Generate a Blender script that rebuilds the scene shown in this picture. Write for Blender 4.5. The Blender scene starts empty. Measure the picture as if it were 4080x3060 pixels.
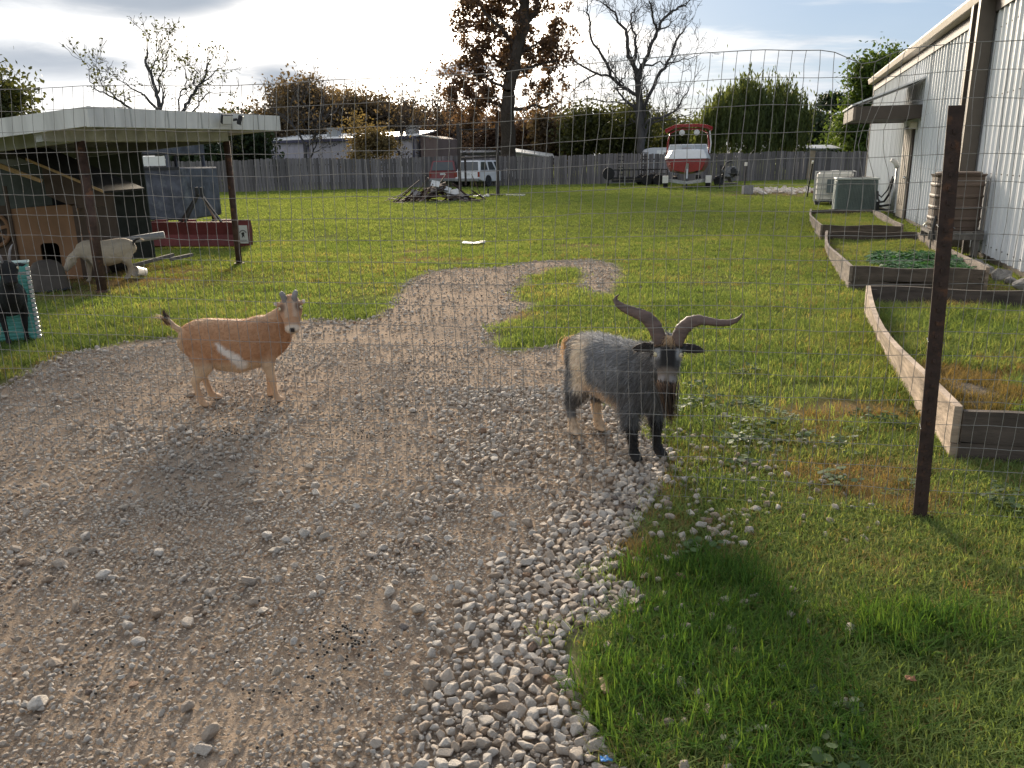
import bpy, bmesh, math, random
import numpy as np
from mathutils import Vector, Matrix, noise

SC = bpy.context.scene
COL = SC.collection
PI = math.pi
R = math.radians

# ------------------------------------------------------------------ camera
CAM_H, PITCH, ROLL, FPX = 1.55, R(15.53), R(0.9), 3200.0      # focal length in pixels of a 4080 px wide frame
_f = Vector((0, math.cos(PITCH), -math.sin(PITCH)))
_u = Vector((0, math.sin(PITCH), math.cos(PITCH)))
_x = Vector((1, 0, 0))
C_R = _x * math.cos(ROLL) - _u * math.sin(ROLL)
C_U = _x * math.sin(ROLL) + _u * math.cos(ROLL)
C_F = _f
cam_d = bpy.data.cameras.new('camera')
cam = bpy.data.objects.new('camera', cam_d)
COL.objects.link(cam)
cam.matrix_world = Matrix(((C_R.x, C_U.x, -C_F.x, 0), (C_R.y, C_U.y, -C_F.y, 0), (C_R.z, C_U.z, -C_F.z, CAM_H), (0, 0, 0, 1)))
cam_d.sensor_width = 36.0
cam_d.lens = 36.0 * FPX / 4080.0
cam_d.clip_start, cam_d.clip_end = 0.05, 2000.0
SC.camera = cam

# ------------------------------------------------------------------ sun, sky, exposure
SUN_EL, SUN_AZ = R(15.5), R(-7.5)                              # azimuth measured from +Y towards +X
SUN_DIR = Vector((math.sin(SUN_AZ) * math.cos(SUN_EL), math.cos(SUN_AZ) * math.cos(SUN_EL), math.sin(SUN_EL)))
sun_d = bpy.data.lights.new('sun', 'SUN')
sun_d.energy, sun_d.angle, sun_d.color = 2.4, R(12.0), (1.0, 0.85, 0.66)
sun = bpy.data.objects.new('sun', sun_d)
COL.objects.link(sun)
sun.rotation_euler = (-SUN_DIR).to_track_quat('-Z', 'Y').to_euler()
SC.view_settings.view_transform = 'Standard'
SC.view_settings.look = 'None'
SC.view_settings.exposure = 1.98
SC.view_settings.gamma = 1.0
SC.view_settings.use_curve_mapping = False
SC.cycles.use_denoising = True
SC.cycles.max_bounces = 4
SC.cycles.diffuse_bounces = 3
SC.cycles.glossy_bounces = 2
SC.cycles.transmission_bounces = 3
SC.cycles.transparent_max_bounces = 8

W = bpy.data.worlds.new('World')
SC.world = W
W.use_nodes = True


class NT:
    """small helper to write node trees"""
    def __init__(s, tree):
        s.t = tree

    def n(s, typ, ins=None, **kw):
        nd = s.t.nodes.new(typ)
        for k, v in kw.items():
            setattr(nd, k, v)
        for k, v in (ins or {}).items():
            if isinstance(v, bpy.types.NodeSocket):
                s.t.links.new(v, nd.inputs[k])
            else:
                nd.inputs[k].default_value = v
        return nd

    def link(s, a, b):
        s.t.links.new(a, b)

    def math(s, op, a, b=0.0, c=None, clamp=False):
        ins = {0: a, 1: b}
        if c is not None:
            ins[2] = c
        return s.n('ShaderNodeMath', ins, operation=op, use_clamp=clamp).outputs[0]

    def ramp(s, fac, stops, interp='LINEAR'):
        nd = s.n('ShaderNodeValToRGB', {0: fac})
        cr = nd.color_ramp
        cr.interpolation = interp
        while len(cr.elements) < len(stops):
            cr.elements.new(0.5)
        for e, (p, c) in zip(cr.elements, stops):
            e.position = p
            e.color = c if len(c) == 4 else (*c, 1)
        return nd.outputs[0]

    def mix(s, fac, a, b, blend='MIX'):
        nd = s.n('ShaderNodeMix', data_type='RGBA', blend_type=blend)
        for sock, v in ((nd.inputs[0], fac), (nd.inputs[6], a), (nd.inputs[7], b)):
            if isinstance(v, bpy.types.NodeSocket):
                s.t.links.new(v, sock)
            else:
                sock.default_value = v if not isinstance(v, tuple) or len(v) == 4 else (*v, 1)
        return nd.outputs[2]

    def noise(s, vec, scale, detail=4.0, rough=0.55, dist=0.0, dims='3D'):
        return s.n('ShaderNodeTexNoise', {'Vector': vec, 'Scale': scale, 'Detail': detail, 'Roughness': rough, 'Distortion': dist}, noise_dimensions=dims).outputs[0]


def build_world():
    t = W.node_tree
    t.nodes.clear()
    T = NT(t)
    sky = T.n('ShaderNodeTexSky', sky_type='NISHITA', sun_disc=False, sun_elevation=SUN_EL, sun_rotation=SUN_AZ, air_density=1.0, dust_density=0.6, ozone_density=2.0)
    g = T.n('ShaderNodeTexCoord').outputs['Generated']
    sp = T.n('ShaderNodeSeparateXYZ', {0: g})
    x, y, z = sp.outputs
    zc = T.math('ADD', T.math('MAXIMUM', z, 0.0), 0.10)
    u, v = T.math('DIVIDE', x, zc), T.math('DIVIDE', y, zc)
    # cloud deck seen in perspective
    uv = T.n('ShaderNodeCombineXYZ', {0: u, 1: v, 2: 3.7}).outputs[0]
    n1 = T.noise(uv, 0.55, 7.0, 0.58, 0.35)
    uv2 = T.n('ShaderNodeCombineXYZ', {0: T.math('MULTIPLY', u, 0.55), 1: T.math('MULTIPLY', v, 1.5), 2: 9.1}).outputs[0]
    n2 = T.noise(uv2, 0.9, 6.0, 0.6, 0.25)
    n3 = T.noise(uv, 1.9, 6.0, 0.6, 0.3)
    # direction to the sun: thin cloud glows there
    dot = T.n('ShaderNodeVectorMath', {0: T.n('ShaderNodeVectorMath', {0: g}, operation='NORMALIZE').outputs[0], 1: tuple(SUN_DIR)}, operation='DOT_PRODUCT').outputs['Value']
    d0 = T.math('MAXIMUM', dot, 0.0)
    glow = T.math('POWER', d0, 60.0)
    glow2 = T.math('POWER', d0, 24.0)
    az = T.math('ARCTAN2', x, y)
    el = T.math('ARCSINE', z)
    wob = T.math('MULTIPLY_ADD', n3, 0.22, -0.11)

    def blob(a, e, ra, re, soft=0.45):
        da = T.math('DIVIDE', T.math('ADD', T.math('SUBTRACT', az, R(a)), T.math('MULTIPLY', wob, 0.7)), R(ra))
        de = T.math('DIVIDE', T.math('ADD', T.math('SUBTRACT', el, R(e)), T.math('MULTIPLY', wob, 0.13)), R(re))
        q = T.math('SQRT', T.math('ADD', T.math('MULTIPLY', da, da), T.math('MULTIPLY', de, de)))
        return T.n('ShaderNodeMapRange', {0: q, 1: 1.0 + soft * 0.5, 2: 1.0 - soft, 3: 0.0, 4: 1.0}, interpolation_type='SMOOTHSTEP').outputs[0]
    dark = blob(-22.5, 11.4, 13, 4.0, 0.5)
    for b in (blob(-29, 6.0, 9, 1.6, 0.9), blob(-14.5, 5.5, 8.5, 1.9, 0.95), blob(-2.5, 6.0, 3, 0.5, 0.8)):
        dark = T.math('MAXIMUM', dark, b)
    # high thin streaks, thicker to the left of the sun, broken with blue to the right
    side = T.n('ShaderNodeMapRange', {0: az, 1: R(-5), 2: R(10), 3: 0.24, 4: -0.045}, interpolation_type='SMOOTHSTEP').outputs[0]
    dens = T.math('ADD', T.math('ADD', T.math('MULTIPLY', n1, 0.35), T.math('MULTIPLY', n2, 0.75)), side)
    mask = T.n('ShaderNodeMapRange', {0: dens, 1: 0.47, 2: 0.59, 3: 0.06, 4: 1.0}, interpolation_type='SMOOTHSTEP').outputs[0]
    low = T.n('ShaderNodeMapRange', {0: el, 1: R(1), 2: R(9), 3: 0.22, 4: 0.0}, interpolation_type='SMOOTHSTEP').outputs[0]
    mask = T.math('ADD', mask, low, clamp=True)
    lit = T.mix(T.n('ShaderNodeMapRange', {0: n3, 1: 0.35, 2: 0.7}).outputs[0], (1.6, 1.8, 2.05), (2.5, 2.55, 2.6))
    lm = T.math('MULTIPLY', T.n('ShaderNodeMapRange', {0: az, 1: R(2), 2: R(-12), 3: 0.0, 4: 0.75}, interpolation_type='SMOOTHSTEP').outputs[0], T.n('ShaderNodeMapRange', {0: y, 1: -0.2, 2: 0.5}, interpolation_type='SMOOTHSTEP').outputs[0])
    lit = T.mix(lm, lit, (3.9, 3.85, 3.75))
    lit = T.mix(T.math('MULTIPLY', glow2, 0.9), lit, (5.2, 5.0, 4.7))
    lit = T.mix(glow, lit, (34.0, 30.0, 25.0))
    cloudy = T.mix(mask, T.mix(0.9, sky.outputs[0], (0.75, 1.0, 1.42)), lit)
    darkcol = T.mix(T.math('MULTIPLY', n1, 1.0), (0.75, 0.92, 1.15), (1.9, 2.0, 2.15))
    col = T.mix(dark, cloudy, darkcol)
    bg = T.n('ShaderNodeBackground', {'Color': col, 'Strength': 0.1})
    out = T.n('ShaderNodeOutputWorld', {0: bg.outputs[0]})


build_world()


# ------------------------------------------------------------------ placing: photo position -> point in the world
def ray(px, py):
    return C_F + C_R * ((px - 2040) / FPX) - C_U * ((py - 1530) / FPX)


def G(px, py, z=0.0):
    d = ray(px, py)
    return Vector((0, 0, CAM_H)) + d * ((z - CAM_H) / d.z)


def AT(px, py, Y):
    d = ray(px, py)
    return Vector((0, 0, CAM_H)) + d * (Y / d.y)


def PX(p):
    q = Vector(p) - Vector((0, 0, CAM_H))
    w = q.dot(C_F)
    return 2040 + FPX * q.dot(C_R) / w, 1530 - FPX * q.dot(C_U) / w, w


# ------------------------------------------------------------------ mesh helpers
def tag(o, label=None, cat=None, group=None, kind=None):
    for k, v in (('label', label), ('category', cat), ('group', group), ('kind', kind)):
        if v:
            o[k] = v
    return o


def empty(name, loc=(0, 0, 0), rz=0.0, label=None, cat=None, group=None):
    o = bpy.data.objects.new(name, None)
    o.empty_display_size = 0.1
    COL.objects.link(o)
    o.location = loc
    o.rotation_euler = (0, 0, rz)
    return tag(o, label, cat, group)


def link_obj(name, me, mat=None, parent=None):
    o = bpy.data.objects.new(name, me)
    COL.objects.link(o)
    if mat is not None and not me.materials:
        me.materials.append(mat)
    if parent is not None:
        o.parent = parent
    return o


def np_mesh(name, V, faces_flat, sizes, smooth=False):
    me = bpy.data.meshes.new(name)
    V = np.asarray(V, dtype=np.float32)
    faces_flat = np.asarray(faces_flat, dtype=np.int32)
    sizes = np.asarray(sizes, dtype=np.int32)
    me.vertices.add(len(V))
    me.vertices.foreach_set('co', V.ravel())
    me.loops.add(len(faces_flat))
    me.loops.foreach_set('vertex_index', faces_flat)
    me.polygons.add(len(sizes))
    st = np.zeros(len(sizes), dtype=np.int32)
    st[1:] = np.cumsum(sizes)[:-1]
    me.polygons.foreach_set('loop_start', st)
    if smooth:
        me.polygons.foreach_set('use_smooth', np.ones(len(sizes), dtype=bool))
    me.update(calc_edges=True)
    return me


class MB:
    def __init__(s):
        s.v, s.f = [], []

    def add(s, vs, fs):
        o = len(s.v)
        s.v += [tuple(p) for p in vs]
        s.f += [tuple(i + o for i in f) for f in fs]
        return s

    def box(s, x0, x1, y0, y1, z0, z1, M=None):
        vs = [Vector((x, y, z)) for z in (z0, z1) for y in (y0, y1) for x in (x0, x1)]
        if M is not None:
            vs = [M @ p for p in vs]
        return s.add(vs, [(0, 2, 3, 1), (4, 5, 7, 6), (0, 1, 5, 4), (1, 3, 7, 5), (3, 2, 6, 7), (2, 0, 4, 6)])

    def bar(s, a, b, w, h, up=(0, 0, 1)):
        a, b = Vector(a), Vector(b)
        d = (b - a).normalized()
        up = Vector(up)
        if abs(d.dot(up)) > 0.98:
            up = Vector((0, 1, 0))
        sx = d.cross(up).normalized() * (w / 2)
        sz = sx.cross(d).normalized() * (h / 2)
        vs = [p + i * sx + j * sz for p in (a, b) for i, j in ((-1, -1), (1, -1), (1, 1), (-1, 1))]
        return s.add(vs, [(0, 1, 2, 3), (7, 6, 5, 4), (0, 4, 5, 1), (1, 5, 6, 2), (2, 6, 7, 3), (3, 7, 4, 0)])

    def tube(s, pts, r, n=8, cap=True, flat=None):
        pts = [Vector(p) for p in pts]
        m = len(pts)
        rr = r if isinstance(r, (list, tuple)) else [r] * m
        vs, fs = [], []
        prev = None
        for i, p in enumerate(pts):
            d = (pts[min(i + 1, m - 1)] - pts[max(i - 1, 0)])
            d = d.normalized() if d.length > 1e-9 else Vector((0, 0, 1))
            if prev is None:
                a = Vector((0, 0, 1)) if abs(d.z) < 0.9 else Vector((0, 1, 0))
                sx = d.cross(a).normalized()
            else:
                sx = (prev - d * prev.dot(d))
                sx = sx.normalized() if sx.length > 1e-6 else d.orthogonal().normalized()
            prev = sx
            sy = d.cross(sx)
            for k in range(n):
                t = 2 * PI * k / n
                vs.append(p + sx * (rr[i] * math.cos(t)) + sy * (rr[i] * math.sin(t)))
        for i in range(m - 1):
            for k in range(n):
                k2 = (k + 1) % n
                fs.append((i * n + k, i * n + k2, (i + 1) * n + k2, (i + 1) * n + k))
        if cap:
            fs.append(tuple(reversed(range(n))))
            fs.append(tuple((m - 1) * n + k for k in range(n)))
        return s.add(vs, fs)

    def lathe(s, prof, c=(0, 0, 0), n=24, M=None):
        vs, fs = [], []
        for r, z in prof:
            for k in range(n):
                t = 2 * PI * k / n
                p = Vector((c[0] + r * math.cos(t), c[1] + r * math.sin(t), c[2] + z))
                vs.append(M @ p if M is not None else p)
        for i in range(len(prof) - 1):
            for k in range(n):
                k2 = (k + 1) % n
                fs.append((i * n + k, i * n + k2, (i + 1) * n + k2, (i + 1) * n + k))
        fs.append(tuple(reversed(range(n))))
        fs.append(tuple((len(prof) - 1) * n + k for k in range(n)))
        return s.add(vs, fs)

    def prism(s, poly, a0, a1, axis='x', M=None):
        """poly: 2D points; extruded along axis between a0 and a1"""
        def pt(p, a):
            v = {'x': Vector((a, p[0], p[1])), 'y': Vector((p[0], a, p[1])), 'z': Vector((p[0], p[1], a))}[axis]
            return M @ v if M is not None else v
        n = len(poly)
        vs = [pt(p, a0) for p in poly] + [pt(p, a1) for p in poly]
        fs = [tuple(range(n)), tuple(reversed(range(n, 2 * n)))]
        fs += [(i, i + n, (i + 1) % n + n, (i + 1) % n) for i in range(n)]
        return s.add(vs, fs)

    def quad(s, a, b, c, d):
        return s.add([a, b, c, d], [(0, 1, 2, 3)])

    def mesh(s, name, smooth=False, bevel=0.0, seg=1):
        me = bpy.data.meshes.new(name)
        me.from_pydata([tuple(p) for p in s.v], [], s.f)
        bm = bmesh.new()
        bm.from_mesh(me)
        bmesh.ops.recalc_face_normals(bm, faces=bm.faces)
        if bevel > 0:
            es = [e for e in bm.edges if len(e.link_faces) == 2 and e.calc_face_angle(0) > 0.6]
            bmesh.ops.bevel(bm, geom=es, offset=bevel, segments=seg, affect='EDGES', clamp_overlap=True)
        if smooth:
            for f in bm.faces:
                f.smooth = True
        bm.to_mesh(me)
        bm.free()
        return me

    def build(s, name, mat, parent=None, smooth=False, bevel=0.0, seg=1):
        return link_obj(name, s.mesh(name, smooth, bevel, seg), mat, parent)


def copy_tree(o, parent=None):
    c = o.copy()
    COL.objects.link(c)
    c.parent = parent
    for ch in o.children:
        copy_tree(ch, c)
    return c


# ------------------------------------------------------------------ materials
MATS = {}


def pmat(name, col, rough=0.7, metal=0.0, var=0.25, scale=6.0, bump=0.0, bscale=40.0, col2=None, streak=None, spec=0.4, detail=5.0, trans=0.0, attr=None, island=0.0, coat=0.0, rust=None):
    """principled material whose colour wanders by noise; streak: (sx,sy,sz) stretches that noise"""
    m = bpy.data.materials.new(name)
    m.use_nodes = True
    T = NT(m.node_tree)
    b = m.node_tree.nodes['Principled BSDF']
    tc = T.n('ShaderNodeTexCoord').outputs['Object']
    vec = tc
    if streak:
        vec = T.n('ShaderNodeVectorMath', {0: tc, 1: streak}, operation='MULTIPLY').outputs[0]
    n = T.noise(vec, scale, detail, 0.6)
    c2 = col2 if col2 else tuple(c * (1 - var) for c in col)
    c1 = col if col2 else tuple(min(1, c * (1 + var * 0.6)) for c in col)
    fac = T.n('ShaderNodeMapRange', {0: n, 1: 0.32, 2: 0.68}).outputs[0]
    cc = T.mix(fac, c2, c1)
    if attr:
        a = T.n('ShaderNodeAttribute', attribute_name=attr)
        cc = T.mix(fac, T.mix(1.0, a.outputs[0], (1 - var,) * 3, 'MULTIPLY'), a.outputs[0])
    if rust:
        rn = T.noise(tc, rust[1], 6.0, 0.65)
        cc = T.mix(T.n('ShaderNodeMapRange', {0: rn, 1: rust[2], 2: rust[2] + 0.1}).outputs[0], cc, rust[0])
    if island:
        gi = T.n('ShaderNodeNewGeometry').outputs['Random Per Island']
        oi = T.n('ShaderNodeObjectInfo').outputs['Random']
        q = T.math('FRACT', T.math('ADD', gi, oi))
        k = T.math('MULTIPLY_ADD', q, 2 * island, 1 - island)
        cc = T.mix(1.0, cc, T.n('ShaderNodeCombineColor', {0: k, 1: k, 2: k}).outputs[0], 'MULTIPLY')
    T.link(cc, b.inputs['Base Color'])
    b.inputs['Roughness'].default_value = rough
    b.inputs['Metallic'].default_value = metal
    b.inputs['Specular IOR Level'].default_value = spec
    if coat:
        b.inputs['Coat Weight'].default_value = coat
    if bump:
        bn = T.noise(vec if streak else tc, bscale, 4.0, 0.6)
        bp = T.n('ShaderNodeBump', {'Strength': 1.0, 'Distance': bump, 'Height': bn})
        T.link(bp.outputs[0], b.inputs['Normal'])
    if trans:
        tr = T.n('ShaderNodeBsdfTranslucent', {'Color': cc})
        if isinstance(trans, tuple):
            T.link(T.mix(1.0, cc, trans[1], 'MULTIPLY'), tr.inputs[0])
        mx = T.n('ShaderNodeMixShader', {0: trans[0] if isinstance(trans, tuple) else trans, 1: b.outputs[0], 2: tr.outputs[0]})
        T.link(mx.outputs[0], m.node_tree.nodes['Material Output'].inputs[0])
    MATS[name] = m
    return m


def glass_mat(name, col=(0.02, 0.025, 0.03), rough=0.08):
    m = bpy.data.materials.new(name)
    m.use_nodes = True
    b = m.node_tree.nodes['Principled BSDF']
    b.inputs['Base Color'].default_value = (*col, 1)
    b.inputs['Roughness'].default_value = rough
    b.inputs['Specular IOR Level'].default_value = 0.6
    return m


# ------------------------------------------------------------------ scattering with instances
def scatter(name, pts, rots, scls, pick, protos, parent=None):
    N = len(pts)
    me = bpy.data.meshes.new(name)
    me.vertices.add(N)
    me.vertices.foreach_set('co', np.asarray(pts, dtype=np.float32).ravel())
    a = me.attributes.new('rot', 'FLOAT_VECTOR', 'POINT')
    a.data.foreach_set('vector', np.asarray(rots, dtype=np.float32).ravel())
    a = me.attributes.new('scl', 'FLOAT_VECTOR', 'POINT')
    s = np.asarray(scls, dtype=np.float32)
    if s.ndim == 1:
        s = np.repeat(s[:, None], 3, 1)
    a.data.foreach_set('vector', s.ravel())
    a = me.attributes.new('pick', 'INT', 'POINT')
    uniq = sorted(set(protos), key=lambda q: q.name)
    order = np.array([uniq.index(q) for q in protos], dtype=np.int32)
    a.data.foreach_set('value', order[np.asarray(pick, dtype=np.int32)])
    o = bpy.data.objects.new(name, me)
    COL.objects.link(o)
    if parent is not None:
        o.parent = parent
    pc = bpy.data.collections.new(name + '_kinds')
    for p in uniq:
        pc.objects.link(p)
    ng = bpy.data.node_groups.new(name, 'GeometryNodeTree')
    ng.interface.new_socket('Geometry', in_out='INPUT', socket_type='NodeSocketGeometry')
    ng.interface.new_socket('Geometry', in_out='OUTPUT', socket_type='NodeSocketGeometry')
    T = NT(ng)
    gi = T.n('NodeGroupInput')
    go = T.n('NodeGroupOutput')
    ci = T.n('GeometryNodeCollectionInfo', {'Collection': pc, 'Separate Children': True, 'Reset Children': True})
    ar = T.n('GeometryNodeInputNamedAttribute', {'Name': 'rot'}, data_type='FLOAT_VECTOR')
    as_ = T.n('GeometryNodeInputNamedAttribute', {'Name': 'scl'}, data_type='FLOAT_VECTOR')
    ap = T.n('GeometryNodeInputNamedAttribute', {'Name': 'pick'}, data_type='INT')
    er = T.n('FunctionNodeEulerToRotation', {0: ar.outputs[0]})
    ip = T.n('GeometryNodeInstanceOnPoints', {'Points': gi.outputs[0], 'Instance': ci.outputs[0], 'Pick Instance': True, 'Instance Index': ap.outputs[0], 'Rotation': er.outputs[0], 'Scale': as_.outputs[0]})
    T.link(ip.outputs[0], go.inputs[0])
    md = o.modifiers.new('scatter', 'NODES')
    md.node_group = ng
    return o


def fbm(x, y, s, seed=0.0):
    return noise.noise(Vector((x * s + seed, y * s - seed, seed * 1.7))) + 0.5 * noise.noise(Vector((x * s * 2.1 - seed, y * s * 2.1 + seed, 5.3 + seed)))
# ================================================================== the ground
random.seed(7)
rng = np.random.default_rng(7)
WROT = R(-17.6)                      # the yard's buildings and beds all stand turned by this much
WA = Vector((6.61, 10.29, 0))        # a point at the foot of the metal building's long wall
EX, EY = Vector((math.cos(WROT), math.sin(WROT), 0)), Vector((-math.sin(WROT), math.cos(WROT), 0))


def WL(x, y, z=0.0):
    """metal building frame (x into the building, y along the wall, away from the camera) -> world"""
    return WA + EX * x + EY * y + Vector((0, 0, z))


def poly_px(pts):
    return [G(*p) for p in pts]


# outline of the gravel, read off the ground
GRAVEL_PX = [(-700, 1640), (0, 1535), (230, 1412), (480, 1362), (640, 1345), (860, 1318), (1180, 1265), (1400, 1272), (1500, 1262), (1560, 1200), (1620, 1125), (1700, 1078), (1850, 1066), (2000, 1062),
             (2130, 1040), (2350, 1030), (2440, 1050), (2480, 1090), (2455, 1125), (2420, 1168), (2330, 1170), (2300, 1140), (2330, 1095), (2290, 1060), (2180, 1072), (2110, 1105), (2060, 1148), (2045, 1192), (2135, 1212), (2110, 1235), (2030, 1255),
             (1985, 1300), (1965, 1365), (2010, 1402), (2110, 1392), (2250, 1366), (2330, 1370), (2390, 1500), (2440, 1610), (2570, 1690), (2660, 1800), (2650, 1900), (2590, 2010), (2540, 2090), (2450, 2210), (2400, 2290),
             (2570, 2360), (2470, 2450), (2240, 2530), (2270, 2680), (2310, 2810), (2420, 2950), (2470, 3060)]
gp = [(p.x, p.y) for p in poly_px(GRAVEL_PX)] + [(0.55, 1.0), (0.6, -3.0), (-6.0, -3.0), (-6.5, 5.0)]
# beyond the frame on the left the drive goes on
gp[0] = (-6.5, 5.6)
GP = np.array(gp)


def in_poly(x, y, P=GP):
    inside = np.zeros(np.shape(x), dtype=bool)
    n = len(P)
    j = n - 1
    for i in range(n):
        xi, yi = P[i]
        xj, yj = P[j]
        c = ((yi > y) != (yj > y)) & (x < (xj - xi) * (y - yi) / (yj - yi + 1e-12) + xi)
        inside ^= c
        j = i
    return inside


def dist_poly(x, y, P=GP):
    d = np.full(np.shape(x), 1e9)
    n = len(P)
    for i in range(n):
        a, b = P[i], P[(i + 1) % n]
        ab = b - a
        t = np.clip(((x - a[0]) * ab[0] + (y - a[1]) * ab[1]) / (ab @ ab + 1e-12), 0, 1)
        d = np.minimum(d, np.hypot(x - (a[0] + t * ab[0]), y - (a[1] + t * ab[1])))
    return d


# numpy value noise for thousands of points
def vnoise(x, y, seed=0):
    r = np.random.default_rng(seed)
    tab = r.random((256, 256))
    xi, yi = np.floor(x).astype(int), np.floor(y).astype(int)
    fx, fy = x - xi, y - yi
    fx, fy = fx * fx * (3 - 2 * fx), fy * fy * (3 - 2 * fy)
    g = lambda a, b: tab[a % 256, b % 256]
    return (g(xi, yi) * (1 - fx) + g(xi + 1, yi) * fx) * (1 - fy) + (g(xi, yi + 1) * (1 - fx) + g(xi + 1, yi + 1) * fx) * fy


def vfbm(x, y, s, seed=0, oct=3):
    a, t, v = 1.0, 0.0, 0.0
    for k in range(oct):
        v = v + a * vnoise(x * s, y * s, seed + k)
        t += a
        a *= 0.5
        s *= 2.1
    return v / t


# bare or worn places in the grass: px, py of the middle, half width, half depth in metres
BARE = [(3380, 1640, .55, .35), (3250, 1720, .5, .3), (3330, 1870, .45, .22), (3120, 1800, .3, .2), (1720, 1030, .6, .5), (1860, 1035, .4, .35), (1650, 1000, .5, .4), (3350, 1010, .5, .8), (2370, 975, .9, .4), (3690, 2020, .25, .2), (3450, 1960, .3, .15),
        (450, 1125, 1.5, .6), (620, 1112, .9, .35), (250, 1130, 2.0, 1.1), (330, 1090, 2.0, 1.2), (3150, 770, 5, 3.5), (1700, 800, 2.6, 1.2), (3750, 1090, .8, 1.2), (2050, 1255, .4, .4), (2500, 2080, .25, .15), (2620, 2200, .3, .15), (2600, 1930, .2, .12)]
BARE_W = [(*G(a, b).xy, c, d) for a, b, c, d in BARE]


def bareness(x, y):
    v = np.zeros(np.shape(x))
    w = vfbm(x, y, 2.2, 31)
    for cx, cy, a, b in BARE_W:
        q = np.sqrt(((x - cx) / a) ** 2 + ((y - cy) / b) ** 2) + (w - 0.5) * 1.3
        v = np.maximum(v, np.clip(1.25 - q, 0, 1))
    return v


# --- ground sheet: fine near the camera, reaching the horizon; colour by stain maps stored on its points
def ground_sheet():
    xs = np.unique(np.concatenate([np.linspace(-600, -60, 10), np.linspace(-60, -8, 60), np.linspace(-8, 8, 260), np.linspace(8, 60, 60), np.linspace(60, 600, 10)]))
    ys = np.unique(np.concatenate([np.linspace(-200, -5, 8), np.linspace(-5, 0.8, 20), np.linspace(0.8, 16, 260), np.linspace(16, 70, 110), np.linspace(70, 900, 14)]))
    X, Y = np.meshgrid(xs, ys)
    x, y = X.ravel(), Y.ravel()
    near = np.clip(1 - (y - 10) / 20, 0, 1) * np.clip((14 - np.abs(x)) / 6, 0, 1)
    z = ((vfbm(x, y, 1.7, 3) - 0.5) * 0.035) * near
    V = np.stack([x, y, z - 0.012], 1)
    nx, ny = len(xs), len(ys)
    i = (np.arange(ny - 1)[:, None] * nx + np.arange(nx - 1)[None, :]).ravel()
    F = np.stack([i, i + 1, i + nx + 1, i + nx], 1).ravel()
    me = np_mesh('ground', V, F, np.full(len(i), 4), True)
    a = me.attributes.new('bare', 'FLOAT', 'POINT')
    a.data.foreach_set('value', bareness(x, y).astype(np.float32))
    ins = in_poly(x, y)
    d = dist_poly(x, y)
    g = np.clip(np.where(ins, 0.5 + d / 0.16, 0.5 - d / 0.16) + (vfbm(x, y, 9, 12) - 0.5) * 0.9, 0, 1)
    a = me.attributes.new('dirt', 'FLOAT', 'POINT')
    a.data.foreach_set('value', g.astype(np.float32))
    return me


def ground_mat():
    m = bpy.data.materials.new('lawn_soil_and_gravel_dirt')
    m.use_nodes = True
    T = NT(m.node_tree)
    b = m.node_tree.nodes['Principled BSDF']
    p = T.n('ShaderNodeTexCoord').outputs['Object']
    n_big = T.noise(p, 0.35, 5, 0.6)
    n_mid = T.noise(p, 3.0, 6, 0.65)
    n_fine = T.noise(p, 55.0, 6, 0.7)
    n_grain = T.noise(p, 180.0, 4, 0.7)
    green = T.mix(T.n('ShaderNodeMapRange', {0: n_mid, 1: .35, 2: .65}).outputs[0], (0.085, 0.10, 0.03), (0.15, 0.165, 0.055))
    green = T.mix(T.n('ShaderNodeMapRange', {0: n_big, 1: .42, 2: .62}).outputs[0], green, (0.135, 0.165, 0.045))
    green = T.mix(T.n('ShaderNodeMapRange', {0: n_fine, 1: .5, 2: .75}).outputs[0], green, (0.12, 0.095, 0.05))
    worn = T.mix(T.n('ShaderNodeMapRange', {0: n_fine, 1: .35, 2: .7}).outputs[0], (0.17, 0.105, 0.062), (0.29, 0.20, 0.12))
    bare = T.n('ShaderNodeAttribute', attribute_name='bare').outputs['Fac']
    grass = T.mix(T.math('MULTIPLY', bare, 0.8), green, worn)
    dirt = T.mix(T.n('ShaderNodeMapRange', {0: n_mid, 1: .34, 2: .66}).outputs[0], (0.235, 0.175, 0.13), (0.36, 0.27, 0.195))
    dirt = T.mix(T.n('ShaderNodeMapRange', {0: n_grain, 1: .42, 2: .7}).outputs[0], dirt, (0.45, 0.37, 0.29))
    dirt = T.mix(T.n('ShaderNodeMapRange', {0: n_fine, 1: .6, 2: .8}).outputs[0], dirt, (0.14, 0.105, 0.08))
    wet = T.n('ShaderNodeMapRange', {0: T.noise(p, 0.9, 3, 0.5), 1: .52, 2: .66}).outputs[0]
    dirt = T.mix(T.math('MULTIPLY', wet, 0.5), dirt, (0.19, 0.16, 0.135))
    col = T.mix(T.n('ShaderNodeAttribute', attribute_name='dirt').outputs['Fac'], grass, dirt)
    T.link(col, b.inputs['Base Color'])
    b.inputs['Roughness'].default_value = 1.0
    b.inputs['Specular IOR Level'].default_value = 0.0
    h = T.math('ADD', T.math('MULTIPLY', n_fine, 1.0), T.math('MULTIPLY', n_grain, 0.5))
    bp = T.n('ShaderNodeBump', {'Strength': 0.9, 'Distance': 0.012, 'Height': h})
    T.link(bp.outputs[0], b.inputs['Normal'])
    return m


M_GROUND = ground_mat()
ground = link_obj('ground', ground_sheet(), M_GROUND)
tag(ground, 'grassy yard with a dirt and gravel drive through it', None, None, 'structure')

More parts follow.
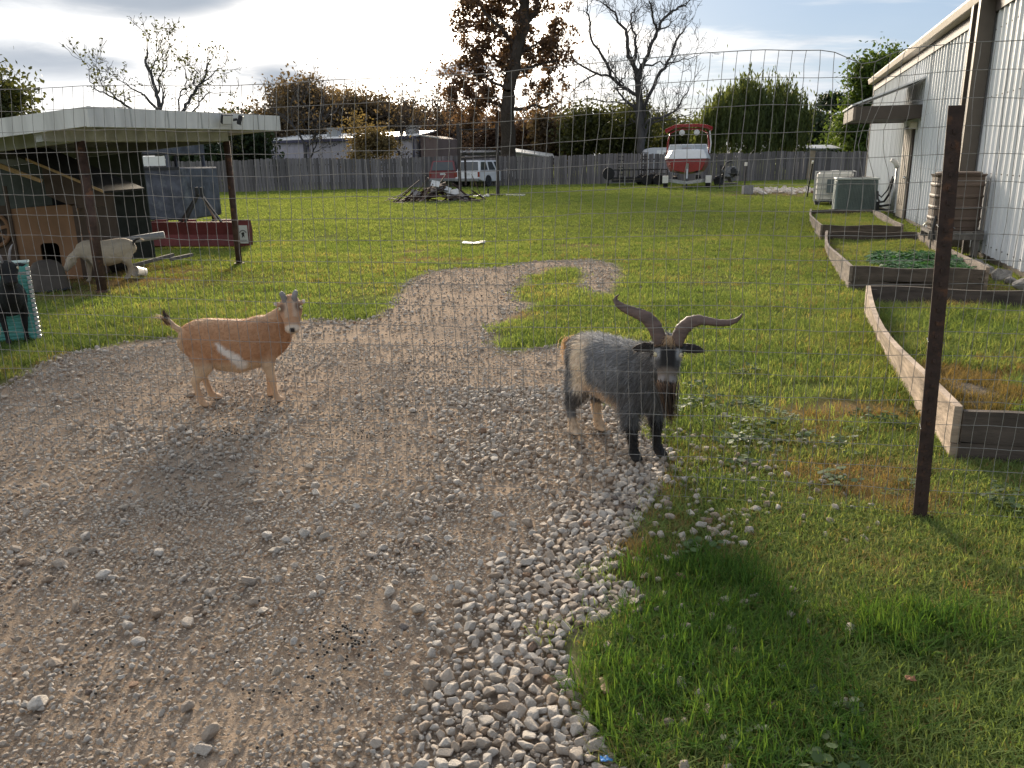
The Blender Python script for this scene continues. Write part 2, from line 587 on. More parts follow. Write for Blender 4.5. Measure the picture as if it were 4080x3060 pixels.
# ------------------------------------------------------------------ stones
def stone_mesh(i):
    r = random.Random(100 + i)
    # crushed stone: the hull of a few points thrown at an ellipsoid
    bm = bmesh.new()
    sx, sy, sz = r.uniform(0.5, .66), r.uniform(0.38, 0.52), r.uniform(0.27, 0.40)
    for k in range(r.randint(15, 22)):
        d = Vector((r.gauss(0, 1), r.gauss(0, 1), r.gauss(0, 1))).normalized() * r.uniform(.84, 1.0)
        bm.verts.new((d.x * sx, d.y * sy, d.z * sz))
    h = bmesh.ops.convex_hull(bm, input=bm.verts)
    bmesh.ops.delete(bm, geom=[g for g in h['geom_interior'] if isinstance(g, bmesh.types.BMVert)], context='VERTS')
    es = [e for e in bm.edges if e.is_manifold and e.calc_face_angle(0) > .5]
    bmesh.ops.bevel(bm, geom=es, offset=.035, segments=1, affect='EDGES', clamp_overlap=True)
    me = bpy.data.meshes.new('stone')
    bm.to_mesh(me)
    bm.free()
    for p in me.polygons:
        p.use_smooth = False
    return me


def stone_mat():
    m = bpy.data.materials.new('crushed_limestone')
    m.use_nodes = True
    T = NT(m.node_tree)
    b = m.node_tree.nodes['Principled BSDF']
    p = T.n('ShaderNodeTexCoord').outputs['Object']
    q = T.n('ShaderNodeObjectInfo').outputs['Random']
    base = T.ramp(q, [(0.0, (0.38, 0.29, 0.215)), (0.10, (0.49, 0.40, 0.315)), (0.35, (0.56, 0.48, 0.40)), (0.6, (0.64, 0.575, 0.50)), (0.85, (0.70, 0.645, 0.575)), (0.965, (0.46, 0.39, 0.31)), (0.985, (0.34, 0.20, 0.12)), (1.0, (0.22, 0.2, 0.19))])
    pv = T.n('ShaderNodeVectorMath', {0: p, 1: T.n('ShaderNodeCombineXYZ', {0: T.math('MULTIPLY', q, 40.0)}).outputs[0]}, operation='ADD').outputs[0]
    n = T.noise(pv, 5.0, 6, 0.7)
    c = T.mix(T.n('ShaderNodeMapRange', {0: n, 1: .4, 2: .75, 3: 0.0, 4: 0.55}).outputs[0], base, (0.36, 0.285, 0.215))
    T.link(c, b.inputs['Base Color'])
    b.inputs['Roughness'].default_value = 0.85
    b.inputs['Specular IOR Level'].default_value = 0.25
    bp = T.n('ShaderNodeBump', {'Strength': 0.7, 'Distance': 0.06, 'Height': T.noise(pv, 9.0, 5, 0.7)})
    T.link(bp.outputs[0], b.inputs['Normal'])
    return m


M_STONE = stone_mat()
STONES = [stone_mesh(i) for i in range(20)]
for me in STONES:
    me.materials.append(M_STONE)
stone_protos = [bpy.data.objects.new('stone_kind', me) for me in STONES]

# where the coarse stones lie thickest: along the right margin, across the back left and on the bends
def coarse(x, y):
    d = dist_poly(x, y)
    right = np.clip(1.15 - d / np.clip(0.92 - 0.17 * y, .26, .8), 0, 1) * (x > -0.9) * (y < 5.6)
    back = np.clip(1.2 - d / 0.75, 0, 1) * (x < -1.1) * (y > 4.4) * (y < 8.5)
    top = np.clip(1.1 - d / 0.35, 0, 1) * (y > 5.5) * 0.8
    loop = ((x > 1.0) & (y > 10.5)) * 0.8
    v = np.maximum(np.maximum(right, back), np.maximum(top, loop))
    return np.clip(v + (vfbm(x, y, 1.3, 55) - 0.5) * 0.8, 0, 1)


def stones():
    P, S, isbig = [], [], []

    def drop(n, x0, x1, y0, y1, s0, s1, test, power=1.0):
        x, y = rng.uniform(x0, x1, n), rng.uniform(y0, y1, n)
        keep = test(x, y)
        x, y = x[keep], y[keep]
        s = s0 + (s1 - s0) * rng.random(len(x)) ** power
        P.append(np.stack([x, y], 1))
        S.append(s)
    I = lambda x, y: in_poly(x, y)
    vis = lambda x, y: np.abs(x) < 0.72 * (y + 0.25) + 0.8
    # coarse layer
    drop(60000, -0.5, 1.5, 1.0, 5.5, 0.013, 0.050, lambda x, y: I(x, y) & vis(x, y) & (rng.random(len(x)) < coarse(x, y) ** .9), 1.7)
    drop(60000, -3.2, 1.5, 1.0, 5.5, 0.020, 0.056, lambda x, y: I(x, y) & vis(x, y) & (rng.random(len(x)) < coarse(x, y) ** 1.3 * 0.95), 2.0)
    drop(26000, -6.0, 3.0, 5.0, 14.0, 0.022, 0.055, lambda x, y: I(x, y) & vis(x, y) & (rng.random(len(x)) < 0.025 + coarse(x, y) * 0.6), 1.8)
    drop(2600, -2.5, 1.5, 1.0, 5.5, 0.022, 0.070, lambda x, y: I(x, y) & vis(x, y) & (rng.random(len(x)) < 0.4), 3.4)
    drop(19000, -3.5, 1.5, 1.0, 5.5, 0.014, 0.032, lambda x, y: I(x, y) & vis(x, y) & (rng.random(len(x)) < 0.15 + 0.9 * (vfbm(x, y, 1.5, 66) - .3)), 1.6)
    # pebbles bedded in the dirt
    drop(130000, -3.4, 1.4, 1.0, 3.6, 0.005, 0.021, lambda x, y: I(x, y) & vis(x, y) & (rng.random(len(x)) < 0.25 + 0.8 * vfbm(x, y, 2.4, 8)), 2.2)
    drop(60000, -4.2, 1.7, 3.4, 7.0, 0.009, 0.030, lambda x, y: I(x, y) & vis(x, y) & (rng.random(len(x)) < 0.2 + 0.7 * vfbm(x, y, 2.0, 8)), 2.0)
    drop(9000, -2.5, 2.2, 7.0, 13.2, 0.012, 0.035, lambda x, y: I(x, y) & vis(x, y), 1.8)
    # strays lying in the grass beside the drive
    drop(3600, 0.3, 1.9, 1.2, 4.6, 0.024, 0.052, lambda x, y: (~I(x, y)) & vis(x, y) & (dist_poly(x, y) < 0.75) & (rng.random(len(x)) < 0.55 * np.exp(-dist_poly(x, y) / 0.24)), 1.4)
    drop(1500, 0.6, 1.7, 3.0, 4.8, 0.026, 0.052, lambda x, y: (~I(x, y)) & (rng.random(len(x)) < 0.36 * np.exp(-dist_poly(x, y) / 0.6)), 1.4)
    drop(1200, -4.5, 2.4, 5.0, 10.5, 0.025, 0.05, lambda x, y: (~I(x, y)) & (rng.random(len(x)) < 0.5 * np.exp(-dist_poly(x, y) / 0.16)), 1.4)
    p, s = np.concatenate(P), np.concatenate(S)
    # stones do not share a place: drop the smaller of any two that crowd each other
    order = np.argsort(-s)
    p, s = p[order], s[order]
    cell = 0.05
    grid = {}
    keep = np.zeros(len(p), dtype=bool)
    for i in range(len(p)):
        x, y, r = p[i, 0], p[i, 1], s[i]
        cx, cy = int(x // cell), int(y // cell)
        ok = True
        for a in (-1, 0, 1):
            for b in (-1, 0, 1):
                for j in grid.get((cx + a, cy + b), ()):
                    if (p[j, 0] - x) ** 2 + (p[j, 1] - y) ** 2 < (0.34 * (s[j] + r)) ** 2:
                        ok = False
                        break
                if not ok:
                    break
            if not ok:
                break
        if ok:
            keep[i] = True
            grid.setdefault((cx, cy), []).append(i)
    p, s = p[keep], s[keep]
    N = len(p)
    inside = in_poly(p[:, 0], p[:, 1])
    lift = np.where(inside, 0.12, 0.30)
    pos = np.stack([p[:, 0], p[:, 1], s * lift], 1)
    rot = np.stack([rng.normal(0, 0.25, N), rng.normal(0, 0.25, N), rng.uniform(0, 2 * PI, N)], 1)
    pick = rng.integers(0, len(STONES), N)
    show = s / np.hypot(pos[:, 0], pos[:, 1] + 0.2)
    show[(np.abs(pos[:, 0]) > 0.63 * (pos[:, 1] + 0.3)) | (pos[:, 1] < 1.85)] = 0
    top = np.argsort(-show)[:290]
    gravel = empty('gravel', (0, 0, 0))
    gravel['kind'] = 'structure'
    gravel['label'] = 'pale crushed stone spread over the dirt drive'
    for i in top:
        o = bpy.data.objects.new('stone', STONES[pick[i]])
        COL.objects.link(o)
        o.parent = gravel
        o.location, o.rotation_euler, o.scale = pos[i], rot[i], (s[i],) * 3
    rest = np.ones(N, dtype=bool)
    rest[top] = False
    g = scatter('loose_gravel', pos[rest], rot[rest], s[rest], pick[rest], stone_protos, gravel)
    g['kind'] = 'stuff'
    print('stones', N)


stones()

# goat droppings: small dark pellets lying in loose patches on the dirt
def droppings():
    bm = bmesh.new()
    bmesh.ops.create_icosphere(bm, subdivisions=1, radius=0.5)
    me = bpy.data.meshes.new('pellet')
    bm.to_mesh(me)
    bm.free()
    me.materials.append(pmat('dung', (0.025, 0.02, 0.016), 0.7))
    for p in me.polygons:
        p.use_smooth = True
    pts = []
    for px, py, n, sx, sy in [(1350, 2560, 55, .09, .05), (1270, 2740, 24, .10, .06), (930, 1720, 60, .12, .06), (990, 1640, 60, .2, .08), (1450, 1735, 40, .12, .06), (700, 2700, 25, .35, .25), (300, 2600, 30, .5, .3), (1500, 1640, 40, .3, .15), (900, 1560, 40, .3, .1)]:
        c = G(px, py)
        for k in range(n):
            pts.append((c.x + rng.normal(0, sx), c.y + rng.normal(0, sy), 0.005))
    N = len(pts)
    o = scatter('droppings', pts, np.stack([rng.uniform(0, 3, N), rng.uniform(0, 3, N), rng.uniform(0, 6, N)], 1), np.stack([rng.uniform(.010, .015, N), rng.uniform(.008, .011, N), rng.uniform(.008, .011, N)], 1), np.zeros(N, int), [bpy.data.objects.new('pellet_kind', me)])
    tag(o, 'small dark goat pellets scattered on the gravel', 'droppings', None, 'stuff')


droppings()


# ------------------------------------------------------------------ grass
def grass_mat(name, stops, trans=0.45):
    m = bpy.data.materials.new(name)
    m.use_nodes = True
    T = NT(m.node_tree)
    b = m.node_tree.nodes['Principled BSDF']
    q = T.n('ShaderNodeObjectInfo').outputs['Random']
    isl = T.n('ShaderNodeNewGeometry').outputs['Random Per Island']
    pos = T.n('ShaderNodeNewGeometry').outputs['Position']
    n = T.noise(pos, 0.8, 4, 0.6)
    f = T.math('ADD', T.math('ADD', T.math('MULTIPLY', q, 0.4), T.math('MULTIPLY', isl, 0.35)), T.math('MULTIPLY_ADD', n, 1.1, -0.42), clamp=True)
    c = T.ramp(f, stops)
    T.link(c, b.inputs['Base Color'])
    b.inputs['Roughness'].default_value = 0.7
    b.inputs['Specular IOR Level'].default_value = 0.0
    tr = T.n('ShaderNodeBsdfTranslucent', {'Color': T.mix(1.0, c, (1.6, 1.45, 0.7), 'MULTIPLY')})
    mx = T.n('ShaderNodeMixShader', {0: trans, 1: b.outputs[0], 2: tr.outputs[0]})
    T.link(mx.outputs[0], m.node_tree.nodes['Material Output'].inputs[0])
    return m


M_GRASS = grass_mat('grass_blades', [(0.0, (0.072, 0.115, 0.042)), (0.28, (0.122, 0.183, 0.06)), (0.52, (0.178, 0.24, 0.082)), (0.75, (0.24, 0.27, 0.108)), (0.90, (0.32, 0.27, 0.125)), (1.0, (0.34, 0.28, 0.15))])
M_LUSH_SHADE = grass_mat('lush_shade_grass', [(0.0, (0.04, 0.095, 0.025)), (0.45, (0.065, 0.13, 0.03)), (0.8, (0.10, 0.165, 0.035)), (1.0, (0.17, 0.2, 0.06))])  # darker green that also holds the buck's cast shadow
M_DRY = grass_mat('dry_grass', [(0.0, (0.12, 0.13, 0.035)), (0.4, (0.21, 0.16, 0.07)), (0.8, (0.30, 0.21, 0.10)), (1.0, (0.38, 0.30, 0.17))], 0.3)
M_FARGRASS = grass_mat('far_grass', [(0.0, (0.088, 0.126, 0.044)), (0.4, (0.148, 0.20, 0.066)), (0.8, (0.21, 0.25, 0.09)), (1.0, (0.235, 0.255, 0.10))], .4)
M_CLOVER = pmat('clover_leaf', (0.075, 0.125, 0.04), 0.6, var=.4, island=.35, trans=(.35, (1.3, 1.3, .7)))


def tuft(n, h0, h1, w, spread, lean, segs, mat, seed):
    r = random.Random(seed)
    vs, fs = [], []
    for k in range(n):
        a = r.uniform(0, 2 * PI)
        rad = spread * math.sqrt(r.random())
        bx, by = rad * math.cos(a), rad * math.sin(a)
        h = r.uniform(h0, h1)
        d = r.uniform(0, 2 * PI)
        L = r.uniform(0.15, 1.0) * lean
        ww = w * r.uniform(0.7, 1.2)
        sx, sy = -math.sin(d) * ww / 2, math.cos(d) * ww / 2
        tw = r.uniform(-0.6, 0.6)
        o = len(vs)
        for s in range(segs):
            t = s / segs
            k1 = 1 - t * 0.55
            cx, cy, cz = bx + math.cos(d) * L * h * t * t, by + math.sin(d) * L * h * t * t, h * (t - 0.25 * L * t * t)
            vs += [(cx - sx * k1, cy - sy * k1, cz), (cx + sx * k1, cy + sy * k1, cz)]
        vs.append((bx + math.cos(d) * L * h, by + math.sin(d) * L * h, h * (1 - 0.25 * L)))
        for s in range(segs - 1):
            fs.append((o + 2 * s, o + 2 * s + 1, o + 2 * s + 3, o + 2 * s + 2))
        fs.append((o + 2 * segs - 2, o + 2 * segs - 1, o + 2 * segs))
    me = bpy.data.meshes.new('grass_tuft')
    me.from_pydata(vs, [], fs)
    me.materials.append(mat)
    return bpy.data.objects.new('grass_tuft', me)


def clover(n, seed):
    r = random.Random(seed)
    vs, fs = [], []
    for k in range(n):
        a, rad = r.uniform(0, 2 * PI), 0.055 * math.sqrt(r.random())
        x, y, z = rad * math.cos(a), rad * math.sin(a), r.uniform(0.012, 0.035)
        q = r.uniform(0.006, 0.012)
        t, e = r.uniform(0, 6), r.uniform(-.5, .5)
        o = len(vs)
        for j in range(6):
            b = t + j * PI / 3
            vs.append((x + q * math.cos(b), y + q * math.sin(b), z + q * math.cos(b) * e))
        fs.append(tuple(range(o, o + 6)))
    me = bpy.data.meshes.new('clover')
    me.from_pydata(vs, [], fs)
    me.materials.append(M_CLOVER)
    return bpy.data.objects.new('clover_patch', me)


LUSH_SHADE_PX = [(2900, 2500, .34, .28), (3000, 2800, .35, .3), (2640, 2750, .3, .2), (2800, 2300, .25, .2), (2350, 2880, .16, .1), (3600, 2500, .4, .15), (2330, 3010, .2, .1)]  # patches of taller grass, painted darker where the buck's shadow falls
LUSH_SHADE_W = [(*G(a, b).xy, c, d) for a, b, c, d in LUSH_SHADE_PX]
# the footprints of the raised beds keep the lawn out
BEDS = [(-2.18, -0.10, -7.31, -3.00), (-2.20, -0.75, -1.37, 3.45), (-2.20, -0.78, 5.00, 9.80)]


def in_beds(x, y, pad=0.0):
    dx, dy = x - WA.x, y - WA.y
    lx, ly = dx * EX.x + dy * EX.y, dx * EY.x + dy * EY.y
    v = lx > 0.0
    for a, b, c, d in BEDS:
        v |= (lx > a - pad) & (lx < b + pad) & (ly > c - pad) & (ly < d + pad)
    return v


def lush_shade(x, y):
    v = np.zeros(np.shape(x))
    for cx, cy, a, b in LUSH_SHADE_W:
        v = np.maximum(v, np.clip(1.3 - np.sqrt(((x - cx) / a) ** 2 + ((y - cy) / b) ** 2), 0, 1))
    return v


def lawn():
    protos, P, Rr, S, K = [], [], [], [], []

    def put(objs, n, x0, x1, y0, y1, dens, s0, s1, tall=None):
        k0 = len(protos)
        protos.extend(objs)
        x, y = rng.uniform(x0, x1, n), rng.uniform(y0, y1, n)
        keep = (np.abs(x) < 0.70 * (y + 0.2) + 1.0) & (~in_beds(x, y, 0.03))
        x, y = x[keep], y[keep]
        keep = rng.random(len(x)) < dens(x, y)
        x, y = x[keep], y[keep]
        m = len(x)
        s = rng.uniform(s0, s1, m)
        s3 = np.stack([s, s, s * (tall(x, y) if tall else 1.0)], 1)
        P.append(np.stack([x, y, np.zeros(m) - 0.004], 1))
        Rr.append(np.stack([rng.normal(0, .08, m), rng.normal(0, .08, m), rng.uniform(0, 2 * PI, m)], 1))
        S.append(s3)
        K.append(k0 + rng.integers(0, len(objs), m))

    def lawn_d(x, y):
        ins = in_poly(x, y)
        d = dist_poly(x, y)
        sd = np.where(ins, -d, d) + (vfbm(x, y, 3.2, 71) - .5) * .30 + (vfbm(x, y, 14, 73) - .5) * .16
        edge = np.clip(sd / 0.16 + 0.15, 0, 1)
        edge = edge * (1 - 0.93 * bareness(x, y))
        return edge * np.clip(0.05 + 1.5 * vfbm(x, y, 2.3, 22), 0, 1)
    hgt = lambda x, y: 0.55 + 0.9 * vfbm(x, y, 1.1, 44)
    near = [tuft(15, .014, .046, .0036, .05, 1.5, 3, M_GRASS, s) for s in range(5)]
    lush_shady = [tuft(13, .04, .105, .0046, .045, 1.2, 4, M_LUSH_SHADE, 40 + s) for s in range(4)]
    dry = [tuft(12, .015, .05, .0035, .05, 1.5, 2, M_DRY, 60 + s) for s in range(4)]
    mid = [tuft(26, .018, .045, .007, .12, 1.3, 2, M_GRASS, 80 + s) for s in range(5)]
    far = [tuft(60, .02, .05, .02, .36, 1.1, 1, M_FARGRASS, 90 + s) for s in range(4)]
    put(near, 24000, 0.0, 3.2, 1.0, 4.6, lambda x, y: lawn_d(x, y) * 1.0, .8, 1.35, hgt)
    put(lush_shady, 6000, 0.0, 2.6, 1.0, 3.6, lambda x, y: (~in_poly(x, y)) * lush_shade(x, y) * 1.0, .75, 1.2)
    put(lush_shady, 260, -0.7, 1.2, 1.4, 2.6, lambda x, y: np.clip(1 - dist_poly(x, y) / 0.12, 0, 1) * (vfbm(x, y, 4, 5) > .5), .4, .8)
    put(dry, 9000, 0.0, 3.2, 1.0, 4.8, lambda x, y: (~in_poly(x, y)) * np.clip(0.14 + 0.8 * bareness(x, y) + 0.25 * (vfbm(x, y, 1.9, 77) > .56), 0, 1), .8, 1.3)
    put(near, 16000, -5.5, 4.2, 4.4, 9.0, lawn_d, 1.2, 1.9, hgt)
    put(mid, 21000, -9.0, 9.0, 6.5, 17.0, lawn_d, .9, 1.4, hgt)
    put(dry, 5000, -7.0, 7.0, 4.6, 14.0, lambda x, y: (~in_poly(x, y)) * np.clip(0.12 + 0.8 * bareness(x, y) + 0.3 * (vfbm(x, y, .9, 78) > .58), 0, 1), 1.2, 2.0)
    put(far, 26000, -30, 24, 16.0, 57.0, lambda x, y: np.clip(.35 + 1.1 * vfbm(x, y, .5, 23), 0, 1) * (1 - 0.95 * bareness(x, y)), .8, 1.5, hgt)
    put([clover(26, s) for s in range(3)], 1300, 0.6, 3.4, 1.4, 7.0, lambda x, y: (~in_poly(x, y)) * np.clip((vfbm(x, y, 1.7, 91) - .58) * 6, 0, 1) * (dist_poly(x, y) > .25), .8, 1.6)
    o = scatter('grass', np.concatenate(P), np.concatenate(Rr), np.concatenate(S), np.concatenate(K), protos)
    tag(o, 'short patchy green lawn around the gravel drive', 'grass', None, 'stuff')
    print('grass', sum(len(p) for p in P))


lawn()
# ================================================================== wooden privacy fence along the back
M_PICKET = pmat('weathered_cedar', (0.155, 0.14, 0.14), 0.9, var=.35, scale=3.0, streak=(6, 6, .7), bump=.004, bscale=20, island=.38)
M_WOOD_NEW = pmat('new_pine', (0.46, 0.30, 0.15), 0.75, var=.2, scale=5, streak=(6, 6, .7), island=.1)
M_RUSTY = pmat('rusted_pipe', (0.085, 0.048, 0.038), 0.8, var=.45, scale=9, bump=.002, bscale=60, rust=((0.19, 0.085, 0.045), 7, .56))
M_BLACKMETAL = pmat('black_steel', (0.022, 0.022, 0.025), 0.55, var=.3, scale=8)
M_GALV = pmat('galvanised_steel', (0.36, 0.37, 0.38), 0.42, metal=.7, var=.2, scale=12)
M_RUBBER = pmat('tyre_rubber', (0.02, 0.02, 0.021), 0.85, var=.2)


def wood_fence():
    root = empty('wooden_fence', (0, 50, 0), 0, 'long weathered grey picket fence closing off the back of the yard', 'fence')
    r = random.Random(3)
    path = [G(330, 775), G(650, 771), G(1030, 765), G(1700, 748), G(2350, 735), G(3000, 722), G(3300, 716), G(3560, 712)]
    for p in path:
        p.z = 0
    pts = []
    tot = sum((path[i + 1] - path[i]).length for i in range(len(path) - 1))
    n = 292
    step = tot / n
    i, acc = 0, 0.0
    seg = (path[1] - path[0]).length
    for k in range(n + 1):
        s = k * step
        while s > acc + seg and i < len(path) - 2:
            acc += seg
            i += 1
            seg = (path[i + 1] - path[i]).length
        t = min(1, (s - acc) / seg)
        pts.append((path[i].lerp(path[i + 1], t), (path[i + 1] - path[i]).normalized()))
    base = Vector((0, 50, 0))
    var = []
    for v in range(6):
        w = step * (0.93, 0.88, 0.96, 0.9, 0.94, 0.86)[v]
        mb = MB()
        c = 0.025
        mb.prism([(-w / 2, 0), (w / 2, 0), (w / 2, 1 - c), (w / 2 - c, 1), (-w / 2 + c, 1), (-w / 2, 1 - c)], -.009, .009, 'y')
        me = mb.mesh('picket')
        me.materials.append(M_PICKET)
        var.append(me)
    for k in range(n):
        p, d = pts[k]
        q = p.lerp(pts[k + 1][0], .5) - base
        nrm = Vector((d.y, -d.x, 0))
        o = bpy.data.objects.new('picket', r.choice(var))
        COL.objects.link(o)
        o.parent = root
        h = 1.83 + r.uniform(-.03, .03) + .05 * math.sin(k * .11) + (-.10 if 232 < k < 240 else 0)
        o.location = q + nrm * r.uniform(-.006, .006) + Vector((0, 0, .02))
        o.rotation_euler = (r.uniform(-.012, .012), r.gauss(0, .008), math.atan2(d.y, d.x))
        o.scale = (1, 1, h)
    for z in (.4, 1.5):
        mb = MB()
        for a, b in zip(path[:-1], path[1:]):
            d = (b - a).normalized()
            nn = Vector((-d.y, d.x, 0)) * .04
            mb.bar(a - base + nn + Vector((0, 0, z)), b - base + nn + Vector((0, 0, z)), .04, .09)
        mb.build('rail', M_PICKET, root)
    for k in range(0, n, 14):
        p, d = pts[k]
        nn = Vector((-d.y, d.x, 0)) * .11
        MB().box(-.05, .05, -.05, .05, 0, 1.75).build('post', M_PICKET, root).location = p - base + nn
    # one fresh brace board leaning on the right end
    mb = MB()
    a = AT(3222, 712, 54.4) - base
    b = AT(3240, 600, 54.4) - base
    mb.bar(a, b, .34, .04, up=(0, 1, 0))
    o = mb.build('new_board', pmat('tan_board', (0.24, 0.19, 0.13), .85, var=.2), root)
    o['label'] = 'newer tan board nailed over the grey pickets'


wood_fence()

# ================================================================== long metal building on the right
M_PANEL = pmat('white_steel_siding', (0.61, 0.63, 0.65), 0.42, var=.14, scale=2.5, streak=(1, 2.5, .18), spec=.5, island=.05)
M_TRIM = pmat('brown_steel_trim', (0.06, 0.047, 0.038), 0.5, var=.15, scale=4)
M_TRIM_TAN = pmat('tan_steel_trim', (0.42, 0.36, 0.29), 0.5, var=.1, scale=4)
M_DARKBROWN = pmat('dark_brown_paint', (0.055, 0.042, 0.036), .6, var=.2)


def metal_building():
    root = empty('metal_building', WA, WROT, 'long white ribbed metal building with brown trim along the yard', 'building')
    H, y0, y1 = 3.9, -3.2, 19.6
    # ribbed panels, one mesh shared
    pw, ribs = 0.914, 3
    prof = []
    for k in range(ribs):
        a = k * pw / ribs
        q = pw / ribs
        prof += [(a, 0), (a + q * .18, 0), (a + q * .21, -.006), (a + q * .26, -.006), (a + q * .29, 0), (a + q * .45, 0), (a + q * .48, -.006), (a + q * .53, -.006), (a + q * .56, 0), (a + q * .76, 0), (a + q * .83, -.032), (a + q * .94, -.032)]
    prof.append((pw, 0))
    vs, fs = [], []
    for y, x in prof:
        vs += [(x, y, 0.06), (x, y, H)]
    m = len(prof)
    for i in range(m - 1):
        fs.append((2 * i, 2 * i + 1, 2 * i + 3, 2 * i + 2))
    me = bpy.data.meshes.new('wall_panel')
    me.from_pydata(vs, [], fs)
    me.materials.append(M_PANEL)
    n = int(round((y1 - y0) / pw))
    for k in range(n):
        o = bpy.data.objects.new('wall_panel', me)
        COL.objects.link(o)
        o.parent = root
        o.location = (0, y0 + k * pw, 0)
    # screws in rows
    mb = MB()
    r = random.Random(4)
    for k in range(n * 3):
        for z in (.2, 1.25, 2.4, 3.4):
            y = y0 + k * pw / 3 + .13
            mb.box(-.012, .004, y - .008, y + .008, z - .008, z + .008)
    mb.build('screw_row', M_TRIM, root)
    # shell behind the panels
    MB().box(.06, 9.0, y0, y0 + n * pw - .05, 0, H - .05).build('core_wall', M_PANEL, root)
    e = y0 + n * pw
    # far and near corner trims, base trim, eave gutter
    MB().box(-.05, .10, e, e + .14, 0, H - .1).build('corner_trim', M_TRIM, root, bevel=.01)
    MB().box(-.035, .02, y0, e, 0.0, .07).build('base_trim', M_TRIM, root)
    MB().box(-.055, .02, y0, e, H - .24, H - .02).build('eave_trim', M_DARKBROWN, root)
    g = MB()
    g.prism([(-.22, H - .02), (-.06, H - .04), (-.06, H + .14), (-.25, H + .14), (-.25, H + .10)], y0, e + .15, 'y')
    g.build('gutter', M_TRIM_TAN, root, bevel=.008)
    rf = MB()
    rf.prism([(-.12, H + .143), (4.6, H + .72), (9.1, H + .143), (9.1, H + .10), (4.6, H + .68), (-.12, H + .10)], y0 - .1, e + .1, 'y')
    rf.build('roof', M_PANEL, root)
    # two downpipes side by side
    for i, (yy, dep, wid) in enumerate(((3.35, .26, .18), (3.95, .24, .18))):
        p = MB()
        p.box(-dep, -.034, yy, yy + wid, .05, H - .03)
        d = p.build('downpipe', M_TRIM if i else pmat('taupe_paint', (.095, .08, .066), .55, var=.1), root, bevel=.01)
        e2 = MB()
        e2.box(-dep - .006, -dep - .001, yy + .0, yy + .05, .05, H - .03)
        e2.build('sunlit_edge', M_TRIM_TAN, d)  # sunlit side face of the pipe, painted as a tan strip
    # door with narrow panes
    dr = empty('door', (0, 0, 0))
    dr.parent = root
    MB().box(-.07, -.034, 9.93, 11.27, 0.0, 2.22).build('door_frame', M_DARKBROWN, dr)
    MB().box(-.10, -.071, 10.03, 11.17, .05, 2.14).build('door_leaf', pmat('tan_door', (.30, .26, .21), .55, var=.12, scale=3), dr, bevel=.006)
    for yy in (10.22, 10.50, 10.82):
        MB().box(-.106, -.1005, yy, yy + .09, .35, 2.0).build('door_slot', M_DARKBROWN, dr)
    MB().lathe([(.0, 0), (.03, .01), (.035, .04), (.0, .06)], n=10, M=Matrix.Translation((-.10, 10.1, 1.02)) @ Matrix.Rotation(-PI / 2, 4, 'Y')).build('door_knob', pmat('chrome', (.7, .7, .7), .2, metal=1), dr, smooth=True)
    # awning box over the door
    aw = empty('awning', (0, 0, 0))
    aw.parent = root
    MB().box(-1.42, -.034, 9.3, 9.36, 2.34, 2.64).build('fascia', M_TRIM, aw)
    MB().box(-1.48, -1.421, 9.3, 12.0, 2.34, 2.64).build('fascia', pmat('sunlit_brown_trim', (.15, .12, .098), .5, var=.15), aw)  # lighter copy of the brown trim: sunlight on this face put into colour
    MB().box(-1.42, -.034, 11.94, 12.0, 2.34, 2.64).build('fascia', M_TRIM, aw)
    MB().box(-1.42, -.034, 9.361, 11.939, 2.36, 2.40).build('soffit', M_DARKBROWN, aw)
    MB().prism([(-1.52, 2.645), (-.034, 3.20), (-.034, 3.24), (-1.52, 2.685)], 9.25, 12.05, 'y').build('awning_roof', M_PANEL, aw)
    # lamp above the door, meter pipe and conduit
    l = MB()
    l.box(-.20, -.036, 9.62, 9.80, 2.12, 2.28)
    l.build('door_lamp', pmat('lamp_glass', (.55, .5, .36), .4, var=.1), root, bevel=.02)
    c = MB()
    c.tube([(-.09, 11.75, .1), (-.09, 11.75, 1.25)], .035, 8)
    c.tube([(-.09, 12.15, .1), (-.09, 12.15, .8)], .02, 8)
    c.build('conduit', M_GALV, root, smooth=True)
    c = MB()
    c.tube([(-.09, 11.75, 1.24), (-.14, 11.75, 1.36), (-.26, 11.75, 1.42)], [.06, .065, .05], 10)
    c.build('pipe_elbow', pmat('white_pvc', (.72, .72, .7), .4, var=.08), root, smooth=True)
    c = MB()
    c.tube([(-.14, 11.9, .95), (-.2, 11.9, .55), (-.3, 11.95, .36), (-.38, 12.1, .34), (-.42, 12.3, .42), (-.42, 12.5, .6)], .028, 8)
    c.tube([(-.12, 12.2, 1.0), (-.2, 12.25, .65), (-.32, 12.4, .45), (-.42, 12.5, .55)], .018, 8)
    c.build('cable_loop', M_RUBBER, root, smooth=True)


metal_building()

# ================================================================== raised beds
M_BED = pmat('weathered_bed_board', (0.39, 0.30, 0.225), 0.9, var=.55, scale=4.0, streak=(1.0, 1.0, 5.0), bump=.004, bscale=25)
M_BEDSHADE = pmat('shaded_bed_board', (0.085, 0.066, 0.053), 0.85, var=.5, scale=3.0, streak=(1, 1, 5), bump=.003, bscale=25)  # end boards: shade on the faces turned from the sun, put into the colour
M_BEDGREY = pmat('grey_bed_board', (0.20, 0.16, 0.13), 0.9, var=.5, scale=4.0, streak=(1.0, 1.0, 5.0), bump=.004, bscale=25)
M_SOIL = pmat('bed_soil', (0.10, 0.075, 0.05), 0.95, var=.5, scale=12, bump=.02, bscale=30)


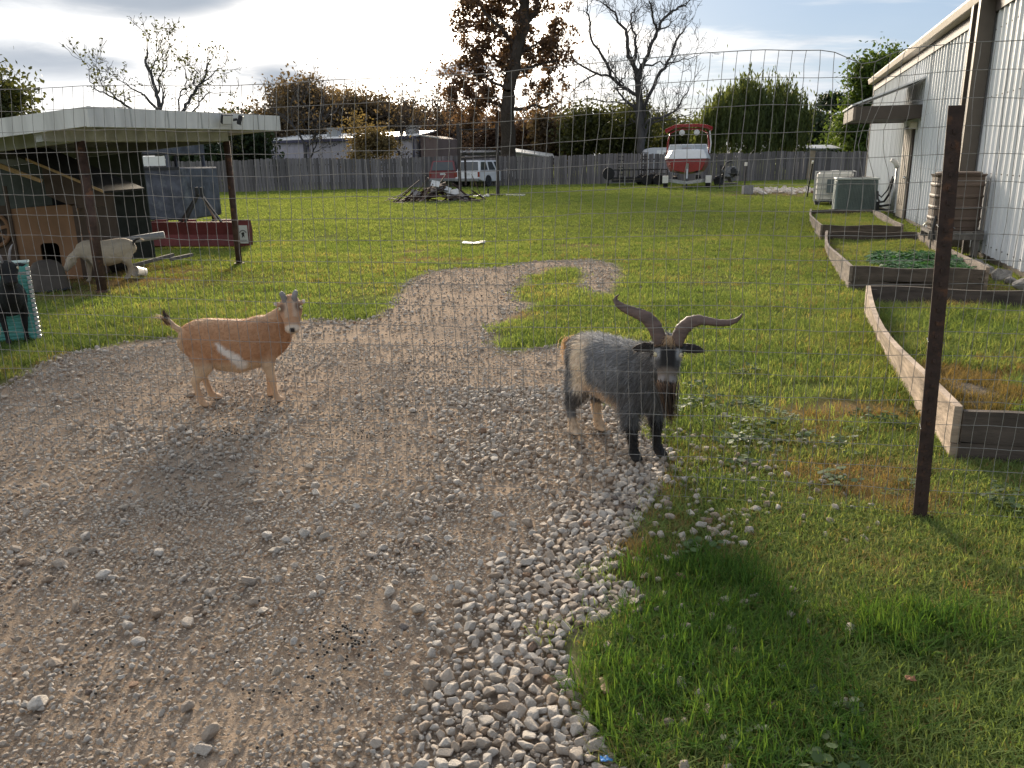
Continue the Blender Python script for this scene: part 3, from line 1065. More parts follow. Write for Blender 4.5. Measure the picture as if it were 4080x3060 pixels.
def raised_bed(idx, label, warp):
    x0, x1, y0, y1 = BEDS[idx]
    o0 = WL(x0, y0)
    root = empty('raised_bed', o0, WROT, label, 'raised bed', 'raised garden beds beside the metal building')
    w, L, h, t = x1 - x0, y1 - y0, .28, .04

    def plank(name, a, b, z0, z1, mat, bow=0.0, n=10, lean=0.0):
        a, b = Vector(a), Vector(b)
        d = (b - a).normalized()
        s = Vector((d.y, -d.x, 0)) * (t / 2)
        vs, fs = [], []
        for i in range(n + 1):
            u = i / n
            p = a.lerp(b, u) + s.normalized() * (bow * math.sin(PI * u))
            up = lean * math.sin(PI * u)
            for sg in (-1, 1):
                for z in (z0, z1):
                    q = p + s * sg + s.normalized() * up * (z - z0)
                    vs.append((q.x, q.y, z + (.012 * math.sin(u * 9 + idx) if z == z1 else 0)))
        for i in range(n):
            o = 4 * i
            fs += [(o, o + 4, o + 5, o + 1), (o + 2, o + 3, o + 7, o + 6), (o + 1, o + 5, o + 7, o + 3), (o, o + 2, o + 6, o + 4)]
        fs += [(0, 1, 3, 2), (4 * n, 4 * n + 2, 4 * n + 3, 4 * n + 1)]
        mb = MB().add(vs, fs)
        return mb.build(name, mat, root)
    z1 = h
    mside = M_BEDGREY if idx else M_BED
    # long sides: a wide upper plank over a narrower one, the gap between them warped open
    plank('side_plank', (0, L, 0), (0, 0, 0), .085, z1, mside, warp, 12, .35)
    plank('side_plank', (0.004, L, 0), (0.004, 0, 0), -.01, .075, mside, warp * .55)
    plank('side_plank', (w, 0, 0), (w, L, 0), .085, z1, mside, warp * .2)
    plank('side_plank', (w, 0, 0), (w, L, 0), -.01, .075, mside, 0)
    plank('end_plank', (t / 2 + .003, 0, 0), (w - t / 2 - .003, 0, 0), .10, z1 - .015, M_BEDSHADE)
    plank('end_plank', (t / 2 + .003, .004, 0), (w - t / 2 - .003, .004, 0), -.01, .092, M_BEDSHADE)
    plank('end_plank', (w - t / 2 - .003, L, 0), (t / 2 + .003, L, 0), -.01, z1 - .01, M_BEDSHADE)
    for cx, cy in ((.05, .05), (w - .05, .05), (.05, L - .05), (w - .05, L - .05)):
        MB().box(cx - .028, cx + .028, cy - .025, cy + .025, -.02, z1 - .03).build('corner_block', M_BEDSHADE, root)
    # soil, a little heaped
    nx, ny = 14, 36
    vs, fs = [], []
    for j in range(ny + 1):
        for i in range(nx + 1):
            x, y = .022 + (w - .044) * i / nx, .022 + (L - .044) * j / ny
            vs.append((x, y, (.13 if idx else .10) + .05 * fbm(x, y, 1.2, idx + 2.0)))
    for j in range(ny):
        for i in range(nx):
            k = j * (nx + 1) + i
            fs.append((k, k + 1, k + nx + 2, k + nx + 1))
    MB().add(vs, fs).build('soil', M_SOIL, root, smooth=True)
    # weeds growing in it
    rg = np.random.default_rng(50 + idx)
    n = (7000, 3600, 3200)[idx]
    x, y = rg.uniform(.05, w - .05, n), rg.uniform(.06, L - .06, n)
    wild = vfbm(x, y, 1.4, 60 + idx)
    keep = wild > (.25, .30, .2)[idx]
    x, y, wild = x[keep], y[keep], wild[keep]
    z = np.array([(.12 if idx else .09) + .05 * fbm(a, b, 1.2, idx + 2.0) for a, b in zip(x, y)])
    pr = [tuft(12, .03, .08, .005, .05, 1.2, 2, (M_DRY, M_GRASS, M_GRASS)[idx], 200 + idx * 9 + s) for s in range(2)] + [tuft(12, .03, .09, .006, .05, 1.2, 2, M_GRASS, 230 + idx * 9 + s) for s in range(2)]
    if idx == 1:
        pr = [tuft(11, .02, .06, .006, .06, 1.2, 2, M_GRASS, 260)] + [leafy(270 + s) for s in range(3)]
        pk = np.where((y < L * .45) & (x > w * .3), rg.integers(1, 4, len(x)), 0)
    else:
        pk = np.where(wild > .44, rg.integers(2, 4, len(x)), rg.integers(0, 2, len(x)))
    N = len(x)
    o = scatter('bed_weeds', np.stack([x, y, z], 1), np.stack([rg.normal(0, .1, N), rg.normal(0, .1, N), rg.uniform(0, 6.28, N)], 1), rg.uniform(.8, 1.5, N), pk, pr, root)
    o['kind'] = 'stuff'
    return root


def leafy(seed):
    r = random.Random(seed)
    vs, fs = [], []
    for k in range(11):
        a, rad = r.uniform(0, 2 * PI), .07 * math.sqrt(r.random())
        x, y, z = rad * math.cos(a), rad * math.sin(a), r.uniform(.02, .09)
        q, t = r.uniform(.018, .032), r.uniform(0, 6)
        e = r.uniform(-.6, .6)
        o = len(vs)
        for j, (u, v) in enumerate(((0, -1), (.55, -.5), (.7, .2), (0, 1), (-.7, .2), (-.55, -.5))):
            cx, cy = u * math.cos(t) - v * math.sin(t), u * math.sin(t) + v * math.cos(t)
            vs.append((x + q * cx, y + q * cy, z + q * v * e))
        fs.append(tuple(range(o, o + 6)))
    me = bpy.data.meshes.new('leafy_weed')
    me.from_pydata(vs, [], fs)
    me.materials.append(pmat('bed_leaf', (.05, .135, .045), .5, var=.3, island=.35, trans=(.3, (1.3, 1.3, .7))) if 'bed_leaf' not in MATS else MATS['bed_leaf'])
    return bpy.data.objects.new('leafy_weed', me)


raised_bed(0, 'nearest raised bed, its pale side plank bowed and split by the steel post', .05)
raised_bed(1, 'middle raised bed with leafy green plants, between the two others', .05)
raised_bed(2, 'farthest raised bed, grassy, in front of the green air conditioner', .03)
# ================================================================== things along the metal building
M_TANK = pmat('brown_ribbed_plastic', (0.088, 0.062, 0.048), 0.65, var=.25, scale=3)
M_OLDWOOD = pmat('old_grey_timber', (0.16, 0.145, 0.13), 0.9, var=.4, scale=4, streak=(5, 5, 1), bump=.003, bscale=25)
M_WHITEPLASTIC = pmat('white_plastic', (0.62, 0.60, 0.56), 0.5, var=.08, scale=3)


def rain_tank():
    c = WL(-.44, 2.45)
    root = empty('rain_tank_stand', c, WROT, 'grey timber stand under the brown rain tank', 'stand')
    for x in (-.29, .29):
        for y in (-.29, .29):
            MB().box(x - .045, x + .045, y - .045, y + .045, 0, .36).build('leg', M_OLDWOOD, root)
    for y in (-.34, .34):
        MB().box(-.38, .38, y - .02, y + .02, .28, .37).build('rail', M_OLDWOOD, root)
    for k in range(5):
        MB().box(-.38 + k * .153, -.38 + k * .153 + .145, -.38, .38, .373, .41).build('deck_board', M_OLDWOOD, root)
    t = empty('rain_tank', c + Vector((0, 0, .41)), WROT, 'tall brown ribbed plastic rain tank on a timber stand by the wall', 'tank')
    n = 40
    prof = [(.0, .0)]
    # squarish barrel with horizontal ribs
    vs, fs = [], []
    rings = []
    H = .84
    for i in range(41):
        z = H * i / 40
        bulge = .012 * (1 if (i % 8) in (0, 1) else 0) - .03 * (1 - min(1, z / .06)) - (.0 if z < H - .04 else -.015)
        rings.append((z, .335 + bulge))
    for z, rr in rings:
        for k in range(n):
            a = 2 * PI * k / n
            c4, s4 = math.cos(a), math.sin(a)
            q = (abs(c4) ** 5 + abs(s4) ** 5) ** (-1 / 5)
            vs.append((rr * q * c4, rr * q * s4, z))
    for i in range(len(rings) - 1):
        for k in range(n):
            fs.append((i * n + k, i * n + (k + 1) % n, (i + 1) * n + (k + 1) % n, (i + 1) * n + k))
    fs += [tuple(reversed(range(n))), tuple(len(vs) - n + k for k in range(n))]
    MB().add(vs, fs).build('barrel', M_TANK, t, smooth=False)
    lid = MB()
    lid.lathe([(.32, .84), (.33, .855), (.30, .875), (.0, .88)], n=24)
    lid.build('lid', M_TANK, t)
    sp = MB()
    sp.tube([(-.33, -.1, .09), (-.40, -.1, .09), (-.42, -.1, .06)], .018, 8)
    sp.box(-.39, -.37, -.14, -.06, .10, .125)
    sp.build('tap', pmat('brass', (.55, .5, .4), .35, metal=.8), t)
    ho = MB()
    ho.tube([(-.3, -.32, .22), (-.34, -.44, .05), (-.3, -.5, -.25), (-.1, -.52, -.37), (.1, -.5, -.38), (.25, -.46, -.36)], .02, 8)
    h = ho.build('hose', M_RUBBER)
    h.location, h.rotation_euler = t.location, t.rotation_euler
    tag(h, 'short black hose drooping below the brown rain tank', 'hose')


rain_tank()


def rocks_by_wall():
    r = random.Random(5)
    m = pmat('grey_fieldstone', (.17, .165, .16), .9, var=.4, scale=5, bump=.01, bscale=14)
    spots = [(-.34, -.35, .30), (-.42, .05, .24), (-.30, -.75, .26), (-.33, .45, .22), (-.28, -1.15, .28), (-.42, .85, .2), (-.25, 1.25, .2)]
    names = ['biggest grey stone at the foot of the white wall', 'grey stone lying against the middle bed, by the wall', 'dark angular stone by the wall, near the frame edge', 'small grey stone between the rain tank and wall stones', 'grey edging stone lowest in the picture by the wall', 'small stone nearest to the rain tank stand', 'flat grey stone beside the rain tank stand and wall']
    for i, (x, y, s) in enumerate(spots):
        me = STONES[i % 12].copy()
        me.materials.clear()
        me.materials.append(m)
        for p in me.polygons:
            p.use_smooth = False
        o = link_obj('wall_stone', me)
        o.location = WL(x, y, s * .2)
        o.rotation_euler = (r.uniform(-.3, .3), r.uniform(-.3, .3), r.uniform(0, 6))
        o.scale = (s, s, s * 1.1)
        tag(o, names[i], 'stone', 'stones along the foot of the metal building')


rocks_by_wall()


def air_conditioner():
    root = empty('air_conditioner', WL(-1.47, 12.7), WROT, 'grey green air conditioner unit standing by the white wall', 'air conditioner')
    m = pmat('green_grey_enamel', (.135, .175, .17), .5, var=.12, scale=4)
    ml = pmat('pale_enamel', (.42, .45, .43), .5, var=.1, scale=4)
    MB().box(-.06, 1.2, -.06, 1.06, 0, .06).build('pad', pmat('concrete_pad', (.3, .29, .27), .9, var=.2), root)
    MB().box(.02, 1.08, .02, .98, .06, .90).build('body', m, root, bevel=.02)
    n = 26
    for k in range(n):
        x = .06 + k * 1.0 / n
        MB().box(x, x + .014, .002, .0195, .10, .87).build('louvre', m, root)
    for k in range(14):
        y = .06 + k * .9 / 14
        MB().box(.002, .0195, y, y + .03, .10, .87).build('side_louvre', ml, root)
    MB().box(-.01, 1.11, -.01, 1.01, .90, .955).build('top_cover', ml, root, bevel=.015)
    g = MB()
    for k in range(5):
        rr = .12 + k * .075
        pts = [(.55 + rr * math.cos(t * PI / 12), .5 + rr * math.sin(t * PI / 12), .965) for t in range(25)]
        g.tube(pts, .006, 4)
    g.build('fan_grille', M_BLACKMETAL, root)
    v = MB()
    v.tube([(1.09, .1, .2), (1.2, .05, .2), (1.45, .0, .24)], .03, 8)
    v.tube([(1.09, .1, .12), (1.3, .05, .1), (1.45, .0, .1)], .022, 8)
    v.box(1.085, 1.16, .02, .18, .08, .32)
    v.build('refrigerant_valve', M_BLACKMETAL, root)


air_conditioner()


def ibc_tote():
    root = empty('water_tote', WL(-1.80, 16.74), WROT, 'white caged plastic water tote behind the green air conditioner', 'water tote')
    MB().box(.05, 1.13, .05, .95, .13, 1.05).build('tank', M_WHITEPLASTIC, root, bevel=.06, seg=3)
    MB().lathe([(.11, 1.05), (.11, 1.09), (.0, 1.095)], (.59, .5, 0), 16).build('cap', M_WHITEPLASTIC, root)
    p = MB()
    for x in (0.02, .52, 1.02):
        p.box(x, x + .12, 0, 1.0, 0, .09)
    p.box(0, 1.18, 0, 1.0, .092, .125)
    p.build('pallet', M_BLACKMETAL, root)
    MB().box(.34, .80, -.012, -.004, .40, .82).build('label_plate', pmat('grey_plate', (.085, .105, .115), .5, var=.1), root)
    for z in (.16, .34, .52, .70, .88, 1.06):
        mb = MB()
        q = [(0, 0), (1.18, 0), (1.18, 1.0), (0, 1.0), (0, 0)]
        for (a, b), (c, d) in zip(q[:-1], q[1:]):
            mb.bar((a, b, z), (c, d, z), .02, .02)
        mb.build('cage_hoop', M_GALV, root)
    for k in range(6):
        for y in (-.012, 1.012):
            MB().bar((k * 1.18 / 5, y, .12), (k * 1.18 / 5, y, 1.08), .018, .018).build('cage_bar', M_GALV, root)
    for k in range(1, 5):
        MB().bar((-.012, k * .2, .12), (-.012, k * .2, 1.08), .018, .018).build('cage_bar', M_GALV, root)


ibc_tote()

# ================================================================== open shelter on the left
M_FASCIA = pmat('weathered_white_steel', (0.60, 0.59, 0.56), 0.6, var=.22, scale=1.6, streak=(3, 3, .25), spec=.3)
M_BEAM = pmat('old_white_beam', (0.42, 0.42, 0.40), 0.7, var=.3, scale=3)
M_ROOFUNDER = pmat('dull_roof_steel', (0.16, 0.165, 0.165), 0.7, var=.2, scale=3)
SP = Vector((-5.24, 10.28, 0))


def shelter():
    root = empty('animal_shelter', SP, WROT, 'open sided animal shelter with white flat roof on rusty posts', 'shelter')
    # roof plane: slightly higher to the right and to the back
    zt = lambda x, y: 2.20 + .07 * (x - .82) + .018 * (y + .67)
    x0, x1, y0, y1 = -4.8, .83, -.67, 3.12

    def slab(xa, xb, ya, yb, dz0, dz1):
        vs = [(x, y, zt(x, y) + dz) for dz in (dz0, dz1) for y in (ya, yb) for x in (xa, xb)]
        return MB().add(vs, [(0, 2, 3, 1), (4, 5, 7, 6), (0, 1, 5, 4), (1, 3, 7, 5), (3, 2, 6, 7), (2, 0, 4, 6)])
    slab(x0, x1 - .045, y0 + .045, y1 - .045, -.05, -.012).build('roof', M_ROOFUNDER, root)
    slab(x1 - .04, x1, y0, y1, -.215, 0).build('fascia', M_FASCIA, root)
    slab(x0, x1 - .043, y0, y0 + .04, -.205, 0).build('fascia', M_FASCIA, root)
    slab(x0, x1 - .043, y1 - .04, y1, -.205, 0).build('fascia', M_FASCIA, root)
    # seams in the fascia
    for k in range(1, 6):
        y = y0 + k * .64
        slab(x1 + .001, x1 + .006, y, y + .02, -.21, -.004).build('fascia_seam', M_BEAM, root)
    slab(x1 + .001, x1 + .007, y0 - .004, y0 + .05, -.216, .004).build('corner_cap', M_FASCIA, root)
    # beams under the roof
    slab(-.05, .05, y0 + .08, y1 - .25, -.30, -.06).build('beam', M_BEAM, root)
    slab(x0, -.06, -.05, .05, -.30, -.06).build('beam', M_BEAM, root)
    slab(x0, -.06, 2.83, 2.93, -.30, -.06).build('beam', M_ROOFUNDER, root)
    for k in range(6):
        slab(-.55 - k * .75, -.49 - k * .75, .052, 2.828, -.20, -.055).build('purlin', M_ROOFUNDER, root)
    slab(.06, x1 - .05, y0 + .9, y0 + .96, -.16, -.055).build('outrigger', M_BEAM, root)
    slab(.06, x1 - .05, y1 - .6, y1 - .54, -.16, -.055).build('outrigger', M_BEAM, root)
    for i, (x, y) in enumerate(((0, 0), (0, 2.88), (-3.6, 0), (-3.6, 2.88))):
        MB().tube([(x, y, -.05), (x, y, zt(x, y) - .29)], .062 if i == 0 else .05, 12).build('post', M_RUSTY, root, smooth=True)
        MB().lathe([(.09, 0), (.085, .03), (.0, .032)], (x, y, 0), 12).build('post_foot', M_RUSTY, root)
    # dark back and side sheeting hung inside
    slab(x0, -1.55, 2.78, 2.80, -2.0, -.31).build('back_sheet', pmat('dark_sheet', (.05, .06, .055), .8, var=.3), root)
    # twin flood lamp on the fascia
    f = empty('flood_light', (0, 0, 0))
    f.parent = root
    yb = 1.75
    zb = zt(x1, yb) - .09
    MB().lathe([(.0, 0), (.05, .002), (.045, .035), (.0, .04)], n=12, M=Matrix.Translation((x1 + .001, yb, zb)) @ Matrix.Rotation(PI / 2, 4, 'Y')).build('mount', M_BLACKMETAL, f)
    for s in (-1, 1):
        MB().tube([(x1 + .03, yb, zb), (x1 + .08, yb + s * .07, zb + .0), (x1 + .12, yb + s * .12, zb + .01)], .018, 8).build('arm', M_BLACKMETAL, f)
        M = Matrix.Translation((x1 + .15, yb + s * .15, zb)) @ Matrix.Rotation(s * .5, 4, 'Z') @ Matrix.Rotation(.35, 4, 'Y')
        MB().box(-.03, .03, -.08, .08, -.065, .065, M).build('lamp_head', M_BLACKMETAL, f, bevel=.012)
        MB().box(.0305, .036, -.07, .07, -.055, .055, M).build('lamp_glass', pmat('flood_glass', (.55, .56, .55), .2, var=.05), f)


shelter()


def SL(x, y, z=0.0):
    return SP + EX * x + EY * y + Vector((0, 0, z))


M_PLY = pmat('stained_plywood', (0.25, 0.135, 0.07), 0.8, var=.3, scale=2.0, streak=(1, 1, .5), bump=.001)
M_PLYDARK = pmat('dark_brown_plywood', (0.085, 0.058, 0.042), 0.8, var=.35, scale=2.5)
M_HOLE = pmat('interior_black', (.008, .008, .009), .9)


def dog_house():
    o = AT(69, 1055, 11.6)
    o.z = 0
    root = empty('goat_house', o, 0.0, 'brown plywood goat house with arched opening and sloping roof under the shelter', 'hut')
    w, d = .98, 1.15
    # front wall with the rounded opening cut through it: built as strips round the hole
    x0, x1, z0, z1 = .37, .64, .10, .52
    zt = lambda x: 1.0 + .06 * x
    rr = .06
    arc = lambda cx, cz, a0: [(cx + rr * math.cos(R(a0 - k * 22.5)), cz + rr * math.sin(R(a0 - k * 22.5))) for k in range(5)]
    poly = [(0, z0), (x0, z0)] + arc(x0 + rr, z1 - rr, 180) + arc(x1 - rr, z1 - rr, 90) + [(x1, z0), (w, z0), (w, zt(w)), (0, zt(0))]
    F = MB()
    F.prism(poly, 0, .025, 'y')
    F.box(0, w, 0, .025, .0, z0 - .0005)
    F.build('front_wall', M_PLY, root)
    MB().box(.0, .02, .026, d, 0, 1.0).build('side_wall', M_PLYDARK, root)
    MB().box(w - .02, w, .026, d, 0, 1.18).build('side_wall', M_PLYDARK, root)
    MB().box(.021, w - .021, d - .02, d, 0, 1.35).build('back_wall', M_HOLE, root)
    MB().box(.021, w - .021, .026, d - .021, .01, .03).build('floor', M_PLYDARK, root)
    for x in (.0, w - .05):
        MB().box(x, x + .05, -.028, -.003, 0, 1.02 + .3 * (1 - x)).build('corner_post', M_PLYDARK, root)
    # roof falling to the right, with pale cut edges
    rf = MB()
    rf.prism([(-.05, 1.86), (1.42, 1.20), (1.42, 1.23), (-.05, 1.89)], -.05, d + .1, 'y')
    rf.build('roof', pmat('black_felt', (.03, .028, .028), .95, var=.3), root)
    e = MB()
    e.prism([(.42, 1.655), (1.42, 1.205), (1.42, 1.24), (.42, 1.69)], -.075, -.052, 'y')
    e.build('roof_edge_board', M_WOOD_NEW, root)
    e = MB()
    e.prism([(.07, 1.56), (.60, 1.36), (.62, 1.40), (.09, 1.62)], -.14, -.09, 'y')
    e.build('loose_rafter', M_WOOD_NEW, root)
    gb = MB()
    gb.prism([(w - .4, 1.18), (w - .001, 1.0), (1.40, 1.02), (1.40, 1.19), (w - .4, 1.60)], .0, .02, 'y')
    gb.build('gable_board', M_PLYDARK, root)
    # lattice wheel panel to its left
    lt = MB()
    cx, cz = -.25, .72
    for k in range(8):
        a = k * PI / 4 + .2
        lt.bar((cx + .05 * math.cos(a), -.01, cz + .05 * math.sin(a)), (cx + .22 * math.cos(a), -.01, cz + .22 * math.sin(a)), .045, .02, up=(0, 1, 0))
    pts = [(cx + .23 * math.cos(t * PI / 12), -.01, cz + .23 * math.sin(t * PI / 12)) for t in range(25)]
    lt.tube(pts, .03, 6)
    lt.lathe([(.07, -.015), (.07, .015), (0, .016)], n=16, M=Matrix.Translation((cx, -.01, cz)) @ Matrix.Rotation(PI / 2, 4, 'X'))
    lt.build('wheel_panel', M_PLY, root)
    MB().box(-.55, -.005, .02, .045, 0, 1.05).build('side_panel', M_PLYDARK, root)


dog_house()


def camper():
    o = AT(425, 940, 18.8)
    o.z = 0
    root = empty('camper_shell', o, WROT * .3, 'grey blue camper body on jack legs behind the shelter', 'camper')
    m = pmat('mottled_grey_skin', (.085, .09, .115), .8, var=.6, scale=3.2, detail=8, rust=((.15, .155, .17), 2.4, .56))
    w = 1.95
    MB().box(-1.2, w, 0, 1.9, .36, 1.52).build('body', m, root, bevel=.03)
    MB().box(-1.2, w - .25, .03, 1.87, 1.80, 2.35).build('upper_body', m, root, bevel=.03)
    for x in (-1.15, .05, .92, 1.62):
        MB().box(x, x + .06, .05, .11, 1.521, 1.80).build('pillar', m, root)
        MB().box(x, x + .06, 1.79, 1.85, 1.521, 1.80).build('pillar', m, root)
    for x0, x1 in ((-.30, .04), (.13, .90), (1.0, 1.60)):
        MB().box(x0, x1, .06, .075, 1.56, 1.77).build('window', pmat('pale_window', (.78, .78, .74), .25, var=.04) if 'pale_window' not in MATS else MATS['pale_window'], root)
    MB().box(-1.2, w, -.02, -.003, 1.47, 1.53).build('sill', M_BLACKMETAL, root)
    for x, y in ((.35, .15), (.62, .1), (1.75, .1), (.4, 1.7), (1.8, 1.7)):
        mb = MB()
        mb.tube([(x, y, .02), (x, y, .36)], .035, 8)
        mb.box(x - .10, x + .10, y - .06, y + .06, 0, .02)
        mb.box(x - .05, x + .05, y - .05, y + .05, .12, .24)
        mb.build('jack_leg', M_BLACKMETAL, root)


camper()


def box_blade():
    a, b = G(565, 990), G(1005, 990)
    a.z = b.z = 0
    root = empty('box_blade', a, math.atan2(b.y - a.y, b.x - a.x), 'red tractor box blade standing in the grass behind the shelter', 'farm implement')
    L = (b - a).length
    m = pmat('faded_red_enamel', (.15, .03, .032), .55, var=.35, scale=3)
    md = pmat('dark_red_enamel', (.10, .022, .026), .6, var=.35, scale=3)
    y0 = 0
    MB().prism([(0, .05), (.03, .03), (.10, .26), (.06, .50), (.02, .50), (.06, .26)], .03, L - .28, 'x').build('mouldboard', m, root)
    for x in (0, L - .275):
        MB().prism([(-.02, .02), (.55, .02), (.60, .30), (.55, .50), (.0, .52), (-.05, .3)], x, x + .028, 'x').build('side_plate', md, root)
    MB().box(.03, L - .28, .46, .50, .36, .48).build('rear_bar', md, root)
    # the end plate turned to the camera with its maker's plate
    MB().prism([(L - .245, .05), (L - .02, .06), (L, .32), (L - .01, .55), (L - .245, .53)], -.02, .01, 'y').build('end_plate', m, root)
    pl = MB().box(L - .235, L - .05, -.028, -.021, .10, .44).build('maker_plate', pmat('plate_white', (.6, .6, .58), .5, var=.1), root)
    pr = MB()
    cx, cz = L - .1425, .26
    for k in range(9):
        t = R(35 + k * 13.75)
        pr.box(-.006, .006, -.0005, .0005, -.012, .012, Matrix.Translation((cx + .075 * math.cos(t), -.0295, cz + .085 * math.sin(t))) @ Matrix.Rotation(-(t - PI / 2), 4, 'Y'))
    for z in (-.10, -.125):
        for k in range(6):
            pr.box(cx - .065 + k * .023, cx - .05 + k * .023, -.03, -.029, cz + z - .007, cz + z + .007)
    pr.prism([(cx - .03, cz - .06), (cx - .02, cz + .0), (cx - .04, cz + .02), (cx - .01, cz + .05), (cx + .03, cz + .05), (cx + .02, cz + .0), (cx + .03, cz - .06), (cx + .01, cz - .02)], -.03, -.029, 'y')
    pr.build('printing', pmat('print_black', (.03, .03, .03), .6), pl)
    # hitch frame
    ax, az = L * .55, 1.02
    for x0, y1, w in ((L * .33, .25, .07), (L * .42, .02, .05)):
        MB().bar((x0, y1, .5), (ax - .03, .15, az), .04, w, up=(0, 1, 0)).build('hitch_bar', M_BLACKMETAL, root)
    for x0, y1 in ((L * .62, .4), (L * .74, .05)):
        MB().bar((x0, y1, .5), (ax + .03, .15, az), .03, .05, up=(0, 1, 0)).build('hitch_bar', M_BLACKMETAL if x0 > L * .7 else pmat('pale_bar', (.3, .27, .22), .6), root)
    for s in (-1, 1):
        MB().box(ax + s * .05 - .02, ax + s * .05 + .02, .11, .19, az - .05, az + .13).build('hitch_lug', M_BLACKMETAL, root)
    for x in (L * .1, L * .36, L * .68):
        MB().box(x, x + .25, .2, .26, .502, .54).build('bracket', m, root)


box_blade()


def metal_bin():
    c = AT(160, 1345, 7.35)
    root = empty('metal_bin', (c.x, c.y, 0), R(27), 'pale teal metal bin at the left edge behind the black goat', 'bin')
    w, h, d = 1.15, .715, .16
    m = pmat('teal_paint', (.10, .34, .29), .5, var=.3, scale=2.2, streak=(1, 1, 2.2), detail=6)
    # front and back sheets with shallow pressed ribs, closed by a flat lid
    prof = []
    n = 17
    for k in range(n):
        z = .02 + (h - .12) * k / n
        q = (h - .12) / n
        prof += [(0, z), (-.004, z + q * .3), (-.004, z + q * .7)]
    prof += [(0, h - .09), (0, h)]
    P = prof + [(.02, h), (.02, .02)]
    MB().prism(P, -w, 0, 'x').build('front_sheet', m, root)
    MB().box(-w, 0, .021, d, .02, h - .004).build('body', m, root)
    MB().box(-w - .01, .012, -.012, d + .01, h + .001, h + .02).build('lid', pmat('pale_teal_lid', (.30, .40, .37), .5, var=.2), root, bevel=.006)
    MB().box(-w, .006, -.011, -.005, h - .085, h - .07).build('bead', M_GALV, root)
    # crimped galvanised edge down the right corner
    e = MB()
    for k in range(16):
        z = .02 + k * (h - .04) / 16
        e.box(-.022, .014, -.016, .03, z + .004, z + (h - .04) / 16 - .006)
    e.build('corner_strip', pmat('bright_zinc', (.5, .5, .49), .4, metal=.4, var=.2), root, bevel=.004)


metal_bin()


def shelter_clutter():
    # rounded brown tub beside the teal drum
    p = G(200, 1155)
    t = empty('feed_tub', (p.x, p.y, 0), .3, 'upturned brown feed tub between the teal bin and the white goat', 'tub')
    MB().lathe([(.24, 0), (.245, .03), (.22, .12), (.20, .28), (.15, .36), (.08, .39), (.0, .395)], n=24).build('tub', pmat('brown_tub', (.085, .07, .058), .8, var=.3, scale=4), t, smooth=True)
    MB().lathe([(.25, 0), (.262, .012), (.25, .03), (.24, .031)], n=24).build('lip', M_BLACKMETAL, t)
    # white plastic chair lying by the goat's mouth
    p = G(300, 1075)
    c = empty('plastic_chair', (p.x, p.y, 0), .5, 'low white plastic stool in front of the goat house door', 'stool')
    MB().box(-.18, .18, -.15, .15, .22, .25).build('seat', M_WHITEPLASTIC, c, bevel=.015)
    for x in (-.15, .15):
        for y in (-.12, .12):
            MB().bar((x, y, .22), (x * 1.15, y * 1.15, 0), .04, .04).build('leg', M_WHITEPLASTIC, c)
    # long grey post lying across a black tub
    a, b = AT(330, 985, 12.2), AT(655, 935, 12.6)
    q = MB()
    q.tube([a, a.lerp(b, .5), b], .055, 12)
    o = q.build('grey_pole', pmat('grey_pole_paint', (.30, .31, .33), .7, var=.2), None, smooth=True)
    tag(o, 'long grey round pole lying slanted behind the white goat', 'pole')
    p = G(440, 1065)
    w = empty('wheel_tub', AT(440, 1010, 12.5), 0, 'half round white rimmed wheel tub under the grey pole', 'tub')
    w.location.z = 0
    MB().lathe([(.20, 0), (.30, .18), (.34, .36), (.32, .37), (.27, .2), (.0, .05)], n=24).build('bowl', M_BLACKMETAL, w, smooth=True)
    MB().lathe([(.34, .355), (.365, .365), (.36, .385), (.335, .385)], n=24).build('rim', M_WHITEPLASTIC, w)
    # rails resting on the ground behind
    for i, (p0, p1, Y0, Y1, lab) in enumerate((((515, 1062), (690, 1015), 12.3, 13.2, 'pale timber rail sloping over the ground behind the white goat'), ((680, 1033), (765, 1015), 13.0, 13.6, 'short grey rail end lying beyond the pale sloping rail'))):
        mb = MB()
        mb.bar(AT(*p0, Y0), AT(*p1, Y1), .05, .05)
        tag(mb.build('timber_rail', M_OLDWOOD), lab, 'rail')
    p = G(562, 1103)
    b = empty('bucket', (p.x, p.y, 0), -.5, 'tipped white bucket with a black mouth behind the white goat', 'bucket')
    M = Matrix.Scale(.66, 4) @ Matrix.Translation((0, 0, .11)) @ Matrix.Rotation(R(78), 4, 'X') @ Matrix.Translation((0, 0, -.12))
    MB().lathe([(.0, .001), (.09, .0), (.115, .25), (.12, .25), (.12, .262), (.112, .262), (.108, .25), (.085, .02), (0, .02)], n=20, M=M).build('shell', M_WHITEPLASTIC, b, smooth=True)
    MB().lathe([(.0, .03), (.088, .03), (.09, .05), (.0, .06)], n=20, M=M).build('dark_inside', M_HOLE, b)


shelter_clutter()
# ================================================================== trees behind the yard
M_BARK = pmat('dark_bark', (0.065, 0.052, 0.046), 0.95, var=.35, scale=3, streak=(4, 4, 1), bump=.02, bscale=9)
M_BARKGREY = pmat('grey_dead_bark', (0.075, 0.07, 0.07), 0.95, var=.35, scale=3, streak=(4, 4, 1), bump=.02, bscale=9)


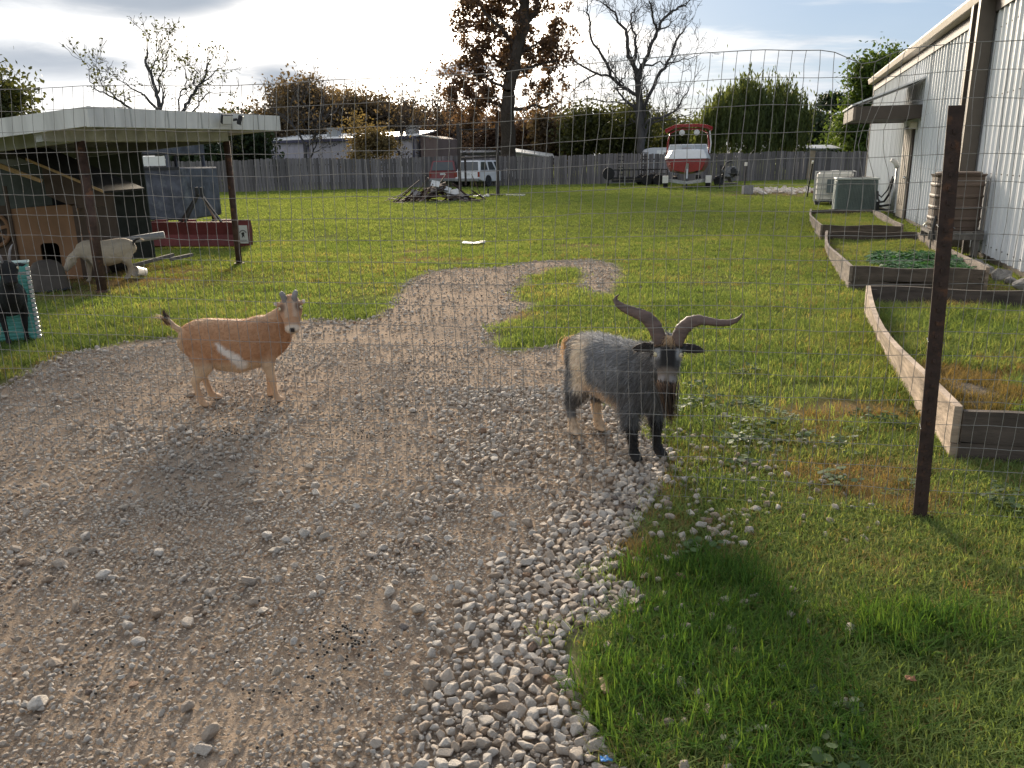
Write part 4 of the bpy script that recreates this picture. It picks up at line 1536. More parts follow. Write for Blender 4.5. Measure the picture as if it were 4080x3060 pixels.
def leaf_mat(name, c0, c1, trans=.4, tint=(1.4, 1.25, .7)):
    m = bpy.data.materials.new(name)
    m.use_nodes = True
    T = NT(m.node_tree)
    b = m.node_tree.nodes['Principled BSDF']
    isl = T.n('ShaderNodeNewGeometry').outputs['Random Per Island']
    n = T.noise(T.n('ShaderNodeTexCoord').outputs['Object'], .55, 3, .6)
    f = T.math('ADD', T.math('MULTIPLY', isl, .55), T.math('MULTIPLY_ADD', n, 1.6, -.55), clamp=True)
    c = T.mix(f, c0, c1)
    T.link(c, b.inputs['Base Color'])
    b.inputs['Roughness'].default_value = .6
    b.inputs['Specular IOR Level'].default_value = .2
    tr = T.n('ShaderNodeBsdfTranslucent', {'Color': T.mix(1.0, c, tint, 'MULTIPLY')})
    mx = T.n('ShaderNodeMixShader', {0: trans, 1: b.outputs[0], 2: tr.outputs[0]})
    T.link(mx.outputs[0], m.node_tree.nodes['Material Output'].inputs[0])
    return m


L_BROWN = leaf_mat('brown_oak_leaf', (.075, .05, .04), (.16, .10, .072))
L_RUST = leaf_mat('rusty_leaf', (.07, .054, .038), (.15, .11, .07))
L_YELLOW = leaf_mat('yellow_leaf', (.10, .08, .04), (.21, .16, .08))
L_OLIVE = leaf_mat('olive_leaf', (.035, .045, .018), (.085, .095, .033))
L_GREEN = leaf_mat('green_leaf', (.03, .055, .016), (.085, .135, .03))
L_BRIGHT = leaf_mat('bright_green_leaf', (.05, .09, .02), (.14, .19, .04))
L_WILLOW = leaf_mat('willow_leaf', (.04, .06, .024), (.115, .145, .05), .45)
L_DARK = leaf_mat('dark_evergreen', (.015, .028, .014), (.04, .06, .025), .2)


def leaf_mesh(name, C, size, rg, flat=0.0, aspect=.6, hang=None):
    """one small folded leaf face per centre"""
    C = np.asarray(C, dtype=np.float64)
    n = len(C)
    u = rg.normal(size=(n, 3))
    if hang is not None:
        u = rg.normal(size=(n, 3)) * .25 + np.array([0, 0, -1.0])
    u[:, 2] *= (1 - flat)
    u /= np.linalg.norm(u, axis=1)[:, None]
    w = rg.normal(size=(n, 3))
    v = np.cross(u, w)
    v /= np.linalg.norm(v, axis=1)[:, None] + 1e-9
    s = size * rg.uniform(.55, 1.35, n)[:, None]
    if hang is not None:
        a, b = u * s * hang, v * s * .35
    else:
        a, b = u * s, v * s * aspect
    V = np.stack([C - a, C + b * .9 - a * .1, C + a, C - b * .9 - a * .1], 1).reshape(-1, 3)
    F = np.arange(4 * n)
    return np_mesh(name, V, F, np.full(n, 4))


def branch(mb, tips, p, d, L, r, depth, rg, k):
    """grow one limb, then its forks; k holds the habit"""
    n = 4 if depth > 1 else 3
    pts, rad = [p], [r]
    q, dd = p.copy(), d.copy()
    r1 = r * k.get('taper', .62)
    for i in range(n):
        j = Vector((rg.gauss(0, 1), rg.gauss(0, 1), rg.gauss(0, 1))) * k.get('crook', .14)
        dd = (dd + j + Vector((0, 0, k.get('up', .05)))).normalized()
        q = q + dd * (L / n)
        pts.append(q.copy())
        rad.append(r + (r1 - r) * (i + 1) / n)
        if depth <= k.get('leafdepth', 1):
            tips.append(q.copy())
    mb.tube(pts, [max(x, k.get('rmin', .012)) for x in rad], 7 if depth > 2 else (5 if depth > 1 else 3), cap=False)
    if depth == 0:
        return
    m = rg.choice(k.get('forks', (2, 3)))
    for i in range(m):
        ax = dd.orthogonal().normalized()
        ax.rotate(Matrix.Rotation(rg.uniform(0, 2 * PI), 3, dd))
        nd = dd.copy()
        nd.rotate(Matrix.Rotation(rg.uniform(*k.get('ang', (.3, .8))), 3, ax))
        branch(mb, tips, q, nd, L * rg.uniform(*k.get('shrink', (.62, .85))), r1 * (.85 if i == 0 else .68), depth - 1, rg, k)
    for i in range(k.get('side', 1)):
        t = rg.uniform(.35, .9)
        o = pts[0].lerp(pts[-1], t)
        ax = d.orthogonal().normalized()
        ax.rotate(Matrix.Rotation(rg.uniform(0, 2 * PI), 3, d))
        nd = d.copy()
        nd.rotate(Matrix.Rotation(rg.uniform(.6, 1.1), 3, ax))
        branch(mb, tips, o, nd, L * .55, r * .42, depth - 1 if depth > 1 else 0, rg, k)


def tree(name, label, base, h, seed, bark, leaf=None, n_leaf=5000, size=.16, spread=.5, depth=4, r0=None, trunk=.28, habit=None, group='trees beyond the back fence', jitter=.55, cat='tree', crown_pow=1.0):
    rg = random.Random(seed)
    nr = np.random.default_rng(seed)
    base = Vector(base)
    root = empty(name, base, 0, label, cat, group)
    mb, tips = MB(), []
    k = dict(up=.06, ang=(.25, .75), crook=.13, forks=(2, 3), side=1, leafdepth=1)
    k.update(habit or {})
    r0 = r0 or h * .022
    lean = Vector((rg.gauss(0, .05), rg.gauss(0, .05), 1)).normalized()
    branch(mb, tips, Vector((0, 0, -.1)), lean, h * trunk, r0, depth, rg, k)
    # fit the height
    top = max(v[2] for v in mb.v)
    sc = h / top
    sxy = sc * (spread if spread > 2 else 1.0)
    mb.v = [(v[0] * sc, v[1] * sc, v[2] * sc) for v in mb.v]
    mb.build('trunk', bark, root, smooth=True)
    if leaf is not None and n_leaf:
        T_ = np.array([tuple(t * sc) for t in tips])
        C = T_[nr.integers(0, len(T_), n_leaf)] + nr.normal(0, jitter, (n_leaf, 3)) * np.array([1, 1, .8])
        C = C[C[:, 2] > .2]
        o = link_obj('crown', leaf_mesh('crown', C, size, nr), leaf, root)
    return root


def limbs(mb, Y, lines, seed, off=(1700, 0), sc=1.843, twigs=True, kt=None, depth_j=2.2, tips=None):
    """main limbs drawn as lines at their own distance, each with its own depth; twigs grow from them"""
    rg = random.Random(seed)
    tips = tips if tips is not None else []
    mpp = Y / FPX / sc
    memo = {}
    for r0, r1, L in lines:
        dy = None
        pts = []
        n = len(L)
        key0 = L[0]
        d0 = memo.get(key0, 0.0)
        drift = rg.uniform(-1, 1) * depth_j
        for i, (a, b) in enumerate(L):
            t = i / max(1, n - 1)
            dep = d0 + drift * t
            memo.setdefault((a, b), dep)
            pts.append(AT(off[0] + a / sc, off[1] + b / sc, Y + dep))
        # smooth crooks
        q, rr = [], []
        for i in range(n - 1):
            for s in range(3):
                t = s / 3
                p = pts[i].lerp(pts[i + 1], t)
                if s:
                    p += Vector((rg.gauss(0, .05), rg.gauss(0, .05), rg.gauss(0, .05)))
                q.append(p)
                u = (i + t) / (n - 1)
                rr.append((r0 + (r1 - r0) * u) * mpp * 1.2)
        q.append(pts[-1])
        rr.append(r1 * mpp)
        mb.tube(q, [max(x, .02) for x in rr], 8, cap=False)
        if twigs:
            for i in range(2, len(q), 1):
                if rg.random() < (kt or {}).get('p', .55) and r1 * mpp < .5:
                    d = (q[i] - q[i - 1]).normalized()
                    ax = d.orthogonal().normalized()
                    ax.rotate(Matrix.Rotation(rg.uniform(0, 2 * PI), 3, d))
                    nd = d.copy()
                    nd.rotate(Matrix.Rotation(rg.uniform(.5, 1.2), 3, ax))
                    branch(mb, tips, q[i], (nd + Vector((0, 0, .35))).normalized(), rg.uniform(.5, 1.3), max(.022, rr[i] * .35), 2, rg, dict(up=.10, crook=.25, forks=(2, 2, 3), side=1, rmin=.012, leafdepth=2))
            d = (q[-1] - q[-2]).normalized()
            branch(mb, tips, q[-1], d, rg.uniform(.6, 1.2), max(.022, rr[-1] * .8), 2, rg, dict(up=.08, crook=.22, forks=(2, 3), side=1, rmin=.012, leafdepth=2))
    return tips


def dead_tree():
    Y = 62.0
    base = AT(1700 + 1580 / 1.843, 700, Y)
    base.z = 0
    root = empty('dead_tree', base, 0, 'big bare dead tree with crooked grey limbs above the fence', 'tree', 'trees beyond the back fence')
    mb = MB()
    mb.tube([base - Vector((0, 0, .2)), AT(1700 + 1580 / 1.843, 620, Y)], [.34, .30], 10, cap=False)
    lines = [
        (24, 19, [(1580, 1150), (1575, 960), (1560, 820), (1560, 700), (1550, 600)]),
        (14, 4, [(1550, 600), (1520, 480), (1480, 420), (1475, 280), (1465, 220), (1400, 160), (1385, 90), (1300, 30)]),
        (9, 4, [(1520, 480), (1535, 390), (1530, 290), (1505, 190), (1500, 110), (1530, 70)]),
        (13, 4, [(1550, 600), (1590, 480), (1640, 350), (1690, 230), (1720, 160), (1790, 90), (1850, 50), (1910, 30)]),
        (7, 3, [(1690, 230), (1660, 130), (1650, 50), (1640, 0)]),
        (5, 3, [(1690, 230), (1780, 190), (1800, 160)]),
        (12, 4, [(1575, 960), (1600, 780), (1690, 570), (1760, 470), (1800, 400), (1830, 300), (1900, 200)]),
        (5, 2, [(1760, 470), (1850, 450), (1960, 420)]),
        (6, 3, [(1590, 480), (1690, 460), (1760, 470)]),
        (11, 4, [(1560, 700), (1440, 640), (1350, 560), (1320, 460), (1260, 360), (1200, 250), (1190, 110), (1180, 60)]),
        (7, 3, [(1350, 560), (1250, 540), (1150, 490), (1080, 440), (1050, 380), (1000, 370)]),
        (5, 3, [(1440, 640), (1430, 580), (1470, 520)]),
        (5, 3, [(1440, 640), (1400, 570), (1380, 520)]),
        (8, 4, [(1560, 820), (1450, 730), (1410, 680), (1390, 570)]),
        (9, 3, [(1580, 940), (1640, 880), (1750, 850), (1830, 810), (1870, 740), (1920, 660)]),
        (7, 3, [(1580, 1010), (1660, 900), (1760, 880), (1900, 850)]),
        (5, 2, [(1250, 540), (1150, 600), (1090, 650), (1050, 720)]),
        (5, 2, [(1560, 820), (1480, 760), (1320, 750), (1180, 720), (1090, 800)]),
    ]
    limbs(mb, Y, lines, 11, kt={'p': .9})
    for i, v in enumerate(mb.v):
        mb.v[i] = (v[0] - base.x, v[1] - base.y, v[2])
    mb.build('trunk', M_BARKGREY, root, smooth=True)


dead_tree()


def tall_oak():
    Y = 63.0
    base = AT(1700 + 600 / 1.843, 700, Y)
    base.z = 0
    root = empty('tall_oak', base, 0, 'tallest leafy brown tree rising out of the picture behind the fence', 'tree', 'trees beyond the back fence')
    mb, tips = MB(), []
    mb.tube([base - Vector((0, 0, .2)), AT(1700 + 600 / 1.843, 600, Y)], [.62, .55], 12, cap=False)
    lines = [
        (44, 36, [(600, 1120), (600, 960), (590, 800), (600, 650)]),
        (36, 22, [(600, 650), (640, 520), (655, 420), (665, 340), (720, 200), (720, 0), (725, -160), (700, -300)]),
        (15, 6, [(665, 340), (600, 280), (540, 200), (430, 100), (380, 20)]),
        (14, 6, [(720, 200), (770, 110), (810, 60), (830, -60), (860, -160)]),
        (12, 5, [(640, 520), (740, 500), (840, 470), (950, 450)]),
        (10, 4, [(655, 420), (720, 360), (800, 330), (880, 270)]),
        (12, 5, [(590, 800), (700, 800), (800, 770), (880, 790)]),
        (10, 4, [(600, 650), (520, 620), (420, 560), (330, 540)]),
        (10, 4, [(590, 800), (500, 760), (400, 720), (300, 700), (220, 660)]),
        (10, 4, [(640, 520), (540, 460), (450, 400), (330, 260)]),
        (8, 4, [(720, 0), (620, -80), (520, -120)]),
    ]
    limbs(mb, Y, lines, 21, kt={'p': .35}, tips=tips, depth_j=3.0)
    nr = np.random.default_rng(5)
    sc = 1.843
    mpp = Y / FPX / sc
    C = []
    blobs = [(350, 60, 120), (260, 30, 80), (330, 230, 105), (250, 260, 50), (430, 310, 110), (520, 440, 115), (600, 240, 100), (780, 340, 130), (880, 290, 100), (950, 210, 75), (560, 110, 110), (740, 70, 110), (850, 430, 90), (380, 560, 95), (260, 620, 85), (450, 690, 105),
             (330, 790, 110), (200, 700, 80), (480, 850, 80), (860, 620, 95), (960, 640, 60), (760, 730, 70), (930, 470, 70), (600, -120, 190), (400, -80, 130), (800, -80, 110), (1030, 40, 40), (640, 330, 70), (700, 550, 70), (470, 180, 90), (420, 450, 70), (300, 880, 90), (180, 830, 70), (640, -260, 150)]
    for cx, cy, r_ in blobs:
        rm = r_ * mpp
        n = int(58 * rm * rm * 6.5)
        c = AT(1700 + cx / sc, cy / sc, Y + nr.uniform(-2.2, 2.2))
        # each clump is a handful of sprays with air between them
        ns = max(4, int(n / 60))
        ctr = nr.normal(0, .55, (ns, 3)) * rm
        q = ctr[nr.integers(0, ns, n)] + nr.normal(0, .24, (n, 3))
        C.append(q + np.array(c))
    tp = np.array([tuple(t) for t in tips])
    C.append(tp[nr.integers(0, len(tp), 3800)] + nr.normal(0, .28, (3800, 3)))
    C = np.concatenate(C) - np.array(base)
    for i, v in enumerate(mb.v):
        mb.v[i] = (v[0] - base.x, v[1] - base.y, v[2])
    mb.build('trunk', M_BARK, root, smooth=True)
    link_obj('crown', leaf_mesh('crown', C, .155, nr), L_BROWN, root)


tall_oak()


def at0(px, Y):
    p = AT(px, 640, Y)
    return Vector((p.x, p.y, 0))


def hgt(py, Y, px=2040):
    return AT(px, py, Y).z


BARE = dict(up=.10, crook=.20, forks=(2, 3), side=1, ang=(.3, .75), taper=.68, rmin=.014, leafdepth=1)
# left: big leafy tree at the frame edge and the thin bare tree behind the shelter
tree('leafy_tree', 'dark leafy tree at the left edge above the shelter roof', at0(-90, 44), hgt(215, 44, 0), 31, M_BARK, L_OLIVE, 10075, .15, depth=5, trunk=.25)
def left_bare():
    Y = 50.0
    off, sc = (300, 150), 3.16
    base = AT(635, 640, Y)
    base.z = 0
    root = empty('bare_tree', base, 0, 'thin bare tree with a few dead leaves rising behind the shelter roof', 'tree', 'trees beyond the back fence')
    mb, tips = MB(), []
    lines = [(30, 24, [(1050, 1560), (1060, 1250), (1070, 900)]), (22, 9, [(1070, 900), (1040, 760), (1000, 620), (960, 480), (900, 360), (880, 280), (910, 170)]), (10, 4, [(1040, 700), (1050, 560), (1070, 480), (1150, 350)]), (8, 3, [(960, 450), (990, 340), (1035, 260), (1025, 160)]),
             (14, 4, [(1070, 950), (900, 760), (840, 700), (700, 640), (600, 560)]), (14, 4, [(1060, 1150), (680, 880), (540, 790), (420, 730), (240, 640), (180, 510)]), (7, 3, [(540, 790), (470, 700), (350, 620), (300, 500)]),
             (18, 7, [(1060, 1250), (1380, 900), (1440, 780), (1500, 680), (1600, 560), (1660, 440), (1680, 310)]), (8, 3, [(1600, 560), (1700, 490), (1780, 410)]), (10, 4, [(1300, 1000), (1300, 800), (1320, 700), (1380, 600), (1390, 420)]), (8, 4, [(1500, 680), (1500, 560), (1520, 460), (1490, 390)]),
             (9, 4, [(1380, 1050), (1560, 850), (1640, 720), (1750, 700)])]
    limbs(mb, Y, lines, 33, off=off, sc=sc, kt={'p': .3}, tips=tips, depth_j=1.8)
    for i, v in enumerate(mb.v):
        mb.v[i] = (v[0] - base.x, v[1] - base.y, v[2])
    mb.build('trunk', M_BARKGREY, root, smooth=True)
    nr = np.random.default_rng(8)
    tp = np.array([tuple(t - base) for t in tips])
    C = tp[nr.integers(0, len(tp), 900)] + nr.normal(0, .12, (900, 3))
    link_obj('crown', leaf_mesh('crown', C, .10, nr), L_OLIVE, root)


left_bare()
tree('evergreen_tree', 'dark hedge like tree seen under the shelter roof', at0(800, 60), hgt(520, 60, 800), 35, M_BARK, L_DARK, 7750, .2, depth=4, trunk=.18)
tree('evergreen_tree', 'low dark tree over the fence, right of the hut roof', at0(940, 62), hgt(480, 62, 940), 36, M_BARK, L_DARK, 6200, .2, depth=4, trunk=.2)
tree('scrub_tree', 'small spindly tree peeping over the right end of the shelter roof', at0(985, 62), hgt(400, 62, 985), 37, M_BARK, L_OLIVE, 900, .13, depth=4, trunk=.3, habit=BARE)
# brown oaks behind the pale shed
tree('brown_oak', 'broad rust brown oak behind the left end of the pale shed', at0(1185, 84), hgt(325, 84, 1185), 41, M_BARK, L_RUST, 14725, .2, depth=5, trunk=.2, jitter=.85)
tree('brown_oak', 'rust brown oak behind the middle of the pale shed', at0(1390, 86), hgt(385, 86, 1390), 42, M_BARK, L_RUST, 10850, .2, depth=5, trunk=.2, jitter=.85)
tree('brown_oak', 'lower rust brown tree between the shed and the tall tree', at0(1800, 88), hgt(430, 88, 1800), 43, M_BARK, L_BROWN, 10075, .2, depth=5, trunk=.2, jitter=.8)
tree('young_tree', 'yellowing young tree standing in front of the pale shed', at0(1475, 62), hgt(440, 62, 1475), 44, M_BARK, L_YELLOW, 5115, .12, depth=5, trunk=.22, jitter=.4)
tree('young_tree', 'thin twiggy tree above the brown oak, nearly bare', at0(1205, 70), hgt(235, 70, 1205), 45, M_BARKGREY, L_RUST, 450, .13, depth=5, trunk=.32, habit=BARE)
tree('thin_bare_tree', 'slender bare tree left of the tall brown tree, the leftmost of three', at0(1590, 72), hgt(300, 72, 1590), 46, M_BARK, L_RUST, 500, .12, depth=5, trunk=.3, habit=BARE)
tree('thin_bare_tree', 'slender bare tree left of the tall brown tree, the middle of three', at0(1690, 74), hgt(290, 74, 1690), 47, M_BARK, L_RUST, 500, .12, depth=5, trunk=.3, habit=BARE)
tree('thin_bare_tree', 'slender bare tree close against the tall brown tree', at0(1790, 76), hgt(300, 76, 1790), 48, M_BARK, L_BROWN, 900, .12, depth=5, trunk=.3, habit=BARE)
# right of the tall oak
tree('olive_tree', 'grey green tree under the right side of the tall brown tree', at0(2180, 72), hgt(440, 72, 2180), 51, M_BARK, L_RUST, 8060, .17, depth=5, trunk=.2, jitter=.6)
tree('olive_tree', 'olive green tree left of the dead tree trunk', at0(2330, 70), hgt(430, 70, 2330), 52, M_BARK, L_OLIVE, 10850, .17, depth=5, trunk=.2, jitter=.65)
tree('olive_tree', 'bushy yellow green tree right in front of the dead tree', at0(2460, 66), hgt(420, 66, 2460), 53, M_BARK, L_OLIVE, 9300, .15, depth=5, trunk=.2, jitter=.55)
tree('olive_tree', 'loose twiggy tree between the dead tree and the boat', at0(2690, 74), hgt(430, 74, 2690), 54, M_BARK, L_OLIVE, 4030, .13, depth=5, trunk=.24, habit=BARE)
# undergrowth that closes the line of trees
for i, (px, Y, py, lf, n, lab) in enumerate((
        (1075, 78, 430, L_RUST, 6000, 'low brown tree rising directly left of the pale shed'),
        (1280, 92, 370, L_RUST, 8000, 'brown oak crown between the two other oaks behind the shed'),
        (1520, 90, 400, L_RUST, 8000, 'brown tree behind the yellowing young tree'),
        (1640, 94, 410, L_BROWN, 8000, 'dull brown tree behind the slender bare trees'),
        (1930, 82, 470, L_BROWN, 6500, 'brown undergrowth tree left behind the tall trunk'),
        (2110, 80, 480, L_BROWN, 6000, 'brown undergrowth tree right behind the tall trunk'),
        (2250, 84, 455, L_OLIVE, 7000, 'olive tree behind the grey green tree'),
        (2420, 84, 440, L_OLIVE, 7000, 'olive tree crown behind the bushy yellow green tree'),
        (2590, 82, 490, L_OLIVE, 6500, 'olive bush tree behind the dead tree trunk'),
        (2760, 80, 500, L_OLIVE, 6500, 'olive tree seen through the boat canopy'),
        (3400, 76, 530, L_GREEN, 5000, 'green tree filling the gap beside the awning'))):
    tree('hedge_tree', lab, at0(px, Y), hgt(py, Y, px), 300 + i, M_BARK, lf, n, .2, depth=5, trunk=.16, jitter=.85)
# right side
tree('evergreen_tree', 'dark tree mass right of the willow, over the fence', at0(3180, 84), hgt(470, 84, 3180), 61, M_BARK, L_DARK, 9300, .22, depth=5, trunk=.18, jitter=.8)
tree('evergreen_tree', 'dark tree behind the little far shed roof', at0(3300, 88), hgt(510, 88, 3300), 62, M_BARK, L_DARK, 7750, .22, depth=5, trunk=.18, jitter=.8)
tree('green_tree', 'bright green leafy tree beside the awning of the metal building', at0(3430, 68), hgt(395, 68, 3430), 63, M_BARK, L_BRIGHT, 12400, .16, depth=5, trunk=.2, jitter=.6)
tree('green_tree', 'green tree looking over the roof edge of the metal building', at0(3570, 62), hgt(180, 62, 3570), 64, M_BARK, L_GREEN, 10075, .17, depth=5, trunk=.28, jitter=.55)


def willow():
    Y = 64.0
    nr = np.random.default_rng(71)
    rg = random.Random(71)
    base = at0(2990, Y)
    root = empty('willow_tree', base, 0, 'round weeping willow with hanging green strands right of the boat', 'tree', 'trees beyond the back fence')
    mb, tips = MB(), []
    branch(mb, tips, Vector((0, 0, -.1)), Vector((0.03, 0, 1)), 2.2, .3, 4, rg, dict(up=.05, ang=(.35, .8), crook=.12, leafdepth=2))
    mb.build('trunk', M_BARK, root, smooth=True)
    C = []
    h = hgt(270, Y, 2960)
    for k in range(760):
        a, rr = rg.uniform(0, 2 * PI), math.sqrt(rg.random())
        x, y = 4.5 * rr * math.cos(a), 3.6 * rr * math.sin(a)
        z = h * (1 - .36 * rr ** 3) * (0.92 + .08 * math.cos(3 * a + 1)) - rg.uniform(0, 1.3)
        if rr < .3:
            z += rg.uniform(0, .5)
        L = rg.uniform(.8, 3.2) + (z - 3.2) * .35
        zb = max(1.2, z - L)
        n = int((z - zb) / .075)
        t = np.linspace(0, 1, max(2, n))
        sway = np.array([rg.gauss(0, .2), rg.gauss(0, .2)])
        P = np.stack([x + sway[0] * t * t, y + sway[1] * t * t, z + (zb - z) * t], 1) + nr.normal(0, .05, (len(t), 3))
        C.append(P)
    # inner fill
    f = nr.normal(0, 1, (5200, 3)) * np.array([1.7, 1.5, 1.3]) + np.array([0, 0, h * .5])
    C.append(f[f[:, 2] > 1])
    link_obj('crown', leaf_mesh('crown', np.concatenate(C), .15, nr, hang=1.15), L_WILLOW, root)


willow()


def pine():
    Y = 96.0
    nr = np.random.default_rng(81)
    base = at0(3300, Y)
    h = hgt(365, Y, 3300)
    root = empty('pine_tree', base, 0, 'umbrella shaped pine far off beside the metal building', 'tree', 'trees beyond the back fence')
    mb = MB()
    mb.tube([(0, 0, -.1), (.1, 0, h * .5), (-.1, 0, h * .93)], [.28, .2, .08], 8)
    C = []
    for cx, cz, rx, rz in ((0, h - .6, 1.5, .5), (-1.1, h - 1.5, 1.1, .45), (1.4, h - 1.4, 1.2, .45), (0.2, h - 1.6, 1.2, .4), (-.9, h - 2.9, 1.5, .35), (1.5, h - 2.9, 1.6, .35), (-1.9, h - 2.3, .8, .3), (2.3, h - 2.2, .8, .3), (-2.2, h - 3.5, .9, .3), (2.6, h - 3.6, .8, .3)):
        mb.tube([(0, 0, cz - 1.1), (cx * .5, 0, cz - .6), (cx, 0, cz - .15)], [.08, .06, .03], 5)
        n = int(520 * rx)
        C.append(nr.normal(0, 1, (n, 3)) * np.array([rx * .45, rx * .45, rz * .5]) + np.array([cx, nr.normal(0, .5), cz]))
    mb.build('trunk', M_BARK, root, smooth=True)
    link_obj('crown', leaf_mesh('crown', np.concatenate(C), .2, nr), L_DARK, root)


pine()
# ================================================================== buildings beyond the fence
def pale_shed():
    Y = 74.0
    a = AT(1040, 640, Y)
    b = AT(1655, 640, Y - 4)
    a.z = b.z = 0
    ang = math.atan2(b.y - a.y, b.x - a.x)
    L = (b - a).length
    root = empty('pale_shed', a, ang, 'long pale lavender metal shed with a low white roof behind the fence', 'building')
    m = pmat('lavender_siding', (.50, .47, .52), .55, var=.07, scale=1, streak=(6, 1, .2))
    mr = pmat('white_roof_sheet', (.70, .69, .68), .45, var=.08, scale=1)
    h = hgt(566, Y, 1040)
    h2 = hgt(545, Y - 4, 1655)
    d = 9.0
    n = 17
    pw = L / n
    for k in range(n):
        MB().prism([(k * pw + .01, 0), ((k + 1) * pw - .01, 0), ((k + 1) * pw - .01, h + (h2 - h) * (k + 1) / n), (k * pw + .01, h + (h2 - h) * k / n)], 0, .06, 'y').build('wall_panel', m, root)
    MB().prism([(0, 0), (L, 0), (L, h2 - .05), (0, h - .05)], .07, d, 'y').build('core_wall', m, root)
    vs = [(-.5, -.35, h), (L + .3, -.35, h2), (L + .3, d * .5, h2 + .55), (-.5, d * .5, h + .55)]
    r = MB()
    r.add([*vs, *[(x, y, z + .10) for x, y, z in vs]], [(0, 1, 2, 3), (7, 6, 5, 4), (0, 4, 5, 1), (1, 5, 6, 2), (2, 6, 7, 3), (3, 7, 4, 0)])
    ro = r.build('roof', mr, root)
    MB().bar((-.5, -.37, h - .06), (L + .3, -.37, h2 - .06), .03, .22).build('eave_trim', pmat('indigo_trim', (.07, .065, .11), .6), root)
    for x in (4.3, 4.75, L * .985):
        MB().box(x, x + .2, -.04, -.003, 0, h + (h2 - h) * x / L - .1).build('downpipe', MATS['indigo_trim'], root)
    MB().box(2.3, 3.3, -.05, -.003, 1.0, 2.05).build('window', pmat('dull_panel', (.33, .30, .33), .5, var=.1), root)
    for x in (5.8, 13.2):
        v = MB().box(x, x + 1.0, 1.6, 2.4, h + .35, h + .95)
        v.box(x - .15, x + 1.15, 1.5, 2.5, h + .951, h + 1.1)
        v.build('roof_vent', M_GALV, ro)
    # brown lean-to at the right end
    e0 = L + .32
    g = empty('shed_annex', WL(0, 0), 0)
    COL.objects.unlink(g)
    bpy.data.objects.remove(g)
    MB().prism([(e0, 0), (e0 + 1.5, 0), (e0 + 1.5, h2 - .15), (e0 + .4, h2 + .12), (e0, h2 + .08)], .5, 6, 'y').build('annex_wall', pmat('dusky_brown_siding', (.20, .15, .145), .7, var=.15, scale=1, streak=(6, 1, .2)), root)
    MB().bar((e0 - .1, .46, h2 + .14), (e0 + 1.7, .46, h2 - .12), .06, .1).build('annex_roof_edge', mr, root)


pale_shed()


def gable_house():
    a = at0(905, 66)
    root = empty('small_house', a, 0, 'small house with a white edged gable showing above the fence', 'house')
    w = at0(1042, 66).x - a.x
    hz = hgt(645, 66, 950)
    ht = hgt(590, 66, 960)
    md = pmat('brown_gable', (.08, .06, .055), .8, var=.2)
    MB().box(0, w, 0, 7, 0, hz).build('wall', md, root)
    MB().prism([(0, hz + .002), (w, hz + .002), (w * .42, ht)], .02, 7, 'y').build('gable', md, root)
    mt = pmat('white_barge', (.55, .55, .56), .6, var=.1)
    for p, q in (((-.2, hz - .1), (w * .42, ht + .06)), ((w * .42, ht + .06), (w + .2, hz - .12))):
        MB().bar((p[0], -.1, p[1]), (q[0], -.1, q[1]), .12, .16, up=(0, 1, 0)).build('barge_board', mt, root)
    for p, q in (((-.2, hz + .0), (w * .42, ht + .16)), ((w * .42, ht + .16), (w + .2, hz - .02))):
        MB().quad((p[0], -.05, p[1]), (q[0], -.05, q[1]), (q[0], 7.2, q[1]), (p[0], 7.2, p[1])).build('roof', pmat('grey_shingle', (.13, .125, .135), .9, var=.2, scale=2) if 'grey_shingle' not in MATS else MATS['grey_shingle'], root)


gable_house()


def low_roof(name, label, px0, px1, py_top, py_bot, Y, col, slope, cat='shed'):
    a, b = at0(px0, Y), at0(px1, Y)
    root = empty(name, a, 0, label, cat)
    L = b.x - a.x
    zt, zb = hgt(py_top, Y, px0), hgt(py_bot, Y, px0)
    z2 = hgt(py_top + slope, Y, px1)
    mw = pmat(name + '_wall', tuple(c * .55 for c in col), .7, var=.15)
    mr = pmat(name + '_roof', col, .45, var=.12, scale=2)
    MB().prism([(0, 0), (L, 0), (L, z2 - .25), (0, zt - .25)], .3, 4, 'y').build('wall', mw, root)
    n = max(3, int(L / .9))
    for k in range(n):
        x0, x1 = -.2 + (L + .4) * k / n, -.2 + (L + .4) * (k + 1) / n - .03
        q = lambda x: zt + (z2 - zt) * (x / L)
        MB().add([(x0, -.1, q(x0) - .28), (x1, -.1, q(x1) - .28), (x1, 2.4, q(x1)), (x0, 2.4, q(x0)), (x0, -.1, q(x0) - .36), (x1, -.1, q(x1) - .36), (x1, 2.4, q(x1) - .08), (x0, 2.4, q(x0) - .08)], [(0, 1, 2, 3), (7, 6, 5, 4), (0, 4, 5, 1), (1, 5, 6, 2), (2, 6, 7, 3), (3, 7, 4, 0)]).build('roof_sheet', mr, root)
    return root


low_roof('far_shed', 'white sloping roof behind the fence, right of the tall trunk', 2045, 2200, 588, 640, 68, (.62, .62, .60), 22)
low_roof('far_carport', 'pale flat roof seen through the trees, left of the tall trunk', 1745, 2010, 598, 640, 80, (.45, .44, .44), -8)
low_roof('garden_shed', 'small grey roofed shed beyond the fence beside the metal building', 3215, 3345, 575, 610, 64, (.50, .51, .56), 0)


